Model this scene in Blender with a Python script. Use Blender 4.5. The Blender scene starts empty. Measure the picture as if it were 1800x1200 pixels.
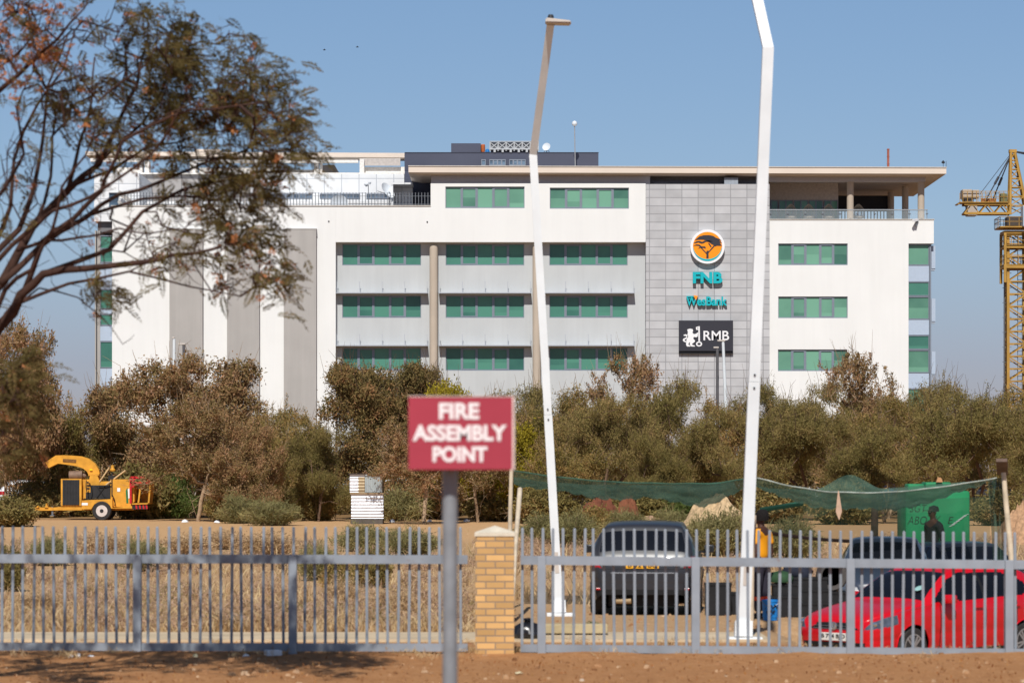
import bpy, bmesh, math, random
import numpy as np
from mathutils import Vector, Matrix
R = math.radians
sc = bpy.context.scene
C = sc.collection

# ------------------------------------------------------------------ camera
F, CX, HY, ZC = 5500.0, 900.0, 830.0, 2.29      # focal length in photo pixels, centre column, horizon row, eye height
cam_d = bpy.data.cameras.new('camera'); cam = bpy.data.objects.new('camera', cam_d); C.objects.link(cam)
cam.location = (0, 0, ZC); cam.rotation_euler = (R(90), 0, 0)
cam_d.sensor_width = 36; cam_d.lens = 36 * F / 1800
cam_d.shift_y = (HY - 600) / 1800
cam_d.clip_start = .5; cam_d.clip_end = 9000
cam_d.dof.use_dof = True; cam_d.dof.focus_distance = 200; cam_d.dof.aperture_fstop = 3.5
sc.camera = cam

# ------------------------------------------------------------------ sky and sun
SUN_EL, SUN_AZ = R(46), R(185)
w = bpy.data.worlds.new('World'); sc.world = w; w.use_nodes = True
nt = w.node_tree; bg = nt.nodes['Background']; bg.inputs[1].default_value = .085
sky = nt.nodes.new('ShaderNodeTexSky'); sky.sky_type = 'NISHITA'; sky.sun_disc = False
sky.sun_elevation = SUN_EL; sky.sun_rotation = SUN_AZ
sky.altitude = 1000; sky.air_density = 1.0; sky.dust_density = .6; sky.ozone_density = 3.0
# dry-season dust veil: the lowest degrees of this sky are duller and more violet
_tc = nt.nodes.new('ShaderNodeTexCoord'); _sp = nt.nodes.new('ShaderNodeSeparateXYZ'); _cr = nt.nodes.new('ShaderNodeValToRGB'); _mx = nt.nodes.new('ShaderNodeMix')
nt.links.new(_tc.outputs['Generated'], _sp.inputs[0]); nt.links.new(_sp.outputs['Z'], _cr.inputs[0])
for _p, _c in ((.0, (.56, .49, .64, 1)), (.035, (.62, .58, .74, 1)), (.08, (.80, .81, .90, 1)), (.15, (.86, .90, .97, 1)), (.32, (.55, .56, .6, 1)), (1, (.34, .34, .36, 1))):
    _e = _cr.color_ramp.elements.new(_p); _e.color = _c
_cr.color_ramp.elements.remove(_cr.color_ramp.elements[0]); _cr.color_ramp.elements.remove(_cr.color_ramp.elements[-1])
_mx.data_type = 'RGBA'; _mx.blend_type = 'MULTIPLY'; _mx.inputs[0].default_value = 1
nt.links.new(sky.outputs[0], _mx.inputs[6]); nt.links.new(_cr.outputs[0], _mx.inputs[7]); nt.links.new(_mx.outputs[2], bg.inputs[0])
sun_d = bpy.data.lights.new('sun', 'SUN'); sun = bpy.data.objects.new('sun', sun_d); C.objects.link(sun)
sun_d.energy = 4.4; sun_d.angle = R(.5); sun_d.color = (1, .965, .905)
sdir = Vector((math.sin(SUN_AZ) * math.cos(SUN_EL), math.cos(SUN_AZ) * math.cos(SUN_EL), math.sin(SUN_EL)))
sun.rotation_euler = sdir.to_track_quat('Z', 'Y').to_euler(); sun.location = (0, -20, 40)
sc.view_settings.view_transform = 'Standard'; sc.view_settings.look = 'None'
sc.view_settings.exposure = 0; sc.view_settings.gamma = 1
sc.cycles.max_bounces = 6; sc.cycles.transparent_max_bounces = 16
sc.cycles.use_denoising = True

# ------------------------------------------------------------------ helpers
def px(x, Y): return (x - CX) * Y / F
def pz(y, Y): return ZC + (HY - y) * Y / F
def P(x, y, Y): return Vector((px(x, Y), Y, pz(y, Y)))
def lin(r, g, b):
    f = lambda v: (v / 255 / 12.92) if v <= 10 else ((v / 255 + .055) / 1.055) ** 2.4
    return (f(r), f(g), f(b), 1)

GY = [-60, 30, 44, 50, 57, 75, 100, 118, 137, 160, 400, 6000]
GZ = [0.00, .0, 0.0, -.10, -.16, -.12, .02, .16, .24, .28, .3, .3]
def ground_z(x, y):
    z = np.interp(y, GY, GZ)
    S = lambda a: (lambda q: q * q * (3 - 2 * q))(np.clip(a, 0, 1))
    return z - .60 * S((x - 3.8) / .6) * S((y - 40.3) / 2.0) * (1 - S((y - 49.3 - .9 * np.maximum(0, x - 4.5)) / 1.4)) * (1 - S((x - 12) / 4))
def gz(x, y): return float(ground_z(x, y))

MATS = {}
def mat(name, col, rough=.7, metal=0, var=.12, scale=6, bump=0, bscale=None, spec=.3, island=0, coat=0, obvar=0, noise_detail=4, streak=0, rust=0):
    if name in MATS: return MATS[name]
    m = bpy.data.materials.new(name); m.use_nodes = True; MATS[name] = m
    t = m.node_tree; b = t.nodes['Principled BSDF']
    col = tuple(col)[:3]
    b.inputs['Roughness'].default_value = rough; b.inputs['Metallic'].default_value = metal
    b.inputs['Specular IOR Level'].default_value = spec
    if coat: b.inputs['Coat Weight'].default_value = coat; b.inputs['Coat Roughness'].default_value = .04
    tc = t.nodes.new('ShaderNodeTexCoord')
    nz = t.nodes.new('ShaderNodeTexNoise'); nz.inputs['Scale'].default_value = scale; nz.inputs['Detail'].default_value = noise_detail
    t.links.new(tc.outputs['Object'], nz.inputs['Vector'])
    mr = t.nodes.new('ShaderNodeMapRange'); mr.inputs[1].default_value = .3; mr.inputs[2].default_value = .7
    mr.inputs[3].default_value = 1 - var; mr.inputs[4].default_value = 1 + var
    t.links.new(nz.outputs['Fac'], mr.inputs[0])
    last = mr.outputs[0]
    def mul(out, lo, hi):
        nonlocal last
        q = t.nodes.new('ShaderNodeMapRange'); q.inputs[3].default_value = lo; q.inputs[4].default_value = hi
        t.links.new(out, q.inputs[0])
        k = t.nodes.new('ShaderNodeMath'); k.operation = 'MULTIPLY'
        t.links.new(last, k.inputs[0]); t.links.new(q.outputs[0], k.inputs[1]); last = k.outputs[0]
    if island:
        g = t.nodes.new('ShaderNodeNewGeometry'); mul(g.outputs['Random Per Island'], 1 - island, 1 + island)
    if obvar:
        o = t.nodes.new('ShaderNodeObjectInfo'); mul(o.outputs['Random'], 1 - obvar, 1 + obvar)
    if streak:                    # rain streaks and dust: noise drawn out vertically
        mp = t.nodes.new('ShaderNodeMapping'); mp.inputs['Scale'].default_value = (1.1, 1.1, .07); t.links.new(tc.outputs['Object'], mp.inputs[0])
        n3 = t.nodes.new('ShaderNodeTexNoise'); n3.inputs['Scale'].default_value = 1.6; n3.inputs['Detail'].default_value = 7; n3.inputs['Roughness'].default_value = .65
        t.links.new(mp.outputs[0], n3.inputs['Vector']); q0 = t.nodes.new('ShaderNodeMapRange'); q0.inputs[1].default_value = .3; q0.inputs[2].default_value = .62
        t.links.new(n3.outputs['Fac'], q0.inputs[0]); mul(q0.outputs[0], 1 - streak, 1 + streak * .25)
    mx = t.nodes.new('ShaderNodeVectorMath'); mx.operation = 'SCALE'; mx.inputs[0].default_value = col
    t.links.new(last, mx.inputs['Scale'])
    cout = mx.outputs[0]
    if rust:
        n4 = t.nodes.new('ShaderNodeTexNoise'); n4.inputs['Scale'].default_value = 9; n4.inputs['Detail'].default_value = 8; n4.inputs['Roughness'].default_value = .7
        t.links.new(tc.outputs['Object'], n4.inputs['Vector']); q1 = t.nodes.new('ShaderNodeMapRange'); q1.inputs[1].default_value = .60; q1.inputs[2].default_value = .72; q1.inputs[4].default_value = rust
        t.links.new(n4.outputs['Fac'], q1.inputs[0]); k2 = t.nodes.new('ShaderNodeMix'); k2.data_type = 'RGBA'; t.links.new(q1.outputs[0], k2.inputs[0]); t.links.new(cout, k2.inputs[6]); k2.inputs[7].default_value = lin(128, 88, 62); cout = k2.outputs[2]
    t.links.new(cout, b.inputs['Base Color'])
    if bump:
        n2 = t.nodes.new('ShaderNodeTexNoise'); n2.inputs['Scale'].default_value = bscale or scale * 6; n2.inputs['Detail'].default_value = 5
        t.links.new(tc.outputs['Object'], n2.inputs['Vector'])
        bp = t.nodes.new('ShaderNodeBump'); bp.inputs['Strength'].default_value = bump; bp.inputs['Distance'].default_value = .02
        t.links.new(n2.outputs['Fac'], bp.inputs['Height']); t.links.new(bp.outputs[0], b.inputs['Normal'])
    return m

def leaf_mat(name, stops, trans=.35, clump=1.2):
    """stops: list of (position, colour) picked per leaf and per clump"""
    m = bpy.data.materials.new(name); m.use_nodes = True; t = m.node_tree
    for n in list(t.nodes): t.nodes.remove(n)
    out = t.nodes.new('ShaderNodeOutputMaterial')
    g = t.nodes.new('ShaderNodeNewGeometry'); tc = t.nodes.new('ShaderNodeTexCoord')
    nz = t.nodes.new('ShaderNodeTexNoise'); nz.inputs['Scale'].default_value = clump; nz.inputs['Detail'].default_value = 2
    t.links.new(tc.outputs['Object'], nz.inputs['Vector'])
    oi = t.nodes.new('ShaderNodeObjectInfo')
    a = t.nodes.new('ShaderNodeMath'); a.operation = 'MULTIPLY_ADD'; a.inputs[1].default_value = .55
    t.links.new(g.outputs['Random Per Island'], a.inputs[0])
    s2 = t.nodes.new('ShaderNodeMapRange'); s2.inputs[1].default_value = .3; s2.inputs[2].default_value = .7; s2.inputs[3].default_value = -.05; s2.inputs[4].default_value = .4
    t.links.new(nz.outputs['Fac'], s2.inputs[0]); t.links.new(s2.outputs[0], a.inputs[2])
    a2 = t.nodes.new('ShaderNodeMath'); a2.operation = 'MULTIPLY_ADD'; a2.inputs[1].default_value = .2; 
    t.links.new(oi.outputs['Random'], a2.inputs[0]); t.links.new(a.outputs[0], a2.inputs[2])
    cr = t.nodes.new('ShaderNodeValToRGB'); e = cr.color_ramp.elements
    while len(e) < len(stops): e.new(.5)
    for k, (p, c) in enumerate(stops): e[k].position = p; e[k].color = c
    t.links.new(a2.outputs[0], cr.inputs[0])
    d = t.nodes.new('ShaderNodeBsdfDiffuse'); tr = t.nodes.new('ShaderNodeBsdfTranslucent'); mx = t.nodes.new('ShaderNodeMixShader')
    mx.inputs[0].default_value = trans
    t.links.new(cr.outputs[0], d.inputs[0]); t.links.new(cr.outputs[0], tr.inputs[0])
    t.links.new(d.outputs[0], mx.inputs[1]); t.links.new(tr.outputs[0], mx.inputs[2]); t.links.new(mx.outputs[0], out.inputs[0])
    return m

def tag(o, label=None, cat=None, group=None, kind=None):
    if label: o['label'] = label
    if cat: o['category'] = cat
    if group: o['group'] = group
    if kind: o['kind'] = kind
    return o
def thing(name, label, cat, loc=(0, 0, 0), rz=0, group=None):
    o = bpy.data.objects.new(name, None); C.objects.link(o); o.location = loc; o.rotation_euler = (0, 0, rz)
    o.empty_display_size = .3
    return tag(o, label, cat, group)
def dup(root, loc=None, rz=None, label=None, group=None, scale=None):
    r = root.copy(); C.objects.link(r)
    if loc is not None: r.location = loc
    if rz is not None: r.rotation_euler = (0, 0, rz)
    if scale is not None: r.scale = scale
    if label: r['label'] = label
    if group: r['group'] = group
    def kids(a, b):
        for ch in list(a.children):
            c = ch.copy(); C.objects.link(c); c.parent = b; c.matrix_parent_inverse = ch.matrix_parent_inverse.copy(); kids(ch, c)
    kids(root, r)
    return r
def root_loc(p):
    l = Vector((0, 0, 0))
    while p is not None: l += p.location; p = p.parent
    return l

class MB:
    """collects shapes; build() links them as one mesh object"""
    def __init__(s): s.v = []; s.f = []
    def add(s, vs, fs):
        n = len(s.v); s.v += [tuple(v) for v in vs]; s.f += [tuple(i + n for i in f) for f in fs]; return s
    def box(s, x0, x1, y0, y1, z0, z1):
        x0, x1 = min(x0, x1), max(x0, x1); y0, y1 = min(y0, y1), max(y0, y1); z0, z1 = min(z0, z1), max(z0, z1)
        return s.add([(x0, y0, z0), (x1, y0, z0), (x1, y1, z0), (x0, y1, z0), (x0, y0, z1), (x1, y0, z1), (x1, y1, z1), (x0, y1, z1)],
                     [(0, 3, 2, 1), (4, 5, 6, 7), (0, 1, 5, 4), (1, 2, 6, 5), (2, 3, 7, 6), (3, 0, 4, 7)])
    def cbox(s, x0, x1, y0, y1, z0, z1, b):
        """box with chamfered edges"""
        xs, ys, zs = (min(x0, x1), max(x0, x1)), (min(y0, y1), max(y0, y1)), (min(z0, z1), max(z0, z1))
        bm = bmesh.new(); bmesh.ops.create_cube(bm, size=1)
        for v in bm.verts:
            v.co = Vector((xs[v.co.x > 0], ys[v.co.y > 0], zs[v.co.z > 0]))
        bmesh.ops.bevel(bm, geom=list(bm.edges), offset=b, segments=2, affect='EDGES', profile=.5)
        bm.verts.index_update()
        s.add([v.co[:] for v in bm.verts], [[v.index for v in f.verts] for f in bm.faces]); bm.free(); return s
    def tube(s, pts, r, n=8, cap=True):
        pts = [Vector(p) for p in pts]
        rs = r if hasattr(r, '__len__') else [r] * len(pts)
        rings = []; prev = None
        for i, p in enumerate(pts):
            d = (pts[min(i + 1, len(pts) - 1)] - pts[max(i - 1, 0)]).normalized()
            if prev is None:
                a = d.orthogonal().normalized()
            else:
                a = (prev - d * prev.dot(d))
                a = a.normalized() if a.length > 1e-6 else d.orthogonal().normalized()
            prev = a; b = d.cross(a)
            rings.append([p + (a * math.cos(2 * math.pi * k / n) + b * math.sin(2 * math.pi * k / n)) * rs[i] for k in range(n)])
        vs = [v for rg in rings for v in rg]; fs = []
        for i in range(len(pts) - 1):
            for k in range(n):
                fs.append((i * n + k, i * n + (k + 1) % n, (i + 1) * n + (k + 1) % n, (i + 1) * n + k))
        if cap: fs += [tuple(range(n))[::-1], tuple((len(pts) - 1) * n + k for k in range(n))]
        return s.add(vs, fs)
    def bar(s, a, b, w, h=None, up=(0, 0, 1)):
        """square section bar from a to b"""
        a, b = Vector(a), Vector(b); d = (b - a).normalized(); h = h or w
        sx = d.cross(Vector(up))
        sx = sx.normalized() if sx.length > 1e-4 else Vector((1, 0, 0))
        sy = sx.cross(d)
        vs = [p + sx * i * w / 2 + sy * j * h / 2 for p in (a, b) for i, j in ((-1, -1), (1, -1), (1, 1), (-1, 1))]
        return s.add(vs, [(0, 3, 2, 1), (4, 5, 6, 7), (0, 1, 5, 4), (1, 2, 6, 5), (2, 3, 7, 6), (3, 0, 4, 7)])
    def prism(s, poly, y0, y1):
        """polygon in (x,z) extruded along y"""
        n = len(poly)
        if sum(poly[i][0] * poly[(i + 1) % n][1] - poly[(i + 1) % n][0] * poly[i][1] for i in range(n)) < 0: poly = poly[::-1]
        vs = [(p[0], y0, p[1]) for p in poly] + [(p[0], y1, p[1]) for p in poly]
        fs = [tuple(range(n)), tuple(range(n, 2 * n))[::-1]] + [(i, i + n, (i + 1) % n + n, (i + 1) % n) for i in range(n)]
        return s.add(vs, fs)
    def lathe(s, prof, c=(0, 0, 0), axis='z', n=24):
        """prof: (radius, height) list"""
        c = Vector(c); vs = []
        for r, h in prof:
            for k in range(n):
                a = 2 * math.pi * k / n; u, v = r * math.cos(a), r * math.sin(a)
                vs.append(c + Vector({'z': (u, v, h), 'y': (u, h, v), 'x': (h, u, v)}[axis]))
        fs = []
        for i in range(len(prof) - 1):
            for k in range(n):
                f = (i * n + k, i * n + (k + 1) % n, (i + 1) * n + (k + 1) % n, (i + 1) * n + k)
                fs.append(f if axis != 'y' else f[::-1])
        fs += [tuple(range(n))[::-1], tuple((len(prof) - 1) * n + k for k in range(n))]
        return s.add(vs, fs)
    def grid(s, fn, nu, nv):
        vs = [fn(i / nu, j / nv) for j in range(nv + 1) for i in range(nu + 1)]
        return s.add(vs, [(j * (nu + 1) + i, j * (nu + 1) + i + 1, (j + 1) * (nu + 1) + i + 1, (j + 1) * (nu + 1) + i) for j in range(nv) for i in range(nu)])
    def build(s, name, m, parent=None, smooth=False, world=False, fix=False):
        vs = s.v
        if world and parent is not None:
            l = root_loc(parent); vs = [(v[0] - l.x, v[1] - l.y, v[2] - l.z) for v in vs]
        me = bpy.data.meshes.new(name); me.from_pydata([tuple(v) for v in vs], [], s.f); me.update()
        if fix:
            bm = bmesh.new(); bm.from_mesh(me); bmesh.ops.recalc_face_normals(bm, faces=bm.faces); bm.to_mesh(me); bm.free()
        if smooth: smooth_mesh(me, smooth if smooth is not True else 40)
        if m: me.materials.append(m)
        o = bpy.data.objects.new(name, me); C.objects.link(o)
        if parent is not None: o.parent = parent
        return o
def smooth_mesh(me, ang=40):
    me.polygons.foreach_set('use_smooth', [True] * len(me.polygons))
    if ang < 180: me.set_sharp_from_angle(angle=R(ang))
def fast_mesh(name, V, quads, m, smooth=False):
    """numpy verts (n,3) and quads (k,4) or tris (k,3)"""
    me = bpy.data.meshes.new(name); V = np.asarray(V, np.float32); Q = np.asarray(quads, np.int32); k = Q.shape[1]
    me.vertices.add(len(V)); me.vertices.foreach_set('co', V.ravel())
    me.loops.add(Q.size); me.loops.foreach_set('vertex_index', Q.ravel())
    me.polygons.add(len(Q)); me.polygons.foreach_set('loop_start', np.arange(0, Q.size, k, dtype=np.int32))
    me.polygons.foreach_set('use_smooth', np.full(len(Q), smooth))
    me.update(calc_edges=True); me.materials.append(m)
    return me
def link(name, me, parent=None, loc=None):
    o = bpy.data.objects.new(name, me); C.objects.link(o)
    if parent is not None: o.parent = parent
    if loc is not None: o.location = loc
    return o
def text_mb(s, w, h, depth, x=0, z=0, y=0, bold=0.0, shear=0, mb=None, fit=True):
    """letters facing -y, box w x h centred on (x, z); y is the front"""
    cu = bpy.data.curves.new('t', 'FONT'); cu.body = s; cu.size = 1; cu.offset = bold; cu.extrude = .5; cu.shear = shear; cu.resolution_u = 4
    o = bpy.data.objects.new('t', cu); C.objects.link(o)
    dg = bpy.context.evaluated_depsgraph_get(); ev = o.evaluated_get(dg); me = ev.to_mesh()
    V = np.array([v.co[:] for v in me.vertices]); Fc = [tuple(p.vertices) for p in me.polygons]
    ev.to_mesh_clear(); bpy.data.objects.remove(o); bpy.data.curves.remove(cu)
    lo, hi = V.min(0), V.max(0)
    X = (V[:, 0] - (lo[0] + hi[0]) / 2) * w / (hi[0] - lo[0]) + x
    Z = (V[:, 1] - (lo[1] + hi[1]) / 2) * h / (hi[1] - lo[1]) + z
    Y = y + (.5 - V[:, 2]) * depth
    mb = mb or MB(); mb.add(np.stack([X, Y, Z], 1).tolist(), Fc)
    return mb
# ------------------------------------------------------------------ ground
def ground_material():
    m = bpy.data.materials.new('earth'); m.use_nodes = True; t = m.node_tree; b = t.nodes['Principled BSDF']
    b.inputs['Roughness'].default_value = .95; b.inputs['Specular IOR Level'].default_value = .1
    tc = t.nodes.new('ShaderNodeTexCoord'); sp = t.nodes.new('ShaderNodeSeparateXYZ'); t.links.new(tc.outputs['Object'], sp.inputs[0])
    def noise(scale, detail=6, rough=.6):
        n = t.nodes.new('ShaderNodeTexNoise'); n.inputs['Scale'].default_value = scale; n.inputs['Detail'].default_value = detail; n.inputs['Roughness'].default_value = rough
        t.links.new(tc.outputs['Object'], n.inputs['Vector']); return n.outputs['Fac']
    def ramp(fac, stops):
        cr = t.nodes.new('ShaderNodeValToRGB'); e = cr.color_ramp.elements
        while len(e) < len(stops): e.new(.5)
        for k, (p, c) in enumerate(stops): e[k].position = p; e[k].color = c
        t.links.new(fac, cr.inputs[0]); return cr.outputs[0]
    def mixc(f, a, c):
        k = t.nodes.new('ShaderNodeMix'); k.data_type = 'RGBA'
        if isinstance(f, (int, float)): k.inputs[0].default_value = f
        else: t.links.new(f, k.inputs[0])
        t.links.new(a, k.inputs[6]); t.links.new(c, k.inputs[7]); return k.outputs[2]
    def band(a, c):
        q = t.nodes.new('ShaderNodeMapRange'); q.inputs[1].default_value = a; q.inputs[2].default_value = c
        t.links.new(sp.outputs['Y'], q.inputs[0]); return q.outputs[0]
    n1, n2, n3 = noise(.9), noise(7, 8, .7), noise(45, 6, .7)
    fore = ramp(n1, [(.32, lin(150, 104, 68)), (.5, lin(174, 124, 82)), (.68, lin(192, 144, 100))])
    fine = ramp(n2, [(.33, lin(132, 88, 56)), (.5, lin(172, 122, 80)), (.7, lin(204, 160, 116))])
    fore = mixc(.6, fore, fine)
    grit = ramp(n3, [(.3, lin(110, 74, 44)), (.52, lin(166, 118, 76)), (.76, lin(205, 170, 130))])
    fore = mixc(.4, fore, grit)
    field = ramp(n2, [(.3, lin(150, 116, 82)), (.5, lin(184, 150, 112)), (.7, lin(204, 174, 138))])
    n4 = noise(.25, 5)
    field = mixc(n4, field, ramp(n3, [(.3, lin(142, 108, 74)), (.7, lin(196, 162, 124))]))
    track = ramp(n2, [(.3, lin(182, 142, 100)), (.7, lin(206, 168, 124))])
    far = ramp(n2, [(.3, lin(104, 80, 52)), (.7, lin(160, 126, 86))])
    c = mixc(band(41.0, 43.0), fore, field)
    c = mixc(band(98, 106), c, track)
    c = mixc(band(134, 142), c, far)
    t.links.new(c, b.inputs['Base Color'])
    bp = t.nodes.new('ShaderNodeBump'); bp.inputs['Strength'].default_value = .7; bp.inputs['Distance'].default_value = .03
    t.links.new(n2, bp.inputs['Height']); 
    bp2 = t.nodes.new('ShaderNodeBump'); bp2.inputs['Strength'].default_value = .6; bp2.inputs['Distance'].default_value = .01
    t.links.new(n3, bp2.inputs['Height']); t.links.new(bp.outputs[0], bp2.inputs['Normal']); t.links.new(bp2.outputs[0], b.inputs['Normal'])
    return m
def make_ground():
    ys = np.concatenate([np.arange(-60, 28, 4.), np.arange(28, 66, .3), np.arange(66, 200, 1.5), np.geomspace(200, 6000, 26)])
    xh = np.concatenate([np.arange(0, 16, .3), np.arange(16, 60, 2.), np.geomspace(60, 4000, 18)])
    xs = np.concatenate([-xh[:0:-1], xh])
    X, Y = np.meshgrid(xs, ys); Z = ground_z(X, Y)
    rs = np.random.RandomState(5)
    near = (Y > 30) & (Y < 41.6) & (np.abs(X) < 16)
    Z = Z + np.where(near, rs.normal(0, .008, Z.shape), 0)
    # low soil ridge along the foot of the fence
    ridge = .05 * np.exp(-((Y - 39.2) / .45) ** 2) * (.6 + .4 * np.sin(X * 1.7) * np.sin(X * .6 + 1))
    Z = Z + np.where(np.abs(X) < 16, ridge, 0)
    n, k = X.shape
    i = np.arange(n * k).reshape(n, k)
    Q = np.stack([i[:-1, :-1], i[:-1, 1:], i[1:, 1:], i[1:, :-1]], -1).reshape(-1, 4)
    me = fast_mesh('ground', np.stack([X, Y, Z], -1).reshape(-1, 3), Q, ground_material(), True)
    tag(link('ground', me), kind='structure')
make_ground()
def make_path():
    xs = np.concatenate([np.arange(-40, 3.9, .5)]); pr = []
    for x in xs:
        z = .035
        pr.append([(x, 42.3, -.2), (x, 42.3, z), (x, 44.3, z), (x, 44.3, -.3)])
    V = [p for r in pr for p in r]; Fc = []
    for i in range(len(xs) - 1):
        for k in range(3): Fc.append((i * 4 + k + 1, i * 4 + k, i * 4 + 4 + k, i * 4 + 5 + k))
    m = mat('path_concrete', lin(196, 176, 146), .9, var=.16, scale=1.3, bump=.3, bscale=30)
    mb = MB(); mb.add(V, Fc); tag(mb.build('footpath', m), kind='structure')
make_path()
# ------------------------------------------------------------------ bank office block
YB = 216.0
M_white = mat('white_render', lin(230, 230, 228), .85, var=.03, scale=.25, bump=.05, bscale=12, streak=.03)
M_grey = mat('grey_render', lin(190, 193, 194), .85, var=.04, scale=.4, streak=.05)
M_pil = mat('taupe_render', lin(172, 168, 164), .85, var=.05, scale=.5, streak=.08)
M_col = mat('column_render', lin(184, 170, 154), .85, var=.05, scale=.8)
M_fascia = mat('fascia_paint', lin(222, 208, 194), .8, var=.04, scale=.5)
M_navy = mat('navy_paint', lin(74, 78, 94), .75, var=.06, scale=.6)
M_band = mat('band_grey', lin(178, 176, 180), .8, var=.04)
M_frame = mat('window_frame', lin(132, 140, 152), .45, metal=.3, var=.04)
M_dark = mat('dark_metal', lin(48, 50, 56), .55, var=.1)
M_rail = mat('rail_steel', lin(120, 124, 130), .45, metal=.5, var=.06)
M_shade = mat('sunshade_paint', lin(172, 176, 184), .5, var=.04)
M_light = mat('light_panel', lin(176, 190, 208), .35, var=.03, spec=.5)
def glass_mat(name, dark, light):
    m = bpy.data.materials.new(name); m.use_nodes = True; t = m.node_tree; b = t.nodes['Principled BSDF']
    b.inputs['Roughness'].default_value = .06; b.inputs['Specular IOR Level'].default_value = .35
    g = t.nodes.new('ShaderNodeNewGeometry'); cr = t.nodes.new('ShaderNodeValToRGB')
    cr.color_ramp.elements[0].color = dark; cr.color_ramp.elements[1].color = light
    cr.color_ramp.elements[0].position = .2; cr.color_ramp.elements[1].position = .75
    tc = t.nodes.new('ShaderNodeTexCoord'); nz = t.nodes.new('ShaderNodeTexNoise'); nz.inputs['Scale'].default_value = .7
    t.links.new(tc.outputs['Object'], nz.inputs['Vector'])
    a = t.nodes.new('ShaderNodeMath'); a.operation = 'MULTIPLY_ADD'; a.inputs[1].default_value = .8
    q = t.nodes.new('ShaderNodeMath'); q.operation = 'MULTIPLY'; q.inputs[1].default_value = .3
    t.links.new(nz.outputs['Fac'], q.inputs[0]); t.links.new(q.outputs[0], a.inputs[2])
    t.links.new(g.outputs['Random Per Island'], a.inputs[0]); t.links.new(a.outputs[0], cr.inputs[0]); t.links.new(cr.outputs[0], b.inputs['Base Color'])
    return m
G_shade = glass_mat('green_glass_shaded', lin(46, 90, 84), lin(82, 138, 120))  # shaded tone of the green panes, the shade mixed into the colour
G_sun = glass_mat('green_glass_lit_blinds', lin(50, 92, 82), lin(116, 166, 142))  # brighter tone of the same panes: daylight and blinds put into the colour
G_blue = glass_mat('blue_glass', lin(44, 62, 82), lin(110, 130, 150))
def tile_mat(name, col, joint, w, h, mortar, off=0, var=.1):
    m = bpy.data.materials.new(name); m.use_nodes = True; t = m.node_tree; b = t.nodes['Principled BSDF']
    b.inputs['Roughness'].default_value = .8; b.inputs['Specular IOR Level'].default_value = .2
    tc = t.nodes.new('ShaderNodeTexCoord'); sp = t.nodes.new('ShaderNodeSeparateXYZ'); cb = t.nodes.new('ShaderNodeCombineXYZ')
    t.links.new(tc.outputs['Object'], sp.inputs[0])
    ad = t.nodes.new('ShaderNodeMath'); ad.operation = 'ADD'; t.links.new(sp.outputs['X'], ad.inputs[0]); t.links.new(sp.outputs['Y'], ad.inputs[1])
    t.links.new(ad.outputs[0], cb.inputs['X']); t.links.new(sp.outputs['Z'], cb.inputs['Y'])
    br = t.nodes.new('ShaderNodeTexBrick'); br.offset = off; br.inputs['Scale'].default_value = 1
    br.inputs['Brick Width'].default_value = w; br.inputs['Row Height'].default_value = h; br.inputs['Mortar Size'].default_value = mortar
    br.inputs['Mortar Smooth'].default_value = .1
    c = np.array(col[:3]); br.inputs['Color1'].default_value = (*(c * (1 - var)), 1); br.inputs['Color2'].default_value = (*(c * (1 + var)), 1)
    br.inputs['Mortar'].default_value = joint
    t.links.new(cb.outputs[0], br.inputs['Vector'])
    nz = t.nodes.new('ShaderNodeTexNoise'); nz.inputs['Scale'].default_value = .8 / max(h, .05) ** .5; nz.inputs['Detail'].default_value = 6
    t.links.new(tc.outputs['Object'], nz.inputs['Vector'])
    mr = t.nodes.new('ShaderNodeMapRange'); mr.inputs[1].default_value = .3; mr.inputs[2].default_value = .7; mr.inputs[3].default_value = .92; mr.inputs[4].default_value = 1.07
    t.links.new(nz.outputs['Fac'], mr.inputs[0])
    mx = t.nodes.new('ShaderNodeVectorMath'); mx.operation = 'SCALE'; t.links.new(br.outputs['Color'], mx.inputs[0]); t.links.new(mr.outputs[0], mx.inputs['Scale'])
    t.links.new(mx.outputs[0], b.inputs['Base Color'])
    bp = t.nodes.new('ShaderNodeBump'); bp.inputs['Strength'].default_value = .6; bp.inputs['Distance'].default_value = .01; bp.invert = True
    t.links.new(br.outputs['Fac'], bp.inputs['Height']); t.links.new(bp.outputs[0], b.inputs['Normal'])
    return m
M_tile = tile_mat('stone_tiles', lin(184, 184, 186), lin(150, 150, 153), 1.12, .565, .026)
M_clad = tile_mat('white_cladding', lin(226, 228, 230), lin(184, 188, 194), 1.25, 1.05, .03, var=.02)
M_cladg = tile_mat('grey_cladding', lin(160, 156, 154), lin(130, 128, 128), 1.25, 1.05, .03, var=.03)

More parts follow.
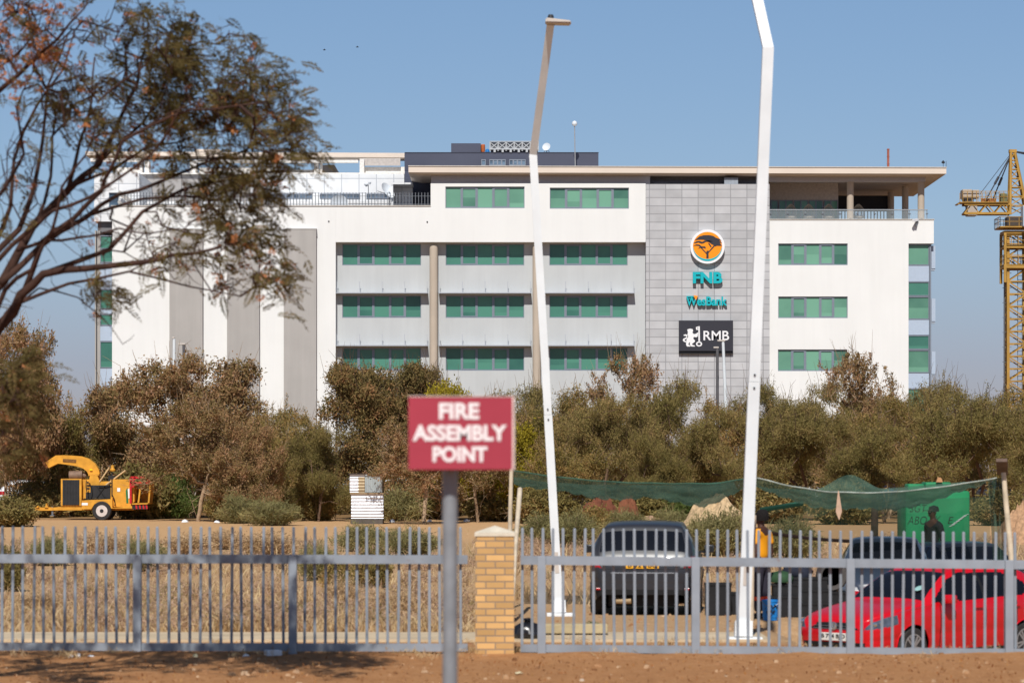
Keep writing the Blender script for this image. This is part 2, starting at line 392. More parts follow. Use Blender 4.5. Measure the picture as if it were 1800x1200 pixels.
def X(x): return px(x, YB)
def Z(y): return pz(y, YB)
bank = thing('office_building', 'large white and grey bank office block with green windows and flat overhanging roof', 'building', (X(900), YB + 8, .3))
def part(mb, name, m, deep=0, **k):
    if deep:                      # traced in the picture at this depth behind the facade
        q = (YB + deep) / YB; mb.v = [(x * q, y, ZC + (z - ZC) * q) for x, y, z in mb.v]
    return mb.build(name, m, bank, world=True, **k)
def wall_holes(mb, x0, x1, z0, z1, holes, y, d):
    """front face at y with rectangular holes and reveals d deep; lengths in metres"""
    xs = sorted({x0, x1, *[h[0] for h in holes], *[h[1] for h in holes]}); zs = sorted({z0, z1, *[h[2] for h in holes], *[h[3] for h in holes]})
    for i in range(len(xs) - 1):
        for j in range(len(zs) - 1):
            cx, cz = (xs[i] + xs[i + 1]) / 2, (zs[j] + zs[j + 1]) / 2
            if any(h[0] < cx < h[1] and h[2] < cz < h[3] for h in holes): continue
            mb.add([(xs[i], y, zs[j]), (xs[i + 1], y, zs[j]), (xs[i + 1], y, zs[j + 1]), (xs[i], y, zs[j + 1])], [(0, 1, 2, 3)])
    for a, b, c, e in list(holes):
        mb.add([(a, y, c), (b, y, c), (b, y, e), (a, y, e), (a, y + d, c), (b, y + d, c), (b, y + d, e), (a, y + d, e)],
               [(0, 4, 5, 1), (1, 5, 6, 2), (2, 6, 7, 3), (3, 7, 4, 0)])
    # outer edge
    mb.add([(x0, y, z0), (x1, y, z0), (x1, y, z1), (x0, y, z1), (x0, y + d, z0), (x1, y + d, z0), (x1, y + d, z1), (x0, y + d, z1)],
           [(0, 1, 5, 4), (1, 2, 6, 5), (2, 3, 7, 6), (3, 0, 4, 7)])
rw = random.Random(3)
def window(x0, x1, z0, z1, y, glass, n=5, parent=None, deep=0):
    """frame with n lights; y is the front of the frame"""
    if deep: q = (YB + deep) / YB; x0, x1, z0, z1 = x0 * q, x1 * q, ZC + (z0 - ZC) * q, ZC + (z1 - ZC) * q
    fr = MB(); t = .07; W = x1 - x0
    fr.box(x0, x1, y, y + .08, z0, z0 + t); fr.box(x0, x1, y, y + .08, z1 - t, z1)
    edges = [x0 + W * k / n for k in range(n + 1)]
    for k, e in enumerate(edges):
        a = max(x0, e - .05); b = min(x1, e + .05)
        fr.box(a, b, y + .002, y + .082, z0 + t, z1 - t)
    pn = MB()
    for k in range(n):
        a, b = edges[k], edges[k + 1]
        if k % 2 == 1 and n == 5:
            q = .07
            for (u0, u1, v0, v1) in ((a + .05, b - .05, z0 + t, z0 + t + q), (a + .05, b - .05, z1 - t - q, z1 - t), (a + .05, a + .05 + q, z0 + t + q, z1 - t - q), (b - .05 - q, b - .05, z0 + t + q, z1 - t - q)):
                fr.box(u0, u1, y - .012, y + .05, v0, v1)
        zz = z0 + (z1 - z0) * rw.choice([.0, .0, .25, .35, .5])
        if zz > z0: pn.add([(a, y + .05, z0), (b, y + .05, z0), (b, y + .05, zz), (a, y + .05, zz)], [(0, 1, 2, 3)])
        pn.add([(a, y + .05, zz), (b, y + .05, zz), (b, y + .05, z1), (a, y + .05, z1)], [(0, 1, 2, 3)])
    o = fr.build('window', M_frame, parent or bank, world=True)
    p = pn.build('pane', glass, o)
    l = root_loc(parent or bank)
    for v in p.data.vertices: v.co -= l
    return o
def H(x0, x1, y0, y1): return (X(x0), X(x1), Z(y1), Z(y0))

zb = 0.2
# left white wall (solid) and the upper wall that oversails the recess
mb = MB(); mb.box(X(197), X(590), YB, YB + 18, zb, Z(362.5)); 
part(mb, 'wall', M_white)
holes5 = [H(783, 922, 328, 366), H(966.5, 1105.5, 330, 367)]
mb = MB(); wall_holes(mb, X(757), X(1135), Z(425.5), Z(322.5), holes5, YB, .18)
mb.box(X(590) + .003, X(757), YB + .002, YB + 1.1, Z(425.5), Z(362.5))
mb.box(X(757), X(1135), YB + .9, YB + 1.1, Z(425.5), Z(373)); mb.box(X(757) + .01, X(1135) - .01, YB + .185, YB + .9, Z(425.5) + .003, Z(420))
part(mb, 'wall', M_white)
for h in holes5: window(*h, YB + .12, G_sun)
# coping on the low parapet
mb = MB(); mb.box(X(195), X(757), YB - .06, YB + .4, Z(362.5), Z(361.0)); part(mb, 'coping', mat('coping', lin(196, 190, 182), .8))
# recessed grey office front with three rows of windows
rows = [(427, 464.5), (518, 557), (610, 650)]
bays = [(600.5, 739.5), (783, 921.5), (966, 1104)]
hs = [H(a, b, y0, y1 + .5) for (a, b) in bays for (y0, y1) in rows]
YR = YB + .85
mb = MB(); wall_holes(mb, X(590) + .003, X(1135), zb, Z(425.5) + .3, hs, YR, .15); part(mb, 'recessed_wall', M_grey)
for h in hs: window(*h, YR + .06, G_shade)
# core behind all fronts
mb = MB(); mb.box(X(590) + .01, X(1352) - .01, YR + .2, YB + 18, zb, Z(373)); mb.box(X(757) + .05, X(1352) - .01, YB + 1.15, YB + 18, Z(373), Z(306))
part(mb, 'core_wall', mat('core_grey', lin(120, 118, 120), .9))
# sunshade ledges with hanger rods
for (a, b) in ((590.5, 752), (771, 934), (952.5, 1116)):
    for y in (513.5, 606):
        mb = MB(); mb.box(X(a), X(b), YB + .12, YR - .003, Z(y + 1.8), Z(y))
        for k in range(5):
            xx = X(a + 1.5 + (b - a - 3) * (k + (.0 if k else .0)) / 4)
            mb.box(xx - .016, xx + .016, YB + .40, YB + .43, Z(y), Z(y - 18)); mb.box(xx - .045, xx + .045, YB + .40, YB + .43, Z(y - 18), Z(y - 18) + .03)
        part(mb, 'sunshade', M_shade)
# round columns
for x in (762, 943.5):
    mb = MB(); mb.lathe([(.285, zb), (.285, Z(436)), (.27, Z(433)), (.2, Z(431.5))], (X(x), YB + .42, 0), n=24); part(mb, 'column', M_col, smooth=30)
# tall taupe pilasters
for (a, b) in ((299, 357), (400, 456.5), (499.5, 556.5)):
    mb = MB(); mb.box(X(a), X(b), YB - .42, YB - .003, zb, Z(403.5)); mb.box(X(a) - .03, X(b) + .03, YB - .45, YB - .004, Z(403.5), Z(402.7)); part(mb, 'pilaster', M_pil)
# grey band set back below the roof and the soffit lined gap
mb = MB(); mb.box(X(757) + .02, X(1143), YB + .3, YB + 1.12, Z(322.5), Z(303)); part(mb, 'upper_band', M_band)
mb = MB(); mb.box(X(1143), X(1352), YB + .5, YB + 1.1, Z(326), Z(318)); mb.box(X(1150), X(1175), YB + .3, YB + .6, Z(323.5), Z(319)); part(mb, 'duct', mat('duct_grey', lin(84, 84, 90), .6))
mb = MB(); mb.box(X(1273), X(1297), YB - .2, YB + .3, Z(324), Z(313)); part(mb, 'louvre', mat('louvre_grey', lin(150, 158, 168), .5))
# stone tiled tower
mb = MB(); mb.box(X(1135) + .005, X(1352), YB - .35, YB + 1.0, zb, Z(324.5)); part(mb, 'tiled_tower', M_tile)
# right wing
holesR = [H(1368, 1490, 428, 466), H(1368, 1490, 521, 559), H(1367.5, 1489.5, 614, 652)]
mb = MB(); wall_holes(mb, X(1352), X(1597), zb, Z(428), holesR, YB, .2); wall_holes(mb, X(1352), X(1641.5), Z(428), Z(386), [], YB, 16)
mb.box(X(1352) + .01, X(1597), YB + .3, YB + 16, zb, Z(428)); part(mb, 'wall', M_white)
for h in holesR: window(*h, YB + .1, G_sun)
mb = MB(); mb.box(X(1351), X(1642.5), YB - .05, YB + .4, Z(386.5), Z(385)); part(mb, 'coping', MATS['coping'])
# corner glazing strips at both ends
def glazed_corner(x0, x1, yf, rows_, fin, finside):
    for (y0, y1, g) in rows_:
        if g: window(X(x0), X(x1), Z(y1), Z(y0), yf, g, n=1)
        else:
            mb = MB(); mb.box(X(x0), X(x1), yf + .03, yf + .1, Z(y1), Z(y0)); part(mb, 'spandrel_panel', M_light)
    mb = MB(); mb.box(X(x0), X(x1), yf + .12, yf + 14, zb, Z(428)); part(mb, 'side_wall', M_light)
glazed_corner(1597, 1634, YB + .25, [(429, 466, G_sun), (466.5, 494, None), (494.5, 520, G_shade), (520.5, 561, G_sun), (561.5, 588, None), (588.5, 614, G_shade), (614.5, 655, G_sun), (655.5, 682, None), (682.5, 760, G_shade)], None, 1)
mb = MB(); mb.box(X(1634.5), X(1637.5), YB + .2, YB + .5, zb, Z(428)); part(mb, 'corner_post', M_frame)
for y in (431, 524, 617): 
    mb = MB(); mb.box(X(1639), X(1646), YB + .5, YB + 1.3, Z(y + 40), Z(y)); mb.box(X(1637.6), X(1646), YB + .55, YB + 1.25, Z(y + 43), Z(y + 40.2)); part(mb, 'side_fin', M_light)
glazed_corner(173, 197, YB + .9, [(412, 436, G_shade), (436.5, 460, G_shade), (460.5, 506, None), (506.5, 542, G_shade), (542.5, 550, None), (550.5, 571, G_shade), (571.5, 598, None), (598.5, 646, G_shade), (646.5, 680, None), (680.5, 760, G_shade)], None, -1)
mb = MB(); mb.box(X(165), X(167), YB + .5, YB + 2, zb, Z(404)); mb.box(X(167.2), X(173), YB + .9, YB + 14, zb, Z(404)); part(mb, 'corner_post', M_pil)
mb = MB(); mb.box(X(165), X(197), YB + 2, YB + 14, Z(404), Z(385)); part(mb, 'recess_band', MATS['core_grey'])
# terrace under the roof
mb = MB(); mb.box(X(1352) + .02, X(1488), YB + 5.5, YB + 12, Z(386), Z(306)); part(mb, 'terrace_wall', mat('terrace_render', lin(214, 204, 198), .85))
for k in range(5):
    a = 1352 + k * 27; window(X(a + 2), X(a + 27), Z(385.5), Z(340), YB + 5.35, G_sun, n=2)  # brighter glass tone stands for sky reflected in the shaded doors
mb = MB(); mb.box(X(1500), X(1600), YB + 11.5, YB + 11.7, Z(386), Z(366)); mb.box(X(1500), X(1600), YB + 11.5, YB + 11.7, Z(347), Z(318))
for k in range(17): mb.box(X(1503 + k * 6), X(1505 + k * 6), YB + 11.3, YB + 11.4, Z(366), Z(344))
part(mb, 'louvre_screen', M_dark)
mb = MB(); mb.box(X(1352) + .03, X(1630), YB + .45, YB + 5.3, Z(386) + .01, Z(386) + .03); part(mb, 'terrace_floor', mat('terrace_tiles', lin(196, 188, 178), .7))
for x, yy in ((1497, .9), (1622, .9), (1612, 6.5), (1600, 11)):
    mb = MB(); mb.lathe([(.235, Z(386)), (.235, Z(312))], (X(x), YB + yy, 0), n=20); part(mb, 'terrace_column', M_col, smooth=30)
mb = MB(); mb.box(X(1352) + .03, X(1629), YB + .6, YB + 1.2, Z(318), Z(308)); part(mb, 'terrace_beam', M_band)
m_bal = bpy.data.materials.new('balustrade_glass'); m_bal.use_nodes = True
t_ = m_bal.node_tree; b_ = t_.nodes['Principled BSDF']; b_.inputs['Base Color'].default_value = (.5, .58, .62, 1); b_.inputs['Alpha'].default_value = .16; b_.inputs['Roughness'].default_value = .05
mb = MB(); mb.box(X(1353), X(1630), YB + .1, YB + .13, Z(385), Z(369.5)); part(mb, 'balustrade_glass', m_bal)
mb = MB(); mb.tube([(X(1353), YB + .11, Z(368.7)), (X(1631), YB + .11, Z(368.7))], .035)
for k in range(10): mb.box(X(1354 + k * 30.6), X(1355 + k * 30.6), YB + .14, YB + .2, Z(385), Z(369)); mb.box(X(1352.5 + k * 30.6), X(1356.5 + k * 30.6), YB + .07, YB + .098, Z(376.3), Z(374.7))
part(mb, 'balustrade_rail', M_rail)
# main roof slab
YF = YB - .62
def XF(x): return px(x, YF)
def ZF(y): return pz(y, YF)
mb = MB(); yb_ = YB + 17
mb.add([(XF(718), YF, ZF(303)), (XF(1663.5), YF, ZF(305.5)), (XF(1663.5), YF, ZF(295)), (XF(718), YF, ZF(292.5)),
        (XF(718), yb_, ZF(303)), (XF(1663.5), yb_, ZF(305.5)), (XF(1663.5), yb_, ZF(295)), (XF(718), yb_, ZF(292.5))],
       [(0, 1, 2, 3), (5, 4, 7, 6), (3, 2, 6, 7), (4, 5, 1, 0), (1, 5, 6, 2), (4, 0, 3, 7)])
part(mb, 'roof_slab', M_fascia)
mb = MB(); o_ = [(XF(718.5), YF + .02, ZF(303)), (XF(1663), YF + .02, ZF(305.5)), (XF(1663), yb_ - .1, ZF(305.5)), (XF(718.5), yb_ - .1, ZF(303))]
i_ = [(X(738), YB - .01, Z(307.5)), (X(1646), YB - .01, Z(309.5)), (X(1646), yb_ - 1, Z(309.5)), (X(738), yb_ - 1, Z(307.5))]
mb.add([(x, y, z - .002) for x, y, z in o_] + i_, [(0, 1, 5, 4), (1, 2, 6, 5), (2, 3, 7, 6), (3, 0, 4, 7), (7, 6, 5, 4)]); part(mb, 'soffit', mat('soffit_paint', lin(200, 186, 174), .85, var=.05), fix=True)
mb = MB(); mb.add([(XF(717.5), YF - .05, ZF(292.6)), (XF(1664), YF - .05, ZF(295.2)), (XF(1664), YF - .05, ZF(293.6)), (XF(717.5), YF - .05, ZF(291)),
                   (XF(717.5), YF + 3, ZF(292.4)), (XF(1664), YF + 3, ZF(294.9)), (XF(1664), YF + 3, ZF(293.6)), (XF(717.5), YF + 3, ZF(291))],
                  [(0, 1, 2, 3), (5, 4, 7, 6), (3, 2, 6, 7), (4, 5, 1, 0), (1, 5, 6, 2), (4, 0, 3, 7)]); part(mb, 'roof_edge', MATS['coping'])
# roof return that turns the corner at the left and the dark wall under it
mb = MB(); mb.box(X(711), X(757), YB + 6.2, YB + 14, Z(363), Z(300)); part(mb, 'stair_wall', M_navy, deep=6)
mb = MB(); mb.box(X(688), X(725), YB + 3.0, YB + 5.5, Z(324), Z(321)); mb.box(X(688), X(691), YB + 3.02, YB + 5.48, Z(362), Z(324.1)); mb.box(X(691.1), X(724), YB + 4.5, YB + 5.4, Z(362), Z(324.1)); part(mb, 'porch', M_clad, deep=3)
# dark penthouse
mb = MB(); mb.box(X(711), X(1052), YB + 7, YB + 16, Z(300), Z(268.5)); mb.box(X(793), X(845), YB + 7.01, YB + 12, Z(268.5), Z(252)); mb.box(X(711.5), X(1052.5), YB + 6.95, YB + 7.3, Z(268.5), Z(267.8)); part(mb, 'penthouse', M_navy, deep=7)
for (a, b, n) in ((846, 854, 1), (860, 889, 4), (895, 924, 4)): window(X(a), X(b), Z(291.5), Z(280.5), YB + 6.85, G_blue, n=n, deep=7)
# left rear storey
YL = YB + 9
mb = MB(); mb.box(X(440), X(711) - .02, YL, YL + 8, Z(363), Z(306)); part(mb, 'clad_wall', M_clad, deep=9)
mb = MB(); mb.box(X(240), X(440), YL + .3, YL + 8, Z(363), Z(306)); part(mb, 'clad_wall', M_cladg, deep=9)
mb = MB(); wall_holes(mb, X(160), X(240), Z(386), Z(300), [H(186, 203, 335, 362)], YB + 1.6, .2); mb.box(X(160) + .01, X(240) - .01, YB + 1.9, YB + 14, Z(386), Z(300)); part(mb, 'clad_wall', M_clad)
window(*H(186, 203, 335, 362), YB + 1.7, G_blue, n=1)
mb = MB(); mb.bar((X(206), YB + .9, Z(336)), (X(226), YB + .9, Z(352)), .5, .3); mb.bar((X(206), YB + .8, Z(352)), (X(222), YB + .8, Z(369)), .4, .2); part(mb, 'stair_flight', M_pil)
for (a, b) in ((444, 549), (562, 633), (644, 690)):
    window(X(a), X(b), Z(349.5), Z(340.5), YL - .06, G_blue, n=9 if b - a > 100 else 6, deep=9)
# pipes and plinths lying on the terrace
mb = MB(); mb.box(X(235), X(690), YB + 5, YB + 5.3, Z(358), Z(354)); mb.box(X(235), X(560), YB + 4.2, YB + 4.5, Z(361), Z(358.5)); part(mb, 'pipe_run', mat('pipe_white', lin(214, 214, 214), .6), deep=5)
# roof terrace railing: bars of one railing
mb = MB(); mb.box(X(217), X(757), YB + .25, YB + .3, Z(359), Z(358.2)); mb.box(X(217), X(757), YB + .25, YB + .3, Z(344.5), Z(343.8))
for k in range(98): mb.box(X(218 + k * 5.5), X(219.2 + k * 5.5), YB + .2, YB + .24, Z(361), Z(338))
part(mb, 'railing', M_rail)
# upper canopy at the left with its posts and beams
YC = YB + 10.3
mb = MB(); mb.add([(px(150, YC), YC, pz(273, YC)), (px(712, YC), YC, pz(277, YC)), (px(712, YC), YC, pz(269, YC)), (px(150, YC), YC, pz(266, YC)),
                   (px(150, YC), YC + 2.6, pz(273, YC)), (px(712, YC), YC + 2.6, pz(277, YC)), (px(712, YC), YC + 2.6, pz(269, YC)), (px(150, YC), YC + 2.6, pz(266, YC))],
                  [(0, 1, 2, 3), (5, 4, 7, 6), (3, 2, 6, 7), (4, 5, 1, 0), (1, 5, 6, 2), (4, 0, 3, 7)]); mb.box(px(343, YC), px(386, YC), YC + .1, YC + 2, pz(269, YC), pz(262, YC)); part(mb, 'canopy_slab', M_fascia)
mb = MB()
for (a, b, y0, y1, dy) in ((241, 250, 306, 280, 1), (254, 262, 306, 283, 1), (331, 343, 306, 279, 2), (345, 440, 306, 290, 3), (446, 452, 306, 282, 1), (468, 475, 306, 281, 1), (478, 485, 306, 284, 1.5), (552, 560, 306, 281, 1), (562, 566, 306, 283, 1), (632, 640, 306, 279, 1), (640, 712, 306, 291, 2), (200, 241, 306, 292, 2)):
    mb.box(X(a), X(b), YL + dy, YL + dy + 1, Z(y0) + .001, Z(y1))
mb.box(X(160), X(250), YL + .6, YL + 1.0, Z(285), Z(279)); mb.box(X(345), X(630), YL + .6, YL + .98, Z(287), Z(282)); mb.box(X(440), X(560), YL + 5, YL + 6, Z(303), Z(289))
mb.box(X(240), X(712), YL + .97, YL + 1.9, Z(306), Z(303.5))
mb.v = [(x, y - .95, z) for x, y, z in mb.v]; part(mb, 'roof_frame', mat('roof_white', lin(232, 228, 222), .8), deep=9)
mb = MB(); mb.box(X(640), X(704), YL + .7, YL + .78, Z(292), Z(279)); part(mb, 'louvre', mat('louvre_beige', lin(190, 182, 176), .6), deep=10)
mb = MB(); mb.prism([(X(566), Z(305.5)), (X(566), Z(290)), (X(588), Z(290)), (X(597), Z(305.5))], YL + 3, YL + 6); part(mb, 'roof_hatch', mat('hatch_grey', lin(120, 116, 116), .6), deep=12)
# small drains on the white wall
for (x, y) in ((578, 389), (751, 390), (358, 417), (458, 417), (557, 417)):
    mb = MB(); mb.tube([(X(x), YB - .05, Z(y)), (X(x), YB + .02, Z(y))], .05, 8); part(mb, 'drain_spout', M_dark)

# ---- signs on the tiled tower
YT = YB - .35
M_teal = mat('teal_paint', lin(20, 176, 186), .45, var=.03); M_orange = mat('orange_paint', lin(250, 150, 24), .45, var=.03)
M_signw = mat('sign_white', lin(236, 236, 238), .45, var=.02); M_char = mat('charcoal_paint', lin(54, 54, 62), .5, var=.04)
def Xt(x): return px(x, YT)
def Zt(y): return pz(y, YT)
u = YT / F     # metres per photo pixel on the tower face
lg = thing('round_logo_sign', 'round white rimmed sign with black flat topped tree on orange, above teal letters', 'sign', (Xt(1243), YT, Zt(434)))
def ell(r, y0, y1, mb, n=48, c=(0, 0)): return mb.lathe([(r, y0), (r, y1)], (c[0], 0, c[1]), 'y', n)
mb = MB(); ell(30 * u, -.40, -.01, mb, 64); mb.build('rim', M_signw, lg, smooth=30)
mb = MB(); ell(25.6 * u, -.412, -.401, mb, 64); mb.build('orange_disc', M_orange, lg)
cres = [(25.6 * u * math.cos(R(a)), 25.6 * u * math.sin(R(a))) for a in range(184, 357, 4)] + [(25.6 * u * math.cos(R(a)) * .97, 25.6 * u * math.sin(R(a)) * .86 + .0) for a in range(354, 183, -4)]
mb = MB(); mb.prism(cres, -.42, -.413); mb.build('crescent', M_teal, lg)
def zp(pts, ox, oy, k): return [((x - ox) / k * u, -(y - oy) / k * u) for x, y in pts]
# tree emblem traced in a 5.0x enlargement whose centre is (318, 193)
zt = lambda pts: zp(pts, 318, 193, 5.0)
mb = MB()
for poly in ([(205, 138), (225, 122), (248, 104), (285, 94), (330, 93), (366, 100), (392, 116), (425, 128), (440, 142), (418, 142), (446, 160), (424, 162), (446, 186), (425, 188), (400, 186), (388, 193), (372, 182), (352, 172), (334, 158), (320, 148), (300, 138), (280, 134), (240, 134)],
             [(192, 164), (222, 147), (248, 144), (270, 152), (296, 141), (336, 142), (366, 150), (330, 154), (306, 152), (280, 166), (262, 168), (240, 158), (215, 164)],
             [(192, 188), (220, 174), (246, 176), (268, 192), (298, 193), (305, 212), (282, 206), (260, 206), (230, 212), (252, 198), (238, 188), (215, 186)],
             [(307, 297), (309, 232), (327, 228), (328, 297)],
             [(310, 262), (258, 206), (268, 204), (311, 250)], [(326, 238), (372, 184), (384, 188), (327, 250)], [(345, 200), (322, 164), (332, 162), (355, 194)]):
    mb.prism(zt(poly), -.428, -.4135)
mb.build('tree_emblem', M_char, lg)
tl = thing('letter_sign', 'big teal raised letters FNB just below the round tree sign', 'sign', (Xt(1243.5), YT, Zt(488.5)))
text_mb('FNB', 52 * u, 20 * u, .3, 0, 0, -.34, bold=.045).build('lettering', M_teal, tl)
wl = thing('letter_sign', 'smaller teal raised letters WesBank with orange tick on its first letter', 'sign', (Xt(1242.5), YT, Zt(529)))
text_mb('esBank', 53 * u, 16 * u, .22, 8.8 * u, -.5 * u, -.26, bold=.03).build('lettering', M_teal, wl)
mb = MB(); text_mb('W', 18 * u, 15 * u, .22, -27.2 * u, -1.2 * u, -.26, bold=.02, mb=mb); mb.box(-36 * u, -23 * u, -.258, -.05, 6.6 * u, 8.4 * u); mb.box(-33 * u, -24 * u, -.257, -.05, 3 * u, 4.4 * u)
mb.build('initial', M_teal, wl)
mb = MB(); mb.prism([(a * u, b * u) for a, b in ((-24, 9.8), (-16, 8.6), (-19.6, 1), (-21.5, 4.5))], -.27, -.06); mb.build('tick', M_orange, wl)
rm = thing('dark_box_sign', 'black rectangular wall sign with white lion holding a key and letters RMB', 'sign', (Xt(1240.5), YT, Zt(592)))
mb = MB(); mb.box(-47.5 * u, 47.5 * u, -.35, -.005, -25 * u, 28.5 * u); mb.build('sign_box', M_char, rm)
mb = MB(); mb.box(-47.5 * u, 47.5 * u, -.22, -.005, -29.5 * u, -25.1 * u); mb.build('sign_base', M_dark, rm)
text_mb('RMB', 45 * u, 16.5 * u, .02, 18 * u, 2 * u, -.372, bold=.012).build('lettering', M_signw, rm)
zl = lambda pts: zp(pts, 303, 978, 5.0)   # traced in a 5x enlargement, sign centre at (303, 978)+
mb = MB()
for poly in ([(138, 915), (162, 907), (186, 912), (190, 930), (182, 940), (196, 956), (215, 952), (232, 940), (240, 948), (228, 962), (236, 968), (218, 984), (196, 980), (190, 994), (206, 1012), (205, 1022), (184, 1038), (178, 1048), (204, 1056), (206, 1064), (174, 1064), (160, 1046), (164, 1024), (150, 1036), (148, 1048), (168, 1058), (166, 1064), (136, 1064), (128, 1050), (128, 1024), (136, 990), (140, 958), (144, 940)],
             [(130, 1028), (108, 1022), (98, 1008), (104, 996), (128, 984), (132, 976), (120, 970), (108, 972), (106, 962), (124, 956), (144, 964), (146, 982), (134, 994), (114, 1006), (118, 1014), (132, 1016)],
             [(236, 888), (248, 886), (250, 1018), (236, 1018)], [(214, 894), (236, 888), (236, 900), (224, 902), (224, 908), (236, 908), (236, 918), (216, 918)]):
    mb.prism(zl(poly), -.372, -.352)
n = 20
for k in range(n):
    a0, a1 = 2 * math.pi * k / n, 2 * math.pi * (k + 1) / n; q = []
    for a, r1, r2 in ((a0, 27, 22), (a1, 27, 22), (a1, 15, 11), (a0, 15, 11)): q.append((242 + r1 * math.cos(a), 1042 + r2 * math.sin(a)))
    mb.prism(zl(q), -.372, -.352)
mb.build('lion_emblem', M_signw, rm)

# ---- rooftop things
ac = thing('condenser_bank', 'row of galvanised condenser frames with crossed braces on the dark penthouse roof', 'air conditioner', (px(905, YB + 7.6), YB + 7.6, pz(267, YB + 7.6)))
mb = MB()
for k in range(7):
    x = -45 * u + k * 14.6 * u; mb.box(x - .04, x + .04, -.6, -.52, 0, 17 * u)
    if k < 6:
        mb.bar((x, -.56, .15), (x + 14.6 * u, -.56, 16 * u), .05); mb.bar((x, -.545, 16 * u), (x + 14.6 * u, -.545, .15), .05); mb.box(x + .25, x + .4, -.7, -.5, -.1, .12)
mb.box(-45.5 * u, 43 * u, -.62, -.5, 16.6 * u, 18 * u); mb.box(-45.5 * u, 43 * u, -.62, -.5, .1, .2); mb.build('brace_frame', mat('galvanised', lin(176, 180, 184), .5, metal=.2), ac)
mb = MB(); mb.box(-44 * u, 42 * u, -.45, 1.4, .05, 16.4 * u); mb.build('casing', mat('casing_grey', lin(142, 146, 152), .6), ac)
def dish(mb, c, r, d, tilt, az=0):
    M = Matrix.Translation(c) @ Matrix.Rotation(az, 4, 'Z') @ Matrix.Rotation(tilt, 4, 'X'); n = 24; vs = []; fs = []
    for j in range(6):
        q = r * j / 5
        for k in range(n): vs.append(M @ Vector((q * math.cos(2 * math.pi * k / n), q * math.sin(2 * math.pi * k / n), d * (j / 5) ** 2)))
    for j in range(5):
        for k in range(n): fs.append((j * n + k, (j + 1) * n + k, (j + 1) * n + (k + 1) % n, j * n + (k + 1) % n))
    mb.add(vs, fs)
M_dish = mat('dish_white', lin(214, 220, 226), .5, var=.03)
d1 = thing('satellite_dish', 'large white satellite dish on a mast beside the dark penthouse', 'satellite dish', (X(681), YB + 3, Z(362)))
mb = MB(); dish(mb, (-.2, 0, 32 * u), .62, .18, R(60), R(55)); mb.build('reflector', M_dish, d1, smooth=True)
mb = MB(); mb.tube([(0, .1, 0), (0, .1, 32 * u)], .04); mb.tube([(-.2, -.1, 28 * u), (-.8, -.5, 32 * u)], .02); mb.build('mount', M_rail, d1)
d2 = thing('satellite_dish', 'low white satellite dish seen edge on behind the roof railing', 'satellite dish', (X(593), YB + 2, Z(362)))
mb = MB(); dish(mb, (0, 0, 9 * u), .62, .15, R(100), R(10)); mb.build('reflector', M_dish, d2, smooth=True)
mb = MB(); mb.tube([(0, .2, 0), (0, .2, 10 * u)], .05); mb.tube([(.3, .2, 0), (0, .2, 6 * u)], .03); mb.build('mount', M_dark, d2)
d3 = thing('satellite_dish', 'small grey satellite dish on the penthouse roof right of the condenser frames', 'satellite dish', (px(961, YB + 8), YB + 8, pz(267.5, YB + 8)))
mb = MB(); dish(mb, (0, 0, 9 * u), .3, .08, R(70), R(-20)); mb.build('reflector', M_dish, d3, smooth=True)
mb = MB(); mb.tube([(0, .05, 0), (0, .05, 9 * u)], .03); mb.tube([(-.2, 0, 0), (0, .05, 5 * u)], .02); mb.tube([(.2, 0, 0), (0, .05, 5 * u)], .02); mb.build('mount', M_rail, d3)
d4 = thing('floodlight_mast', 'slim roof mast with small white floodlights left of the large dish', 'mast', (X(644), YB + 3, Z(362)))
mb = MB(); mb.tube([(0, 0, 0), (0, 0, 44 * u)], .025); mb.build('pole', M_rail, d4)
mb = MB(); mb.lathe([(.05, 0), (.16, .12), (.16, .2)], (-.14, 0, 41 * u), n=12); mb.lathe([(.05, 0), (.1, .12), (.1, .16)], (.1, 0, 45 * u), n=12); mb.build('lamp', M_dish, d4)
d5 = thing('antenna_mast', 'thin tall roof mast topped by a white globe', 'antenna', (X(1014), YB + 5, Z(296)))
mb = MB(); mb.tube([(0, 0, 0), (-.06, 0, 90 * u)], .035); mb.build('pole', mat('mast_grey', lin(150, 152, 156), .5), d5)
mb = MB(); mb.lathe([(.02, -.2), (.14, -.14), (.2, 0), (.14, .14), (.02, .2)], (-.06, 0, 93 * u), n=16); mb.build('globe', M_dish, d5, smooth=60)
d6 = thing('roof_flue', 'rust red square flue standing up on the flat roof at the right', 'flue', (X(1573.5), YB + 4, Z(296)))
mb = MB(); mb.box(-.075, .075, -.075, .075, 0, 45 * u); 
for k in range(4): mb.box(-.09, .09, -.09, .09, (4 + 13 * k) * u, (5 + 13 * k) * u)
mb.build('flue_pipe', mat('rust_red', lin(150, 88, 74), .8, var=.2), d6)
d7 = thing('weather_vane', 'tiny weather sensor on the right tip of the flat roof', 'sensor', (X(1658), YB, Z(296)))
mb = MB(); mb.tube([(0, 0, 0), (0, 0, 10 * u)], .015, 6); mb.tube([(.2, 0, 0), (.2, 0, 13 * u)], .015, 6); mb.lathe([(.02, 8 * u), (.12, 9.5 * u), (.12, 11 * u), (.02, 14 * u)], (0, 0, 0), n=10); mb.build('sensor', M_dark, d7)
d8 = thing('water_drum', 'small orange drum and blue cap beside the raised penthouse block', 'drum', (px(849, YB + 8), YB + 8, pz(267.5, YB + 8)))
mb = MB(); mb.lathe([(.13, 0), (.15, .1), (.15, .5), (.12, .55)], n=14); mb.build('drum_body', mat('drum_orange', lin(190, 104, 60), .6), d8, smooth=30)
mb = MB(); mb.lathe([(.16, 0), (.14, .16), (.05, .22)], (.32, 0, 0), n=12); mb.build('cap', mat('drum_blue', lin(40, 120, 190), .5), d8, smooth=30)
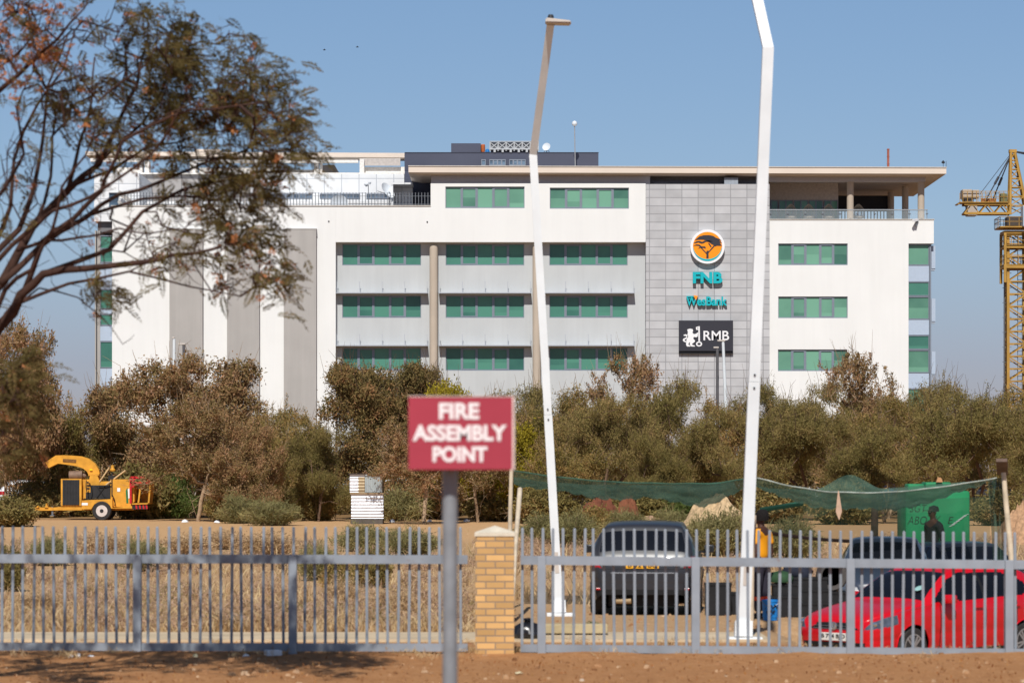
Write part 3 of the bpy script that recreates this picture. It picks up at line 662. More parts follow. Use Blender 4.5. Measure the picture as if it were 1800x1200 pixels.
cc = thing('security_camera', 'white security camera on a bracket below the terrace balustrade', 'camera', (X(1610), YB - .01, Z(389)))
mb = MB(); mb.bar((.1, -.1, .1), (-.25, -.55, -.0), .16); mb.build('camera_body', M_signw, cc)
mb = MB(); mb.bar((.12, -.02, .05), (-.05, -.25, -.35), .1); mb.build('bracket', M_rail, cc)
# wicker chairs on the terrace
M_wick = mat('wicker', lin(150, 142, 132), .8, var=.2)
def egg_chair(x, lab):
    r = thing('wicker_chair', lab, 'chair', (X(x), YB + 2.4, Z(386)), 0, 'wicker egg chairs on the roof terrace')
    mb = MB(); n = 14
    for k in range(n):
        a = -1.3 + 2.6 * k / (n - 1); pts = []
        for j in range(9):
            t = j / 8; rr = .42 * math.sin(math.pi * (.12 + .86 * t)) ** .8
            pts.append((rr * math.sin(a), rr * math.cos(a), .28 + 1.0 * t))
        mb.tube(pts, .02, 4)
    mb.build('shell', M_wick, r)
    mb = MB(); mb.lathe([(.1, .25), (.4, .3), (.42, .42), (.36, .44)], n=16); mb.build('seat', M_wick, r)
    mb = MB(); mb.lathe([(.36, 0), (.36, .04), (.06, .06), (.06, .26)], n=14); mb.build('base', M_dark, r)
for x, lab in ((1396, 'grey wicker egg chair on the terrace, first from the stone tower'), (1427.5, 'grey wicker egg chair on the terrace, second from the stone tower'), (1463, 'grey wicker egg chair on the terrace just left of the thick round column'), (1516, 'grey wicker egg chair on the terrace just right of the thick round column')): egg_chair(x, lab)
# ------------------------------------------------------------------ trees
M_bark = mat('bark', lin(160, 136, 110), .95, var=.3, scale=5, bump=.4)
M_barkd = mat('dark_bark', lin(104, 82, 66), .95, var=.25, scale=5, bump=.4)
L_russet = leaf_mat('russet_leaves', [(0, lin(99, 84, 51)), (.3, lin(134, 118, 77)), (.6, lin(162, 131, 93)), (.85, lin(180, 138, 104)), (1, lin(197, 159, 131))], .3)
L_olive = leaf_mat('olive_leaves', [(0, lin(90, 84, 51)), (.4, lin(128, 117, 70)), (.75, lin(154, 136, 87)), (1, lin(174, 144, 100))], .3)
L_mixed = leaf_mat('mixed_leaves', [(0, lin(94, 87, 49)), (.35, lin(131, 120, 69)), (.65, lin(160, 136, 85)), (1, lin(188, 145, 98))], .3)
L_green = leaf_mat('bush_green', [(0, lin(68, 85, 44)), (.5, lin(104, 119, 64)), (1, lin(141, 149, 89))], .4)
L_yellow = leaf_mat('yellow_green_leaves', [(0, lin(119, 111, 38)), (.5, lin(173, 156, 53)), (1, lin(205, 184, 77))], .45)
L_grey = leaf_mat('grey_green_bush', [(0, lin(107, 104, 70)), (.5, lin(147, 141, 96)), (1, lin(186, 171, 119))], .4)
L_dark = leaf_mat('dark_leaves', [(0, lin(78, 74, 48)), (.4, lin(114, 103, 66)), (.75, lin(147, 124, 81)), (1, lin(177, 133, 95))], .3)
L_dry = leaf_mat('dry_weeds', [(0, lin(158, 130, 93)), (.5, lin(195, 166, 127)), (1, lin(225, 197, 159))], .3)

def unit(a): return a / np.maximum(np.linalg.norm(a, axis=-1, keepdims=True), 1e-6)
def leaves(rs, centers, dirs, per, sig, ln, wd, flat=0.0):
    """diamond leaves scattered round centres"""
    n = len(centers) * per
    c = np.repeat(centers, per, 0) + rs.normal(0, 1, (n, 3)) * sig
    d = unit(np.repeat(dirs, per, 0) * .6 + rs.normal(0, 1, (n, 3)))
    q = rs.normal(0, 1, (n, 3)); q[:, 2] += flat * 3; s = unit(np.cross(d, q))
    l = (ln * np.clip(rs.lognormal(-.08, .42, n), .35, 2.3))[:, None]; k = (wd * rs.uniform(.6, 1.4, n))[:, None]
    V = np.stack([c - d * l / 2, c + s * k / 2, c + d * l / 2, c - s * k / 2], 1).reshape(-1, 3)
    return V, np.arange(4 * n).reshape(-1, 4)
def grow(rs, nodes, parents, tips, jit=.06, step=.7, lim=1e9):
    """joins each tip to the nearest grown node; returns nodes, parents, tip ids"""
    N = np.array(nodes, float); pa = list(parents); ids = []
    base = N[0]
    order = np.argsort(np.min(np.linalg.norm(tips[:, None] - N[None], axis=-1), 1))
    for k in order:
        t = tips[k]; D = t - N; dist = np.linalg.norm(D, axis=1)
        cost = dist + np.where(D[:, 2] < 0, .6 * -D[:, 2], 0)
        j = int(np.argmin(cost)); m = max(1, int(dist[j] / step)); a = N[j]; last = j; new = []
        for i in range(1, m + 1):
            p = a + (t - a) * i / m
            if i < m: p = p + rs.normal(0, jit * dist[j] / m * 2, 3) + np.array([0, 0, .1 * math.sin(math.pi * i / m) * dist[j] * .5])
            new.append(p); pa.append(last); last = len(N) + len(new) - 1
        N = np.vstack([N, new]); ids.append(last)
    return N, pa, ids
def limb_mesh(N, pa, r_tip, mbk=None, power=.47, nmax=7, rmax=1e9):
    cnt = np.zeros(len(N)); child = np.zeros(len(N), int)
    for i in range(len(N) - 1, 0, -1):
        if pa[i] >= 0: child[pa[i]] += 1
    for i in range(len(N) - 1, -1, -1):
        if child[i] == 0: cnt[i] += 1
        if pa[i] >= 0: cnt[pa[i]] += cnt[i]
    r = np.minimum(r_tip * cnt ** power, rmax)
    mb = MB()
    for i in range(len(N)):
        if pa[i] < 0: continue
        rr = r[i]; k = 4 if rr < .03 else nmax
        mb.tube([N[pa[i]], N[i]], [min(r[pa[i]], rr * 1.35), rr], k, cap=False)
    return mb
def lobe_tips(rs, n, Rx, H0, H1, kind):
    tips = []
    nl = {'umbrella': 26, 'round': 34, 'tall': 30, 'wispy': 30}[kind]
    lobes = []
    for k in range(nl):
        a = rs.uniform(0, 2 * math.pi); r = Rx * math.sqrt(rs.uniform(0, 1)) * .95
        q = r / Rx
        if kind == 'umbrella': z = H0 + (H1 - H0) * (.86 - .45 * q ** 2 + rs.uniform(-.55, .1)); s = (Rx * .3, Rx * .3, (H1 - H0) * .13)
        elif kind == 'wispy': z = H0 + (H1 - H0) * (.82 - .4 * q ** 2 + rs.uniform(-.7, .12)); s = (Rx * .27, Rx * .27, (H1 - H0) * .18)
        elif kind == 'tall': z = H0 + (H1 - H0) * rs.uniform(.1, .95); r *= math.sin(math.pi * (.12 + .8 * (z - H0) / (H1 - H0))) ** .6; s = (Rx * .28, Rx * .28, (H1 - H0) * .12)
        else: z = H0 + (H1 - H0) * (rs.uniform(.12, .9)); r *= max(.25, math.sqrt(max(.02, 1 - ((z - H0) / (H1 - H0) * 1.5 - .5) ** 2))); s = (Rx * .26, Rx * .26, (H1 - H0) * .14)
        lobes.append((r * math.cos(a), r * math.sin(a), z, s))
    for k in range(n):
        x, y, z, s = lobes[rs.randint(nl)]
        d = unit(rs.normal(0, 1, 3)); f = rs.uniform(.3, 1) ** .5
        if d[2] < 0 and rs.uniform() < .75: d[2] *= -1
        tips.append((x + d[0] * s[0] * f, y + d[1] * s[1] * f, max(.35, z + d[2] * s[2] * f)))
    return np.array(tips)
def tree_mesh(seed, kind, Rx, H0, H1, lm, bark, ntips=260, per=120, sig=.2, ln=.13, wd=.05, stems=3, spikes=40, fork=.7, tipr=.011, flat=0):
    rs = np.random.RandomState(seed)
    tips = lobe_tips(rs, ntips, Rx, H0, H1, kind)
    nodes = [(0, 0, -.25), (0, 0, .1)]; pa = [-1, 0]
    for s in range(stems):
        a = 2 * math.pi * (s + rs.uniform(-.25, .25)) / stems; q = fork * rs.uniform(.6, 1.2); last = 1
        for i in range(1, 5):
            nodes.append((math.cos(a) * q * .2 * i * rs.uniform(.8, 1.2), math.sin(a) * q * .2 * i * rs.uniform(.8, 1.2), .1 + (H0 * .75 + (H1 - H0) * .12) * i / 4)); pa.append(last); last = len(nodes) - 1
    N, pa, ids = grow(rs, nodes, pa, tips)
    mb = limb_mesh(N, pa, tipr)
    T = N[ids]; Dr = unit(T - N[[pa[i] for i in ids]])
    # loose shoots past the crown
    extra = []
    for k in rs.choice(len(T), min(spikes, len(T)), False):
        up = unit(Dr[k] + np.array([0, 0, .9]) + rs.normal(0, .35, 3)); l = rs.uniform(.3, .95)
        mb.tube([T[k], T[k] + up * l * .5, T[k] + up * l + rs.normal(0, .05, 3)], [.012, .009, .004], 3, cap=False)
        for q in range(5): extra.append((T[k] + up * l * (q + 1) / 5, up))
    # bare pale sticks that show between the leaf clumps
    for k in range(150):
        j = rs.randint(len(N)); o = unit(N[j] - np.array([0, 0, H0 * .6]) + rs.normal(0, .8, 3)); l = rs.uniform(.5, 1.5); bend = rs.normal(0, .12, 3)
        mb.tube([N[j], N[j] + o * l * .5 + bend, N[j] + o * l], [.016, .012, .005], 3, cap=False)
    V, Q = leaves(rs, T, Dr, per, sig, ln, wd, flat)
    if extra:
        V2, Q2 = leaves(rs, np.array([e[0] for e in extra]), np.array([e[1] for e in extra]), 12, .06, ln, wd)
        Q = np.vstack([Q, Q2 + len(V)]); V = np.vstack([V, V2])
    crown = fast_mesh('crown', V, Q, lm)
    tm = bpy.data.meshes.new('trunk'); tm.from_pydata(mb.v, [], mb.f); tm.materials.append(bark); smooth_mesh(tm, 180)
    return tm, crown

TREES = {}
def variety(key, **k): TREES[key] = (tree_mesh(**k), k['H1'] + .35, k['Rx'] * 1.12)
variety('russet_a', seed=11, kind='round', Rx=3.6, H0=0.90, H1=6.8, lm=L_russet, bark=M_bark, ntips=478, per=88, ln=.14, wd=.065, stems=4, spikes=54)
variety('russet_b', seed=12, kind='round', Rx=3.0, H0=0.75, H1=5.6, lm=L_russet, bark=M_bark, ntips=406, per=88, ln=.14, wd=.065, stems=4, spikes=42)
variety('dark_a', seed=13, kind='tall', Rx=2.6, H0=0.90, H1=6.4, lm=L_dark, bark=M_barkd, ntips=435, per=111, ln=.13, wd=.06, stems=2, spikes=18)
variety('olive_a', seed=14, kind='umbrella', Rx=3.96, H0=1.20, H1=5.6, lm=L_olive, bark=M_barkd, ntips=522, per=111, sig=.19, ln=.15, wd=.035, stems=3, spikes=48)
variety('olive_b', seed=15, kind='umbrella', Rx=3.30, H0=0.98, H1=4.8, lm=L_olive, bark=M_barkd, ntips=464, per=111, sig=.19, ln=.15, wd=.035, stems=3, spikes=42)
variety('mixed_a', seed=16, kind='wispy', Rx=3.2, H0=0.90, H1=6.6, lm=L_mixed, bark=M_bark, ntips=478, per=88, sig=.18, ln=.14, wd=.045, stems=3, spikes=66)
variety('mixed_b', seed=17, kind='wispy', Rx=2.8, H0=0.75, H1=5.4, lm=L_mixed, bark=M_bark, ntips=435, per=93, sig=.18, ln=.14, wd=.045, stems=3, spikes=54)
variety('bare_a', seed=18, kind='wispy', Rx=2.4, H0=2.00, H1=7.2, lm=L_russet, bark=M_bark, ntips=348, per=36, sig=.16, ln=.13, wd=.06, stems=3, spikes=140)
variety('yellow_a', seed=19, kind='round', Rx=1.9, H0=0.45, H1=4.6, lm=L_yellow, bark=M_barkd, ntips=275, per=80, ln=.15, wd=.08, stems=2, spikes=20)
rt = random.Random(8)
def plant_tree(key, x, Y, top, label, cat='tree', name='tree', group='bushveld trees in front of the bank', width=None, rz=None):
    """x: column of the trunk, top: row of the crown top, width: crown width in photo pixels"""
    (tm, crown), h, r = TREES[key]
    X0 = px(x, Y); z0 = gz(X0, Y); H_ = pz(top, Y) - z0; s = H_ / h
    sx = s if width is None else (width * Y / F / 2) / r
    t = thing(name, label, cat, (X0, Y, z0), rz if rz is not None else rt.uniform(0, 6.28), group)
    t.scale = (sx, sx, s)
    link('trunk', tm, t); link('crown', crown, t)
    return t
for a in (
    # key, column, distance, top row, width, label
    ('russet_a', 10, 141, 552, 230, 'tall rusty brown tree at the far left edge of the row'),
    ('mixed_b', 128, 146, 655, 190, 'brown green tree between the tall left edge tree and the wide russet tree'),
    ('russet_a', 342, 141, 610, 330, 'widest russet tree with pale forked trunks right of the yellow machine'),
    ('russet_b', 205, 146, 668, 220, 'russet tree directly behind the yellow machine'),
    ('mixed_b', 480, 140, 682, 190, 'low brown tree in front of the taupe wall strips'),
    ('mixed_a', 540, 150, 694, 150, 'thin brown tree left of the corrugated booth'),
    ('dark_a', 640, 136, 640, 200, 'dark reddish tree rising over the corrugated booth'),
    ('dark_a', 740, 142, 642, 180, 'dark reddish tree directly behind the red sign, left side'),
    ('yellow_a', 792, 134, 668, 130, 'yellow green tree peeping over the top of the red sign'),
    ('yellow_a', 905, 133, 742, 120, 'yellow green tree at the right edge of the red sign'),
    ('mixed_a', 868, 148, 652, 210, 'brown olive tree left of the nearer slim white lamp post'),
    ('mixed_a', 1000, 144, 640, 220, 'reddish olive tree just right of the thin white lamp post base line'),
    ('bare_a', 1110, 147, 603, 160, 'twiggy half bare tree touching the lower windows beside the stone tower'),
    ('olive_a', 1075, 131, 672, 230, 'rounded olive thorn tree left of the stone tower'),
    ('olive_b', 1190, 140, 658, 210, 'olive thorn tree in front of the stone tower, left half'),
    ('mixed_b', 1285, 150, 668, 170, 'brown thorn tree in front of the stone tower, right half'),
    ('olive_b', 1262, 130, 712, 190, 'lower grey green thorn tree left of the wide white lamp post'),
    ('olive_a', 1405, 134, 680, 260, 'flat topped olive thorn tree right of the wide white lamp post'),
    ('mixed_a', 1418, 152, 662, 190, 'brown thorn tree below the lowest right wing windows'),
    ('bare_a', 1512, 145, 600, 165, 'tall twiggy reddish tree standing against the white right wing'),
    ('mixed_a', 1562, 138, 655, 220, 'reddish olive tree below the glazed building corner'),
    ('olive_a', 1630, 150, 646, 230, 'feathery green thorn tree just right of the building corner'),
    ('olive_a', 1715, 133, 668, 290, 'broad dark thorn tree right of the green kiosk'),
    ('mixed_a', 1790, 146, 642, 220, 'olive tree in front of the yellow crane mast'),
    ('olive_b', 1555, 128, 742, 210, 'low dense thorn tree behind the peak of the shade net'),
    ('olive_b', 1835, 128, 720, 230, 'dark thorn tree at the far right edge of the row'),
    ('mixed_b', 430, 158, 668, 170, 'faint brown tree behind the widest russet tree'),
    ('olive_b', 690, 162, 662, 200, 'olive tree far behind the dark reddish pair'),
    ('olive_b', 950, 164, 672, 210, 'olive tree far back between the two white lamp posts'),
    ('olive_b', 1340, 166, 668, 200, 'olive tree far back behind the wide white lamp post'),
    ('olive_b', 1480, 168, 664, 220, 'olive tree far back below the right wing wall'),
    ('mixed_b', 60, 160, 660, 200, 'brown tree far back behind the left edge tree'),
    ('olive_b', 560, 132, 748, 150, 'small olive tree immediately left of the corrugated booth'),
    ('dark_a', 860, 138, 700, 150, 'dark bushy tree behind the right half of the red sign'),
    ('mixed_b', 985, 129, 742, 170, 'low brown thorn tree above the left end of the shade net'),
    ('mixed_b', 90, 147, 726, 190, 'low brown tree behind the chute of the yellow machine'),
    ('russet_b', 440, 131, 742, 150, 'low russet tree right of the widest russet tree trunk'),
    ('bare_a', 745, 127, 700, 190, 'thinly leaved tree with dark forked trunks right behind the steel sign post'),
    ('bare_a', 348, 132, 690, 200, 'thinly leaved tree with pale bare trunks in front of the widest russet tree'),
    ('bare_a', 840, 130, 720, 150, 'thinly leaved tree whose trunk stands right of the steel sign post'),
    ('olive_b', 1140, 128, 760, 150, 'low olive thorn tree above the middle of the left net'),
):
    plant_tree(a[0], a[1], a[2], a[3], a[5], width=a[4])

# ------------------------------------------------------------------ bushes
def bush_mesh(seed, lm, n=70, per=70, Rx=.9, H=1.1, ln=.13, wd=.03, sig=.1, up=1.0):
    rs = np.random.RandomState(seed); mb = MB(); T = []; D = []
    for k in range(n):
        a = rs.uniform(0, 6.28); q = math.sqrt(rs.uniform(0, 1)); d = np.array([math.cos(a) * q * Rx, math.sin(a) * q * Rx, H * (1.0 - .55 * q ** 2) * rs.uniform(.55, 1.08)])
        b = np.array([math.cos(a) * q * .22, math.sin(a) * q * .22, -.05]); m = (b + d) / 2 + np.array([0, 0, .12 * H]) + rs.normal(0, .04, 3)
        mb.tube([b, m, d], [.014, .01, .004], 3, cap=False)
        for f in (.35, .55, .75, .95): T.append(b * (1 - f) ** 2 + 2 * m * f * (1 - f) + d * f * f); D.append(unit(d - m) * up)
    V, Q = leaves(rs, np.array(T), np.array(D), per // 4, sig, ln, wd)
    cm = fast_mesh('foliage', V, Q, lm)
    tm = bpy.data.meshes.new('stems'); tm.from_pydata(mb.v, [], mb.f); tm.materials.append(M_bark); 
    return tm, cm
BUSH = {'green': bush_mesh(31, L_green, 80, 110), 'grey': bush_mesh(32, L_grey, 90, 90, up=2.2, ln=.16, wd=.022), 'dark': bush_mesh(33, L_olive, 90, 130, wd=.05),
        'dry': bush_mesh(34, L_dry, 90, 40, up=1.5, ln=.12, wd=.03), 'brown': bush_mesh(35, L_mixed, 80, 110, wd=.05)}
def plant_bush(key, x, Y, top, width, label, group='bushes in the field'):
    tm, cm = BUSH[key]; X0 = px(x, Y); z0 = gz(X0, Y); h = (pz(top, Y) - z0) / 1.15; r = width * Y / F / 2
    t = thing('bush', label, 'bush', (X0, Y, z0), rt.uniform(0, 6.28), group); t.scale = (r, r, h)
    link('stems', tm, t); link('foliage', cm, t); return t
for b in (
    ('green', 304, 139, 832, 100, 'bright green bush at the rear end of the yellow machine'),
    ('dark', 248, 138, 815, 130, 'dark green bush behind the hopper of the yellow machine'),
    ('grey', 478, 124, 872, 115, 'feathery grey green bush at the edge of the track left of the booth'),
    ('grey', 420, 128, 862, 90, 'grey green bush below the russet tree trunks'),
    ('brown', 400, 132, 855, 90, 'brown bush at the foot of the widest russet tree'),
    ('dark', 470, 136, 838, 120, 'dark bush in the shade of the low brown tree'),
    ('dark', 20, 122, 872, 110, 'green brown bush at the left edge beside the machine drawbar'),
    ('brown', 70, 142, 862, 120, 'brown scrub behind the machine drawbar'),
    ('dark', 560, 134, 850, 90, 'dark scrub left of the corrugated booth'),
    ('grey', 700, 133, 850, 110, 'grey green scrub right of the corrugated booth'),
    ('dark', 770, 138, 846, 120, 'dark scrub behind the forked tree trunk'),
    ('dark', 868, 133, 858, 110, 'dark scrub behind the steel sign post, right side'),
    ('grey', 640, 92, 916, 130, 'green weedy bush behind the fence left of the steel sign post, nearer the booth'),
    ('grey', 720, 88, 922, 120, 'green weedy bush behind the fence just left of the brick pillar'),
    ('grey', 560, 70, 948, 90, 'sparse green weed behind the fence post left of the sign'),
    ('dry', 600, 56, 1006, 80, 'dry tan weed clump behind the fence left of the sign post'),
    ('grey', 955, 100, 898, 110, 'grey green bush left of the dark parked hatchback'),
    ('grey', 1010, 96, 892, 110, 'grey green bush behind the roof of the dark hatchback, left corner'),
    ('grey', 1270, 88, 888, 150, 'grey green bush right of the dark hatchback below the chip heap'),
    ('grey', 1235, 92, 902, 90, 'small grey green bush at the right rear corner of the dark hatchback'),
    ('brown', 1045, 112, 884, 80, 'brown weeds growing in front of the red boulders'),
    ('grey', 1100, 108, 890, 90, 'grey weeds directly behind the roof of the dark hatchback, middle'),
    ('grey', 1180, 106, 888, 90, 'grey weeds behind the roof of the dark hatchback, right corner'),
    ('grey', 1390, 84, 902, 130, 'weedy bush behind the translucent net wall'),
    ('dark', 1130, 124, 858, 130, 'dark bush under the left half of the shade net'),
    ('green', 1190, 124, 862, 110, 'green bush between the red boulders and the chip heap'),
    ('dark', 960, 128, 852, 120, 'dark bush left of the red boulders'),
    ('dark', 1480, 126, 850, 130, 'dark bush behind the hanging tan cloth'),
    ('dark', 1760, 124, 860, 120, 'dark bush behind the rough timber pole'),
    ('dark', 1360, 128, 848, 130, 'dark bush behind the wide white lamp post'),
    ('dry', 330, 88, 934, 120, 'pinkish dry brush behind the fence, below the yellow machine'),
    ('dry', 180, 90, 932, 110, 'pinkish dry brush behind the left fence panel'),
    ('dry', 470, 86, 930, 130, 'pinkish dry brush below the feathery track bush'),
    ('dry', 395, 94, 928, 90, 'dry twiggy brush beside the pinkish clump'),
    ('dry', 690, 52, 1030, 110, 'low pinkish weeds right beside the steel sign post'),
    ('dry', 70, 54, 1035, 120, 'low pinkish weeds behind the far left fence pickets'),
    ('dark', 15, 64, 960, 70, 'green weed at the left picture edge behind the fence'),
    ('grey', 250, 76, 940, 100, 'low green scrub patch behind the second post from the left'),
    ('grey', 90, 80, 936, 90, 'low green scrub patch behind the far left panel'),
    ('dark', 655, 66, 958, 80, 'dark green scrub clump behind the pickets left of the steel sign post'),
    ('brown', 595, 62, 975, 70, 'brown green weed behind the fence between post and sign'),
):
    plant_bush(*b)
pp = thing('low_weed', 'little green weed patch near the dark hatchback rear wheel', 'weed', (px(1040, 46), 46, gz(px(1040, 46), 46))); pp.scale = (.22, .18, .12)
link('stems', BUSH['green'][0], pp); link('foliage', BUSH['green'][1], pp)

def thicket():
    rs = np.random.RandomState(77); n = 2300; Y = rs.uniform(150, 178, n); Xx = rs.uniform(-1, 1, n) * Y * .2
    h = (2.2 + 1.1 * np.sin(Xx * .35 + 1) + .7 * np.sin(Xx * .9)) * rs.uniform(.15, 1.05, n) ** .6
    T = np.stack([Xx, Y, ground_z(Xx, Y) + np.maximum(.2, h)], 1)
    V, Q = leaves(rs, T, unit(rs.normal(0, 1, (n, 3))), 70, .3, .2, .09)
    tag(link('thicket', fast_mesh('thicket', V, Q, L_dark)), 'dark low thicket filling the gaps far behind the tree row', 'thicket', kind='stuff')
thicket()
# ------------------------------------------------------------------ dry grass, stones and fallen leaves (uncountable)
def grass():
    rs = np.random.RandomState(4); n = 95000
    Y = 44.8 + 75 * rs.uniform(0, 1, n) ** 1.7; Xx = rs.uniform(-1, 1, n) * Y * .175
    def nz(a, b, s): return np.sin(Xx * a + s) * np.sin(Y * b + s * 2) 
    dens = .4 + .45 * nz(.9, .5, 1) + .4 * nz(2.3, 1.4, 4) + .3 * nz(5.1, 3.3, 2)
    dens += np.where(Y < 56, .2, 0) - np.where(Y > 66, .15, 0) - np.where(Y > 100, .3, 0)
    pxx = Xx * F / Y + CX
    dens = np.where((pxx > 880) & (Y < 57.5), -1, dens)          # trodden ground by the cars
    dens = np.where((pxx > 1300) & (Y < 62), -1, dens)
    dens = np.where((Y > 103), -.2 + .3 * nz(.7, 2, 3), dens)
    k = rs.uniform(0, 1, n) < dens; Xx, Y, dens = Xx[k], Y[k], dens[k]; n = len(Y)
    Zz = ground_z(Xx, Y); h = (.05 + .30 * rs.uniform(0, 1, n) ** 2) * (.45 + .75 * np.clip(dens, 0, 1)); wv = .007 + .007 * Y / 60
    a = rs.uniform(0, 6.28, n); lean = rs.uniform(.1, 1.5, n) * h; b = rs.uniform(0, 6.28, n)
    p = np.stack([Xx, Y, Zz - .02], 1); sd = np.stack([np.cos(a) * wv, np.sin(a) * wv, np.zeros(n)], 1)
    mid = p + np.stack([np.cos(b) * lean * .35, np.sin(b) * lean * .35, h * .62], 1); tip = p + np.stack([np.cos(b) * lean, np.sin(b) * lean, h], 1)
    V = np.stack([p - sd, p + sd, mid + sd * .7, mid - sd * .7, mid - sd * .7, mid + sd * .7, tip + sd * .1, tip - sd * .1], 1)
    V = np.delete(V.reshape(-1, 3), [], 0); i = np.arange(n)[:, None] * 8
    # share the middle edge so that a blade is one island
    V = V.reshape(n, 8, 3)[:, [0, 1, 2, 3, 6, 7]].reshape(-1, 3); i = np.arange(n)[:, None] * 6
    Q = np.vstack([i + np.array([[0, 1, 2, 3]]), i + np.array([[3, 2, 4, 5]])])
    m = leaf_mat('straw', [(0, lin(156, 122, 88)), (.3, lin(198, 168, 122)), (.55, lin(222, 200, 158)), (.8, lin(194, 160, 128)), (1, lin(166, 136, 110))], .4, .9)
    global MATS_STRAW; MATS_STRAW = m
    tag(link('dry_grass', fast_mesh('dry_grass', V, Q, m)), 'tall straw coloured grass covering the field behind the fence', 'grass', kind='stuff')
grass()
def brush():
    rs = np.random.RandomState(14); T = []; D = []
    for k in range(380):
        Y = 45.5 + 66 * rs.uniform(0, 1) ** 1.5; x = rs.uniform(-1, 1) * Y * .172; pxx = x * F / Y + CX
        if pxx > 880 and Y < 58: continue
        if pxx > 1300 and Y < 63: continue
        if 103 < Y: continue
        s = rs.uniform(.12, .5); hh = rs.uniform(.1, .42); m = int(60 * s / .3)
        a = rs.uniform(0, 6.28, m); q = np.sqrt(rs.uniform(0, 1, m)); xx, yy = x + np.cos(a) * q * s, Y + np.sin(a) * q * s
        T.append(np.stack([xx, yy, ground_z(xx, yy) + hh * (1 - .6 * q ** 2) * rs.uniform(.1, 1, m)], 1)); D.append(np.stack([np.cos(a) * q, np.sin(a) * q, np.full(m, 1.2)], 1))
    V, Q = leaves(rs, np.vstack(T), np.vstack(D), 7, .05, .1, .016)
    m = leaf_mat('brush', [(0, lin(140, 112, 84)), (.3, lin(182, 150, 122)), (.6, lin(210, 182, 158)), (.85, lin(162, 146, 98)), (1, lin(136, 130, 84))], .4, .35)
    tag(link('dry_brush', fast_mesh('dry_brush', V, Q, m)), 'low dry pinkish brush and weeds scattered through the field', 'brush', kind='stuff')
brush()
def tufts():
    rs = np.random.RandomState(41); T = []; D = []
    for k in range(90):
        Y = rs.choice([rs.uniform(38.4, 41.8), rs.uniform(39.2, 39.9)]); x = rs.uniform(-1, 1) * 7.2; m = rs.randint(10, 40); s = rs.uniform(.04, .16)
        xx, yy = x + rs.normal(0, s, m), Y + rs.normal(0, s, m); T.append(np.stack([xx, yy, ground_z(xx, yy) + rs.uniform(.01, .09, m)], 1)); D.append(np.stack([rs.normal(0, .5, m), rs.normal(0, .5, m), np.full(m, 1.3)], 1))
    V, Q = leaves(rs, np.vstack(T), np.vstack(D), 2, .01, .09, .009)
    tag(link('dry_tufts', fast_mesh('dry_tufts', V, Q, MATS_STRAW)), 'short dry grass tufts along the foot of the fence', 'grass', kind='stuff')
tufts()
def scatter():
    rs = np.random.RandomState(9); V = []; Q = []
    n = 2400; Y = np.concatenate([rs.uniform(33.5, 41.8, n // 2), rs.uniform(44.5, 56, n // 2)]); Xx = rs.uniform(-1, 1, n) * Y * .172
    s = .007 + .03 * rs.uniform(0, 1, n) ** 5
    base = np.array([(-1, -1, -.6), (1, -1, -.6), (1, 1, -.6), (-1, 1, -.6), (-.6, -.6, .6), (.6, -.6, .6), (.6, .6, .6), (-.6, .6, .6)])
    qd = np.array([(0, 3, 2, 1), (4, 5, 6, 7), (0, 1, 5, 4), (1, 2, 6, 5), (2, 3, 7, 6), (3, 0, 4, 7)])
    for k in range(n):
        a = rs.uniform(0, 6.28); c, d = math.cos(a), math.sin(a); b = base * (s[k] * rs.uniform(.7, 1.4, 3)) * rs.uniform(.75, 1.2, (8, 3))
        V.append(np.stack([b[:, 0] * c - b[:, 1] * d + Xx[k], b[:, 0] * d + b[:, 1] * c + Y[k], b[:, 2] + gz(Xx[k], Y[k]) + s[k] * .3], 1)); Q.append(qd + 8 * k)
    m = leaf_mat('pebbles', [(0, lin(110, 74, 48)), (.5, lin(164, 124, 90)), (.85, lin(196, 170, 140)), (1, lin(220, 210, 196))], 0.0, 3)
    tag(link('pebbles', fast_mesh('pebbles', np.vstack(V), np.vstack(Q), m)), 'small stones and clods scattered over the bare orange soil', 'stones', kind='stuff')
    n = 2200; Y = rs.uniform(33.5, 42, n); Xx = rs.uniform(-1, 1, n) * Y * .172; c = np.stack([Xx, Y, ground_z(Xx, Y) + .02], 1)
    V, Q = leaves(rs, c, np.zeros((n, 3)), 1, 0, .04, .018, 1.5)
    tag(link('fallen_leaves', fast_mesh('fallen_leaves', V, Q, leaf_mat('fallen', [(0, lin(96, 60, 34)), (.6, lin(150, 96, 56)), (1, lin(186, 150, 96))], .1, 3))), 'fallen leaves littering the soil in front of the fence', 'leaves', kind='stuff')
scatter()

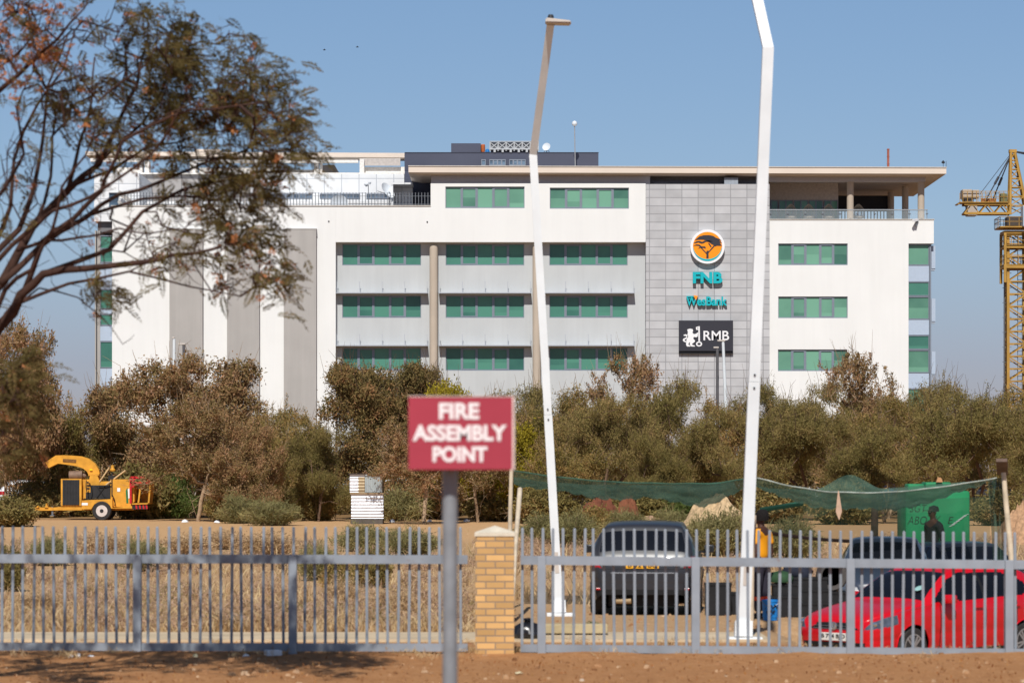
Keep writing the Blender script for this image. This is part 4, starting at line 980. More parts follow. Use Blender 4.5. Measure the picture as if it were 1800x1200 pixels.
# ------------------------------------------------------------------ near tree at the left
def near_tree():
    rs = np.random.RandomState(21); Y0 = 32.6
    root = thing('thorn_tree', 'dark branched near tree with brown and green feathery leaves filling the upper left', 'tree', (px(-210, Y0), Y0, 0))
    rl = np.array(root.location)
    def Pn(x, y, d): return np.array(P(x, y, Y0 + d)) - rl
    limbs = [  # (pixel polyline, depth from..to, radius from..to)
        ([(-210, 1290), (-205, 1000), (-180, 850), (-140, 760)], 0, 0, .17, .14),
        ([(-140, 760), (-70, 670), (0, 572), (40, 520), (75, 482), (150, 470), (250, 462), (300, 452), (390, 436)], 0, -.8, .12, .02),
        ([(-140, 760), (-90, 600), (0, 498), (60, 400), (120, 330), (170, 290), (205, 225), (240, 150), (262, 60)], 0, .9, .11, .015),
        ([(0, 498), (30, 472), (70, 432), (150, 380), (210, 342), (280, 322), (330, 300), (420, 268), (480, 240)], .1, .8, .06, .012),
        ([(40, 520), (75, 425), (130, 380), (180, 335), (190, 300), (215, 250), (300, 205), (370, 190), (470, 180)], 0, -1.2, .05, .012),
        ([(75, 482), (190, 440), (250, 372), (320, 332), (400, 312), (500, 300)], 0, .7, .045, .012),
        ([(-90, 600), (-40, 480), (30, 400), (60, 330), (75, 250), (85, 150), (120, 60)], .2, 1.3, .07, .012),
        ([(-90, 600), (-110, 420), (-40, 200), (30, 130), (100, 70), (150, 15)], .2, -1.3, .08, .012),
        ([(120, 330), (140, 250), (160, 180), (165, 100)], .4, 1.5, .035, .012),
        ([(0, 572), (20, 540), (120, 500), (230, 478), (330, 500), (420, 520)], 0, -.5, .04, .008),
        ([(-110, 420), (-150, 250), (-120, 60), (-60, -60)], .3, .3, .08, .03),
        ([(150, 380), (250, 350), (330, 345), (420, 360)], .5, .2, .03, .01),
        ([(-140, 760), (-80, 720), (-20, 700), (30, 690)], 0, -.6, .05, .012),
        ([(-60, 660), (10, 510), (50, 470), (90, 400), (110, 330), (150, 270), (170, 215)], -.3, -1.4, .045, .01),
        ([(-70, 560), (-10, 430), (20, 360), (25, 280), (60, 190), (110, 120), (130, 60)], .4, 1.0, .05, .01),
        ([(-60, 520), (20, 430), (90, 370), (160, 345), (230, 300), (290, 240), (330, 170)], -.2, -1.0, .045, .01),
        ([(60, 400), (90, 310), (95, 240), (130, 190), (200, 140), (250, 100)], .4, 1.3, .03, .008),
        ([(30, 440), (80, 420), (140, 420), (210, 400), (260, 410), (320, 400)], -.1, -.9, .03, .008),
        ([(120, 330), (200, 300), (260, 255), (310, 250), (380, 230), (440, 225)], .3, .9, .03, .008),
        ([(-60, 420), (10, 330), (40, 270), (30, 190), (60, 120)], .5, -.6, .04, .008),
        ([(20, 540), (70, 505), (140, 520), (180, 560), (215, 600)], .1, .4, .018, .005),
        ([(170, 290), (250, 215), (290, 150), (310, 90), (330, 50)], .6, 1.1, .028, .007)]
    nodes = []; par = []; rad = []
    mb = MB()
    for pts, d0, d1, r0, r1 in limbs:
        # resample finely with a slight wobble
        q = []
        for i in range(len(pts) - 1):
            for f in (0, .5): q.append((pts[i][0] * (1 - f) + pts[i + 1][0] * f, pts[i][1] * (1 - f) + pts[i + 1][1] * f))
        q.append(pts[-1]); m = len(q)
        W = [Pn(x, y, d0 + (d1 - d0) * i / (m - 1)) + (rs.normal(0, .012, 3) if 0 < i else 0) for i, (x, y) in enumerate(q)]
        mb.tube(W, [(r0 + (r1 - r0) * (i / (m - 1)) ** .7) * .72 for i in range(m)], 9)
        for p in W: nodes.append(p)
    nodes = np.array(nodes)
    # crown regions in photo pixels: cx, cy, rx, ry, tips, leafiness, mix (0 green 1 orange)
    regs = [(60, 60, 75, 60, 60, .9, 1), (20, 110, 60, 50, 30, .8, .9), (265, 75, 100, 65, 90, 1, .15), (370, 100, 90, 65, 80, 1, .2), (440, 170, 75, 60, 70, 1, .25), (490, 235, 55, 60, 60, 1, .25),
            (350, 190, 90, 50, 70, .9, .45), (240, 180, 90, 70, 90, .8, .4), (160, 190, 80, 60, 60, .5, .5), (110, 160, 45, 60, 35, .8, .2), (405, 190, 40, 30, 24, 1, .8), (512, 285, 28, 45, 22, .9, .2), (550, 240, 20, 8, 6, .8, .1),
            (420, 290, 70, 45, 50, .9, .25), (300, 265, 60, 40, 36, .5, .4), (205, 260, 60, 50, 50, .6, .5), (90, 260, 90, 70, 44, .25, .6), (420, 350, 70, 50, 55, .95, .15),
            (440, 420, 55, 45, 46, 1, .35), (365, 430, 60, 40, 34, .9, .3), (480, 490, 36, 35, 34, .95, .45), (330, 360, 60, 40, 36, .6, .3), (300, 460, 45, 35, 26, .6, .2), (405, 505, 40, 18, 16, .8, .8),
            (190, 520, 28, 22, 20, 1, .1), (240, 430, 70, 50, 30, .25, .5), (120, 400, 90, 70, 34, .2, .6), (20, 680, 45, 45, 50, 1, .15), (5, 760, 40, 55, 60, 1, .2), (50, 330, 80, 80, 24, .15, .5), (180, 60, 60, 60, 26, .35, .4),
            (-60, 560, 60, 60, 20, .6, .3), (-120, 120, 120, 140, 120, .8, .4), (-150, 380, 120, 120, 80, .7, .4), (-260, 250, 120, 200, 90, .8, .4), (30, -60, 140, 50, 60, .8, .4), (215, -40, 80, 40, 24, .5, .2), (60, 20, 60, 40, 30, .9, .9)]
    tips = []; info = []
    for cx, cy, rx, ry, n, lf, mx in regs:
        d0 = rs.uniform(-1, 1)
        for k in range(n):
            a = rs.uniform(0, 6.28); q = math.sqrt(rs.uniform(0, 1))
            tips.append(Pn(cx + rx * q * math.cos(a), cy + ry * q * math.sin(a), d0 + rs.normal(0, .55))); info.append((lf, mx))
    tips = np.array(tips)
    N = nodes.copy(); pa = [-1] * len(N); ids = np.zeros(len(tips), int)
    dmin = np.array([np.min(np.linalg.norm(N - t, axis=1)) for t in tips])
    for k in np.argsort(dmin):
        t = tips[k]; dist = np.linalg.norm(N - t, axis=1) + np.maximum(0, N[:, 0] - t[0]) * .8; j = int(np.argmin(dist)); L = np.linalg.norm(N[j] - t); m = max(1, int(L / .22)); last = j; new = []
        for i in range(1, m + 1):
            p = N[j] + (t - N[j]) * i / m + (rs.normal(0, .03, 3) if i < m else 0)
            new.append(p); pa.append(last); last = len(N) + len(new) - 1
        N = np.vstack([N, new]); ids[k] = last
    tw = limb_mesh(N, pa, .0042, power=.5, nmax=6, rmax=.03)
    mb.v, n0 = mb.v + tw.v, len(mb.v); mb.f += [tuple(i + n0 for i in f) for f in tw.f]
    # bare side twigs
    for k in range(1000):
        j = rs.randint(len(N)); d = unit(rs.normal(0, 1, 3) + np.array([.5, 0, .3])); l = rs.uniform(.08, .3)
        mb.tube([N[j], N[j] + d * l * .5 + rs.normal(0, .015, 3), N[j] + d * l], [.005, .004, .002], 3, cap=False)
    tr = mb.build('trunk', mat('near_bark', lin(70, 49, 41), .95, var=.3, scale=8, bump=.5), root, smooth=180)
    # feathery compound leaves
    G = [[], []]; wgt = rs.gamma(1.0, 1.02, len(tips))
    for k, t in enumerate(N[ids]):
        lf, mx = info[k]
        for q in range(rs.poisson(2.4 * lf * wgt[k])):
            c = t + rs.normal(0, .09, 3); d = unit(rs.normal(0, 1, 3) * np.array([1, 1, .6]) + np.array([.55, 0, -.15])); L = rs.uniform(.12, .3)
            s = unit(np.cross(d, rs.normal(0, 1, 3) * .5 + np.array([0, -.3, 1]))); nrm = np.cross(d, s)
            dead = rs.uniform() < mx * (.75 if mx > .7 else .3)
            if dead: L *= .6
            m = int(L / .017); f = (np.arange(m) + 1) / m
            ax = c + d * L * f[:, None] + np.array([0, 0, -.25]) * (f[:, None] ** 2) * L
            for sg in (-1, 1):
                ll = (.06 if not dead else .05) * np.sin(np.pi * (.15 + .8 * f)) * rs.uniform(.8, 1.2, m); sd = unit(s * sg + d * .45 + nrm * rs.normal(0, .25 if not dead else .8, (m, 1)) )
                w_ = .0105 if not dead else .014
                e = ax + sd * ll[:, None]; mid = ax + sd * ll[:, None] * .5
                G[int(dead)].append(np.stack([ax, mid + d * w_, e, mid - d * w_], 1).reshape(-1, 3))
    mats = [leaf_mat('near_leaves', [(0, lin(74, 68, 42)), (.4, lin(104, 94, 58)), (.8, lin(130, 114, 74)), (1, lin(152, 114, 78))], .55, 2.5),
            leaf_mat('dead_leaves', [(0, lin(128, 80, 50)), (.5, lin(176, 112, 70)), (1, lin(200, 140, 96))], .3, 2.5)]
    for i, nm in enumerate(('crown', 'dead_foliage')):
        V = np.vstack(G[i]); link(nm, fast_mesh(nm, V, np.arange(len(V)).reshape(-1, 4), mats[i]), root)
near_tree()
# ------------------------------------------------------------------ palisade fence
YFN = 39.3
M_fence = mat('fence_paint', lin(138, 145, 154), .6, var=.14, scale=3, bump=.06, rust=.55, obvar=.08)
M_fpost = mat('fence_post_paint', lin(144, 151, 160), .6, var=.12, scale=3, bump=.06, rust=.4)
def fx(x): return px(x, YFN)
def fz(y): return pz(y, YFN)
def fence(label, x0, x1, posts, pickets, yl, yr):
    """yl, yr: row offsets at the two ends (the right panels step down a little)"""
    r = thing('palisade_fence', label, 'fence', (fx((x0 + x1) / 2), YFN, 0), 0, 'steel palisade fences')
    off = lambda x: yl + (yr - yl) * (x - x0) / (x1 - x0)
    post0 = None
    for x in posts:
        mb = MB(); w_ = .052; mb.cbox(-w_, w_, -.05, .05, -.12, fz(973) + 0, .006)
        if post0 is None: post0 = mb.build('post', M_fpost, r); o = post0
        else: o = post0.copy(); C.objects.link(o); o.parent = r
        o.location = (fx(x) - r.location.x, -.03, -off(x) / 140)
    e = sorted(posts); segs = []
    ends = [x0] + [x for x in e if x0 < x < x1] + [x1]
    for a, b in zip(ends[:-1], ends[1:]):
        a2 = a + (7.4 if a in posts else 0); b2 = b - (7.4 if b in posts else 0)
        for (y0, y1, nm) in ((973, 988.5, 'top_rail'), (1128.5, 1142, 'bottom_rail')):
            mb = MB(); A = (fx(a2), YFN - .01, fz((y0 + y1) / 2 + off(a2))); B = (fx(b2), YFN - .01, fz((y0 + y1) / 2 + off(b2)))
            mb.bar(A, B, .07, (y1 - y0) / 140); mb.build(nm, M_fence, r, world=True)
    pk = None; rr = random.Random(int(x0) + 7)
    for x in pickets:
        if any(abs(x - q) < 5 for q in posts): pass
        if pk is None:
            mb = MB(); mb.cbox(-.0175, .0175, -.012, .012, fz(1130), fz(925.5), .004); mb.add([(-.0185, -.012, fz(925.5)), (.0185, -.012, fz(925.5)), (.0185, .012, fz(925.5)), (-.0185, .012, fz(925.5)), (0, 0, fz(923.5))], [(0, 1, 4), (1, 2, 4), (2, 3, 4), (3, 0, 4)])
            pk = mb.build('picket', M_fence, r); o = pk
        else: o = pk.copy(); C.objects.link(o); o.parent = r
        o.location = (fx(x) - r.location.x, .045, -off(x) / 140); o.rotation_euler = (rr.gauss(0, .004), rr.gauss(0, .006), 0)
    return r
fence('blue grey steel picket fence left of the yellow brick pillar', -120, 822, [-33, 242, 515], [2.5 + 18.35 * k for k in range(-6, 45)], 0, 2)
fence('blue grey steel picket fence right of the yellow brick pillar', 915, 1900, [952, 1222.5, 1494.5, 1773], [917.5 + 18.1 * k for k in range(54)], 3, 12)
# ------------------------------------------------------------------ brick pillar
bp_ = thing('brick_pillar', 'yellow face brick pillar with pale pyramid cap between the two fences', 'pillar', (fx(870), YFN, 0))
hw = .243
def brick_pillar():
    m1 = tile_mat('face_brick', lin(206, 164, 108), lin(150, 130, 110), .237, .0845, .0085, off=.5, var=.2)
    mb = MB(); mb.cbox(-hw, hw, -hw, hw, -.1, fz(942), .004); mb.build('shaft', m1, bp_)
    mb = MB(); z0, z1, z2 = fz(942), fz(935), fz(923); q = hw + .012
    mb.cbox(-q, q, -q, q, z0 + .001, z1, .006); mb.add([(-q, -q, z1), (q, -q, z1), (q, q, z1), (-q, q, z1), (0, 0, z2)], [(0, 1, 4), (1, 2, 4), (2, 3, 4), (3, 0, 4)])
    mb.build('cap', mat('cap_concrete', lin(214, 204, 184), .85, var=.12, scale=8, bump=.2), bp_)
brick_pillar()
# ------------------------------------------------------------------ assembly point sign
YS = 18.3
sg = thing('assembly_sign', 'red sign board with white words FIRE ASSEMBLY POINT on a grey steel post', 'sign', (px(791, YS), YS, 0))
us = YS / F
def assembly_sign():
    X0 = px(791, YS)
    mb = MB(); x0, x1 = px(720, YS) - X0, px(901, YS) - X0; z0, z1 = pz(825.5, YS), pz(698.5, YS)
    mb.cbox(x0, x1, -.19, -.165, z0, z1, .004); mb.build('board', mat('sign_red', lin(168, 58, 74), .55, var=.08, scale=3), sg)
    e = MB(); e.box(x1 - .001, x1 + .011, -.194, -.161, z0, z1 + .004); e.box(x0, x1 - .002, -.194, -.161, z1, z1 + .005); e.build('edge_trim', mat('trim_pale', lin(226, 206, 200), .5), sg)
    tm = MB()
    for s, xa, xb, ya, yb in (('FIRE', 773, 843, 709, 737.5), ('ASSEMBLY', 727, 891, 747, 775.5), ('POINT', 762, 857, 784.5, 812)):
        text_mb(s, (xb - xa) * us, (yb - ya) * us, .003, px((xa + xb) / 2, YS) - X0, pz((ya + yb) / 2, YS), -.1935, bold=.042, mb=tm)
    tm.build('lettering', mat('lettering_white', lin(240, 232, 232), .5, var=.02), sg)
    mb = MB(); mb.tube([(0, 0, -.2), (0, 0, z1 - .03)], .045, 20); mb.build('post', mat('post_galvanised', lin(138, 142, 147), .5, metal=.15, var=.14, scale=9, bump=.1), sg, smooth=40)
    mb = MB()
    for z in (z0 + .07, z1 - .07):
        mb.box(-.05, .05, -.1645, -.02, z - .015, z + .015)
    mb.build('bracket', M_rail, sg)
assembly_sign()
# ------------------------------------------------------------------ street lamps
M_lamp = mat('lamp_white', lin(224, 228, 230), .5, var=.06, scale=2, streak=.06)
M_lampg = mat('lamp_head_grey', lin(196, 186, 176), .5, var=.05)
def lamp(label, Y, base, bend, tip, wid, dbend, dtip, head=True):
    b0 = P(*base, Y); z0 = gz(b0.x, Y); b0.z = z0
    r = thing('street_lamp', label, 'street lamp', b0, 0, 'bent white street lamps')
    B = P(*bend, Y + dbend) - b0; T = P(*tip, Y + dtip) - b0
    B0 = Vector((0, 0, -.05)); k = .44
    mb = MB(); mid = B0.lerp(B, k); mb.bar(B0, mid, wid, wid * .9, up=(0, 1, 0)); mb.build('pole', M_lamp, r)
    mb = MB(); mb.bar(mid + (B - B0) * .0005, B, wid * .95, wid * .86, up=(0, 1, 0)); mb.build('pole', M_lamp, r)
    mb = MB(); mb.bar(B - (T - B).normalized() * .03, T, wid * .9, wid * .75, up=(0, 1, 0)); mb.build('arm', M_lamp, r)
    mb = MB(); mb.cbox(-.22, .26, -.16, .1, .0, .06, .012)
    mb.bar((0, -.05, .05), B * .02 + Vector((0, 0, .1)), wid * 1.5, wid * 1.4, up=(0, 1, 0)); mb.build('base_plate', M_lamp, r)
    mb = MB()
    dv = (B - B0).normalized()
    for f in (-.01, .012):
        c = mid + (B - B0) * f + Vector((0, -wid * .45, 0)); mb.tube([c, c + Vector((0, -.02, 0))], .014, 8)
    mb.build('bolt', M_dark, r)
    mb = MB(); a_, b_ = B0.lerp(B, .10), B0.lerp(B, .145); o_ = Vector((0, -wid * .455, 0)); mb.bar(a_ + o_, b_ + o_, wid * .5, .012, up=(0, 1, 0)); mb.build('access_hatch', M_lampg, r)
    if head:
        h = MB(); M = Matrix.Translation(T) @ Matrix.Rotation(R(4), 4, 'Y')
        pts = [(-.12, -.42, .0), (-.12, .12, .0), (.0, -.42, .09)]
        bm = bmesh.new(); bmesh.ops.create_cube(bm, size=1)
        for v in bm.verts: v.co = Vector((v.co.x * .42 + .12, v.co.y * .34 - .08, v.co.z * .085 + .02))
        for v in bm.verts:
            if v.co.x > .2: v.co.z = .02 + (v.co.z - .02) * .55
        bmesh.ops.bevel(bm, geom=list(bm.edges), offset=.02, segments=2, affect='EDGES'); bm.verts.index_update()
        h.add([M @ v.co for v in bm.verts], [[v.index for v in f.verts] for f in bm.faces]); bm.free()
        ho = h.build('lamp_head', M_lampg, r, smooth=30)
        q = MB(); q.lathe([(.05, .06), (.05, .11), (.035, .14)], T + Vector((0, -.05, 0)), n=12); q.build('photocell', M_dark, ho, smooth=30)
    return r
lamp('thinner bent white street lamp with grey lamp head, left of the dark hatchback', 52.5, (984, 1095), (937, 272), (968, 42), .138, 0, -1.5)
lamp('thicker bent white street lamp leaning right, its head above the picture', 42.5, (1306, 1131), (1350, 84), (1318, -60), .158, 0, .4)
# lamps far off by the building
def far_lamp(x, Y, top, x2, col, label, headw):
    X0 = px(x, Y); z0 = gz(X0, Y); r = thing('street_lamp', label, 'street lamp', (X0, Y, z0), 0, 'distant street lamps'); T = Vector((px(x2, Y) - X0, 0, pz(top, Y) - z0))
    mb = MB(); mb.tube([(0, 0, 0), T], [.11, .08], 8); mb.build('pole', col, r)
    mb = MB(); mb.cbox(T.x - headw, T.x + headw * .35, -.1, .1, T.z, T.z + .09, .02); mb.build('lamp_head', M_lampg, r)
M_lampd = mat('lamp_grey', lin(96, 94, 96), .5)
far_lamp(305, 172, 595, 306, M_lamp, 'short white distant lamp post poking out of the widest russet tree', .1)
far_lamp(328, 176, 606, 323, M_lampd, 'grey distant lamp post right of the short white one over the russet tree', .3)
far_lamp(1261, 176, 612, 1261, M_lampd, 'grey distant lamp post against the foot of the stone tower', .22)
far_lamp(1283, 174, 600, 1271, M_lamp, 'leaning white distant lamp post against the black lion sign', .32)
# ------------------------------------------------------------------ cars
M_glassd = mat('car_glass', lin(20, 22, 28), .1, var=.05, spec=.3)
M_tyre = mat('tyre_rubber', lin(52, 50, 50), .85, var=.15, scale=12)
M_rim = mat('alloy_rim', lin(176, 178, 182), .35, metal=.7, var=.05)
M_black = mat('black_plastic', lin(28, 28, 30), .6, var=.1)
M_chrome = mat('chrome', lin(210, 212, 216), .12, metal=.9, var=.02)
M_headl = mat('headlight_glass', lin(96, 104, 116), .08, metal=.35, var=.35, scale=9, spec=.7)
M_taill = mat('taillight_red', lin(170, 16, 24), .15, var=.25, scale=10, spec=.6)
M_platew = mat('plate_white', lin(226, 226, 220), .5, var=.02)
M_platey = mat('plate_yellow', lin(240, 176, 44), .5, var=.02)
def pl(t, pts):
    """smooth interpolation through points"""
    xs = np.array([p[0] for p in pts], float); ys = np.array([p[1] for p in pts], float)
    d = np.diff(ys) / np.diff(xs); m = np.zeros(len(xs)); m[1:-1] = np.where(d[:-1] * d[1:] > 0, 2 * d[:-1] * d[1:] / (d[:-1] + d[1:] + 1e-12), 0); m[0] = d[0]; m[-1] = d[-1]
    t = np.clip(np.asarray(t, float), xs[0], xs[-1]); i = np.clip(np.searchsorted(xs, t, 'right') - 1, 0, len(xs) - 2); h = xs[i + 1] - xs[i]; s = (t - xs[i]) / h
    return (2 * s**3 - 3 * s**2 + 1) * ys[i] + (s**3 - 2 * s**2 + s) * h * m[i] + (-2 * s**3 + 3 * s**2) * ys[i + 1] + (s**3 - s**2) * h * m[i + 1]
def inside(px_, pz_, poly):
    c = np.zeros(px_.shape, bool); n = len(poly)
    for i in range(n):
        x1, y1 = poly[i]; x2, y2 = poly[(i + 1) % n]
        cond = ((y1 > pz_) != (y2 > pz_)) & (px_ < (x2 - x1) * (pz_ - y1) / (y2 - y1 + 1e-12) + x1); c ^= cond
    return c
def make_car(label, paint, L=3.97, W=1.68, H=1.46, tail='hatch', plate_front=None, plate_rear=None, badge=True, group='parked cars', roof_rack=False):
    kx, ky, kz = L / 3.97, W / 1.68, H / 1.46
    r = thing('parked_car', label, 'car', (0, 0, 0), 0, group)
    nose = 1 if plate_front else 0
    def S(pts, k): return [(a * kx, b * k) for a, b in pts]
    zt_ = S([(0, .60), (.04, .70), (.12, .755), (.3, .81), (.6, .875), (.95, .935), (1.05, .955), (1.35, 1.15), (1.75, 1.375), (2.0, 1.44), (2.4, 1.46), (3.0, 1.445), (3.4, 1.395), (3.56, 1.345), (3.76, 1.15), (3.88, .99), (3.935, .93), (3.97, .80)], kz)
    if tail == 'tall': zt_ = S([(0, .60), (.04, .70), (.12, .755), (.3, .81), (.6, .875), (.95, .935), (1.05, .955), (1.35, 1.15), (1.75, 1.375), (2.0, 1.44), (2.4, 1.46), (3.0, 1.455), (3.45, 1.43), (3.60, 1.40), (3.68, 1.30), (3.90, .97), (3.935, .90), (3.97, .80)], kz)
    zs_ = S([(0, .30), (.15, .22), (.6, .20), (3.3, .21), (3.8, .26), (3.97, .34)], kz)
    zb_ = S([(0, .56), (.06, .64), (.3, .74), (.8, .855), (1.2, .90), (2.2, .945), (3.2, .985), (3.7, .985), (3.9, .90), (3.97, .74)], kz)
    wb_ = S([(0, .62), (.04, .69), (.15, .765), (.4, .815), (.9, .835), (1.5, .84), (3.0, .84), (3.5, .815), (3.8, .765), (3.93, .69), (3.97, .62)], ky)
    wr_ = S([(0, .46), (.1, .58), (.4, .69), (1.05, .73), (1.4, .66), (1.75, .585), (2.5, .58), (3.3, .575), (3.6, .60 if tail == 'tall' else .56), (3.88, .68 if tail == 'tall' else .60), (3.97, .55)], ky)
    t = np.unique(np.concatenate([np.linspace(0, .2, 22), np.linspace(.2, 1, 40), np.linspace(1, 3.5, 125), np.linspace(3.5, 3.85, 24), np.linspace(3.85, 3.97, 16)])) * kx
    zt, zs, zb, wb, wr = pl(t, zt_), pl(t, zs_), pl(t, zb_), pl(t, wb_), pl(t, wr_)
    zt = np.maximum(zt, zb + .025)
    n1, n2, n3 = 30, 18, 18
    ring = []
    for k in range(n1 + 1):
        f = k / n1; y = wb * (.93 + .07 * np.sin(np.pi * min(1, f * 1.6) / 2) - .03 * max(0, (f - .75) / .25) ** 2 - .012 * np.exp(-((f - .42) / .08) ** 2)); ring.append((y, zs + (zb - zs) * f))
    y3 = ring[-1][0]; ze = zt - .045 * kz - .0 * zt; ze = np.maximum(ze, zb + .012)
    for k in range(1, n2 + 1):
        f = k / n2; ring.append((y3 + (wr - y3) * f + .03 * np.sin(np.pi * f), zb + (ze - zb) * f))
    for k in range(1, n3 + 1):
        f = k / n3; ring.append((wr * math.cos(math.pi / 2 * f) ** .8 if f < 1 else 0 * wr, ze + (zt + .012 - ze) * math.sin(math.pi / 2 * f) ** .75))
    Yr = np.stack([np.broadcast_to(a, t.shape) for a, b in ring], 1); Zr = np.stack([np.broadcast_to(b, t.shape) for a, b in ring], 1)   # (nt, nr)
    nr = len(ring)
    Yf = np.concatenate([-Yr, Yr[:, -2::-1]], 1); Zf = np.concatenate([Zr, Zr[:, -2::-1]], 1); nf = Yf.shape[1]
    Tf = np.repeat(t[:, None], nf, 1)
    V = np.stack([L / 2 - Tf, -Yf, Zf], -1).reshape(-1, 3); nt_ = len(t)
    i = np.arange(nt_ * nf).reshape(nt_, nf)
    Q = np.stack([i[:-1, :-1], i[1:, :-1], i[1:, 1:], i[:-1, 1:]], -1).reshape(-1, 4)
    # end caps: strips between the two sides
    caps = []
    for row, fl in ((0, False), (nt_ - 1, True)):
        for k in range(nr - 1):
            q = (i[row, k], i[row, k + 1], i[row, nf - 2 - k], i[row, nf - 1 - k]); caps.append(q[::-1] if fl else q)
    Q = np.vstack([Q, np.array(caps)])
    ctr = V[Q].mean(1); ct = L / 2 - ctr[:, 0]; cy = np.abs(ctr[:, 1]); cz = ctr[:, 2]
    rid = (Q % nf).min(1); kk = np.minimum(rid, nf - 1 - rid) ; kk = np.minimum(np.minimum(Q % nf, nf - 1 - Q % nf).min(1), nr)
    iscap = np.zeros(len(Q), bool); iscap[-len(caps):] = True
    T, Zn = ct / kx, cz / kz
    reg = np.zeros(len(Q), int)      # 0 paint 1 glass front 2 side glass 3 rear glass 4 headlight 5 taillight 6 black trim 7 dropped
    glass_zone = kk >= n1
    wrc = np.interp(ct, t, wr)
    reg[(kk >= n1 + n2) & (T > 1.12) & (T < 1.74) & (cy < wrc - .03)] = 1
    side = inside(T, Zn, [(1.22, .95), (1.3, .945), (3.3, 1.02), (3.42, 1.05), (3.36, 1.2), (3.1, 1.33), (2.6, 1.375), (1.95, 1.36), (1.75, 1.29)]) & (kk >= n1) & (kk < n1 + n2)
    bp1 = (np.abs(T - 2.36) < .035)
    reg[side] = 2; reg[side & bp1] = 6
    reg[(kk >= n1 + 5) & (T > 3.55) & (T < 3.87) & (cy < wrc * .93)] = 3
    if tail == 'tall': reg[(reg == 3) & (T < 3.66)] = 0; reg[(kk >= n1 + 5) & (T > 3.66) & (T < 3.875) & (cy < wrc * .95)] = 3
    reg[(T < .46) & (cy > .37 * ky) & (Zn > .57 + .17 * T) & (Zn < .715 + .13 * T) & (kk < n1 + 9)] = 4
    reg[(T < .09) & (cy < .37 * ky) & (Zn > .565) & (Zn < .665)] = 6
    reg[(T < .2) & (cy < .60 * ky) & (Zn > .28) & (Zn < .375)] = 6; reg[(Zn < .255) & (kk < n1)] = 6
    reg[(T > 3.62) & (cy > .47 * ky) & (Zn > .76) & (Zn < .93) & (kk <= n1 + 4)] = 5
    reg[(T > 3.85) & (Zn < .42)] = 6
    for tw in (.80, 3.27):
        reg[((T - tw) * kx) ** 2 + (cz - .30 * kz) ** 2 < (.345 * kz) ** 2] = np.where((cy > .5 * ky), 7, reg)[((T - tw) * kx) ** 2 + (cz - .30 * kz) ** 2 < (.345 * kz) ** 2]
    names = {0: ('body', paint), 1: ('windscreen', M_glassd), 2: ('side_windows', M_glassd), 3: ('rear_window', M_glassd), 4: ('headlight', M_headl), 5: ('tail_light', M_taill), 6: ('trim', M_black)}
    def sub(mask, nm, m):
        q = Q[mask]
        if not len(q): return
        u_, inv = np.unique(q, return_inverse=True)
        return link(nm, fast_mesh(nm, V[u_], inv.reshape(-1, 4), m, True), r)
    for g, (nm, m) in names.items():
        if g in (4, 5, 2):
            for s in (-1, 1): sub((reg == g) & (np.sign(ctr[:, 1]) == s), nm.replace('windows', 'window'), m)
        elif g == 6:
            sub((reg == g) & (T < 1), nm, m); sub((reg == g) & (T > 3.5), nm, m); sub((reg == g) & (T >= 1) & (T <= 3.5) & (ctr[:, 1] > 0), nm, m); sub((reg == g) & (T >= 1) & (T <= 3.5) & (ctr[:, 1] <= 0), nm, m)
        else: sub(reg == g, nm, m)
    # underbody and wheel wells
    mb = MB(); mb.box(L / 2 - .25 * kx, L / 2 - 3.75 * kx, -.52 * ky, .52 * ky, .17, .62 * kz); mb.box(L / 2 - 1.25 * kx, L / 2 - 2.82 * kx, -.70 * ky, .70 * ky, .18, .5 * kz); 
    mb.box(L / 2 - 1.3 * kx, L / 2 - 3.4 * kx, -.6 * ky, .6 * ky, .62 * kz, .8 * kz)
    mb.build('underbody', M_black, r)
    mb = MB()      # seats and dashboard seen through nothing but keeps the cabin solid
    # wheels
    for tw in (.80, 3.27):
        for s in (-1, 1):
            c = (L / 2 - tw * kx, s * .715 * ky, .30 * kz); R_ = .30 * kz
            wl_ = MB(); prof = [(R_ * .62, -.10), (R_ * .9, -.105), (R_ * .985, -.08), (R_, -.05), (R_, .05), (R_ * .985, .08), (R_ * .9, .105), (R_ * .62, .10)]
            wl_.lathe(prof, (0, 0, 0), 'y', 32); wo = wl_.build('wheel', M_tyre, r, smooth=40); wo.location = c
            rb = MB(); yo = s * .106
            rb.lathe([(R_ * .66, s * .07), (R_ * .66, yo), (R_ * .60, yo), (R_ * .58, s * .06)] if s > 0 else [(R_ * .58, s * .06), (R_ * .60, yo), (R_ * .66, yo), (R_ * .66, s * .07)], (0, 0, 0), 'y', 32)
            for k in range(10):
                a = 2 * math.pi * k / 10; b = a + .14 * (1 if k % 2 else -1)
                rb.bar((R_ * .12 * math.cos(a), yo * .9, R_ * .12 * math.sin(a)), (R_ * .61 * math.cos(b), yo * .93, R_ * .61 * math.sin(b)), .028, .02, up=(0, 1, 0))
            rb.lathe([(R_ * .15, yo * .82), (R_ * .13, yo * .98)] if s > 0 else [(R_ * .13, yo * .98), (R_ * .15, yo * .82)], (0, 0, 0), 'y', 16)
            rb.build('rim', M_rim, wo, fix=True)
            dk = MB(); dk.lathe([(R_ * .6, s * .05), (R_ * .6, s * .04)], (0, 0, 0), 'y', 20); dk.build('brake', M_black, wo)
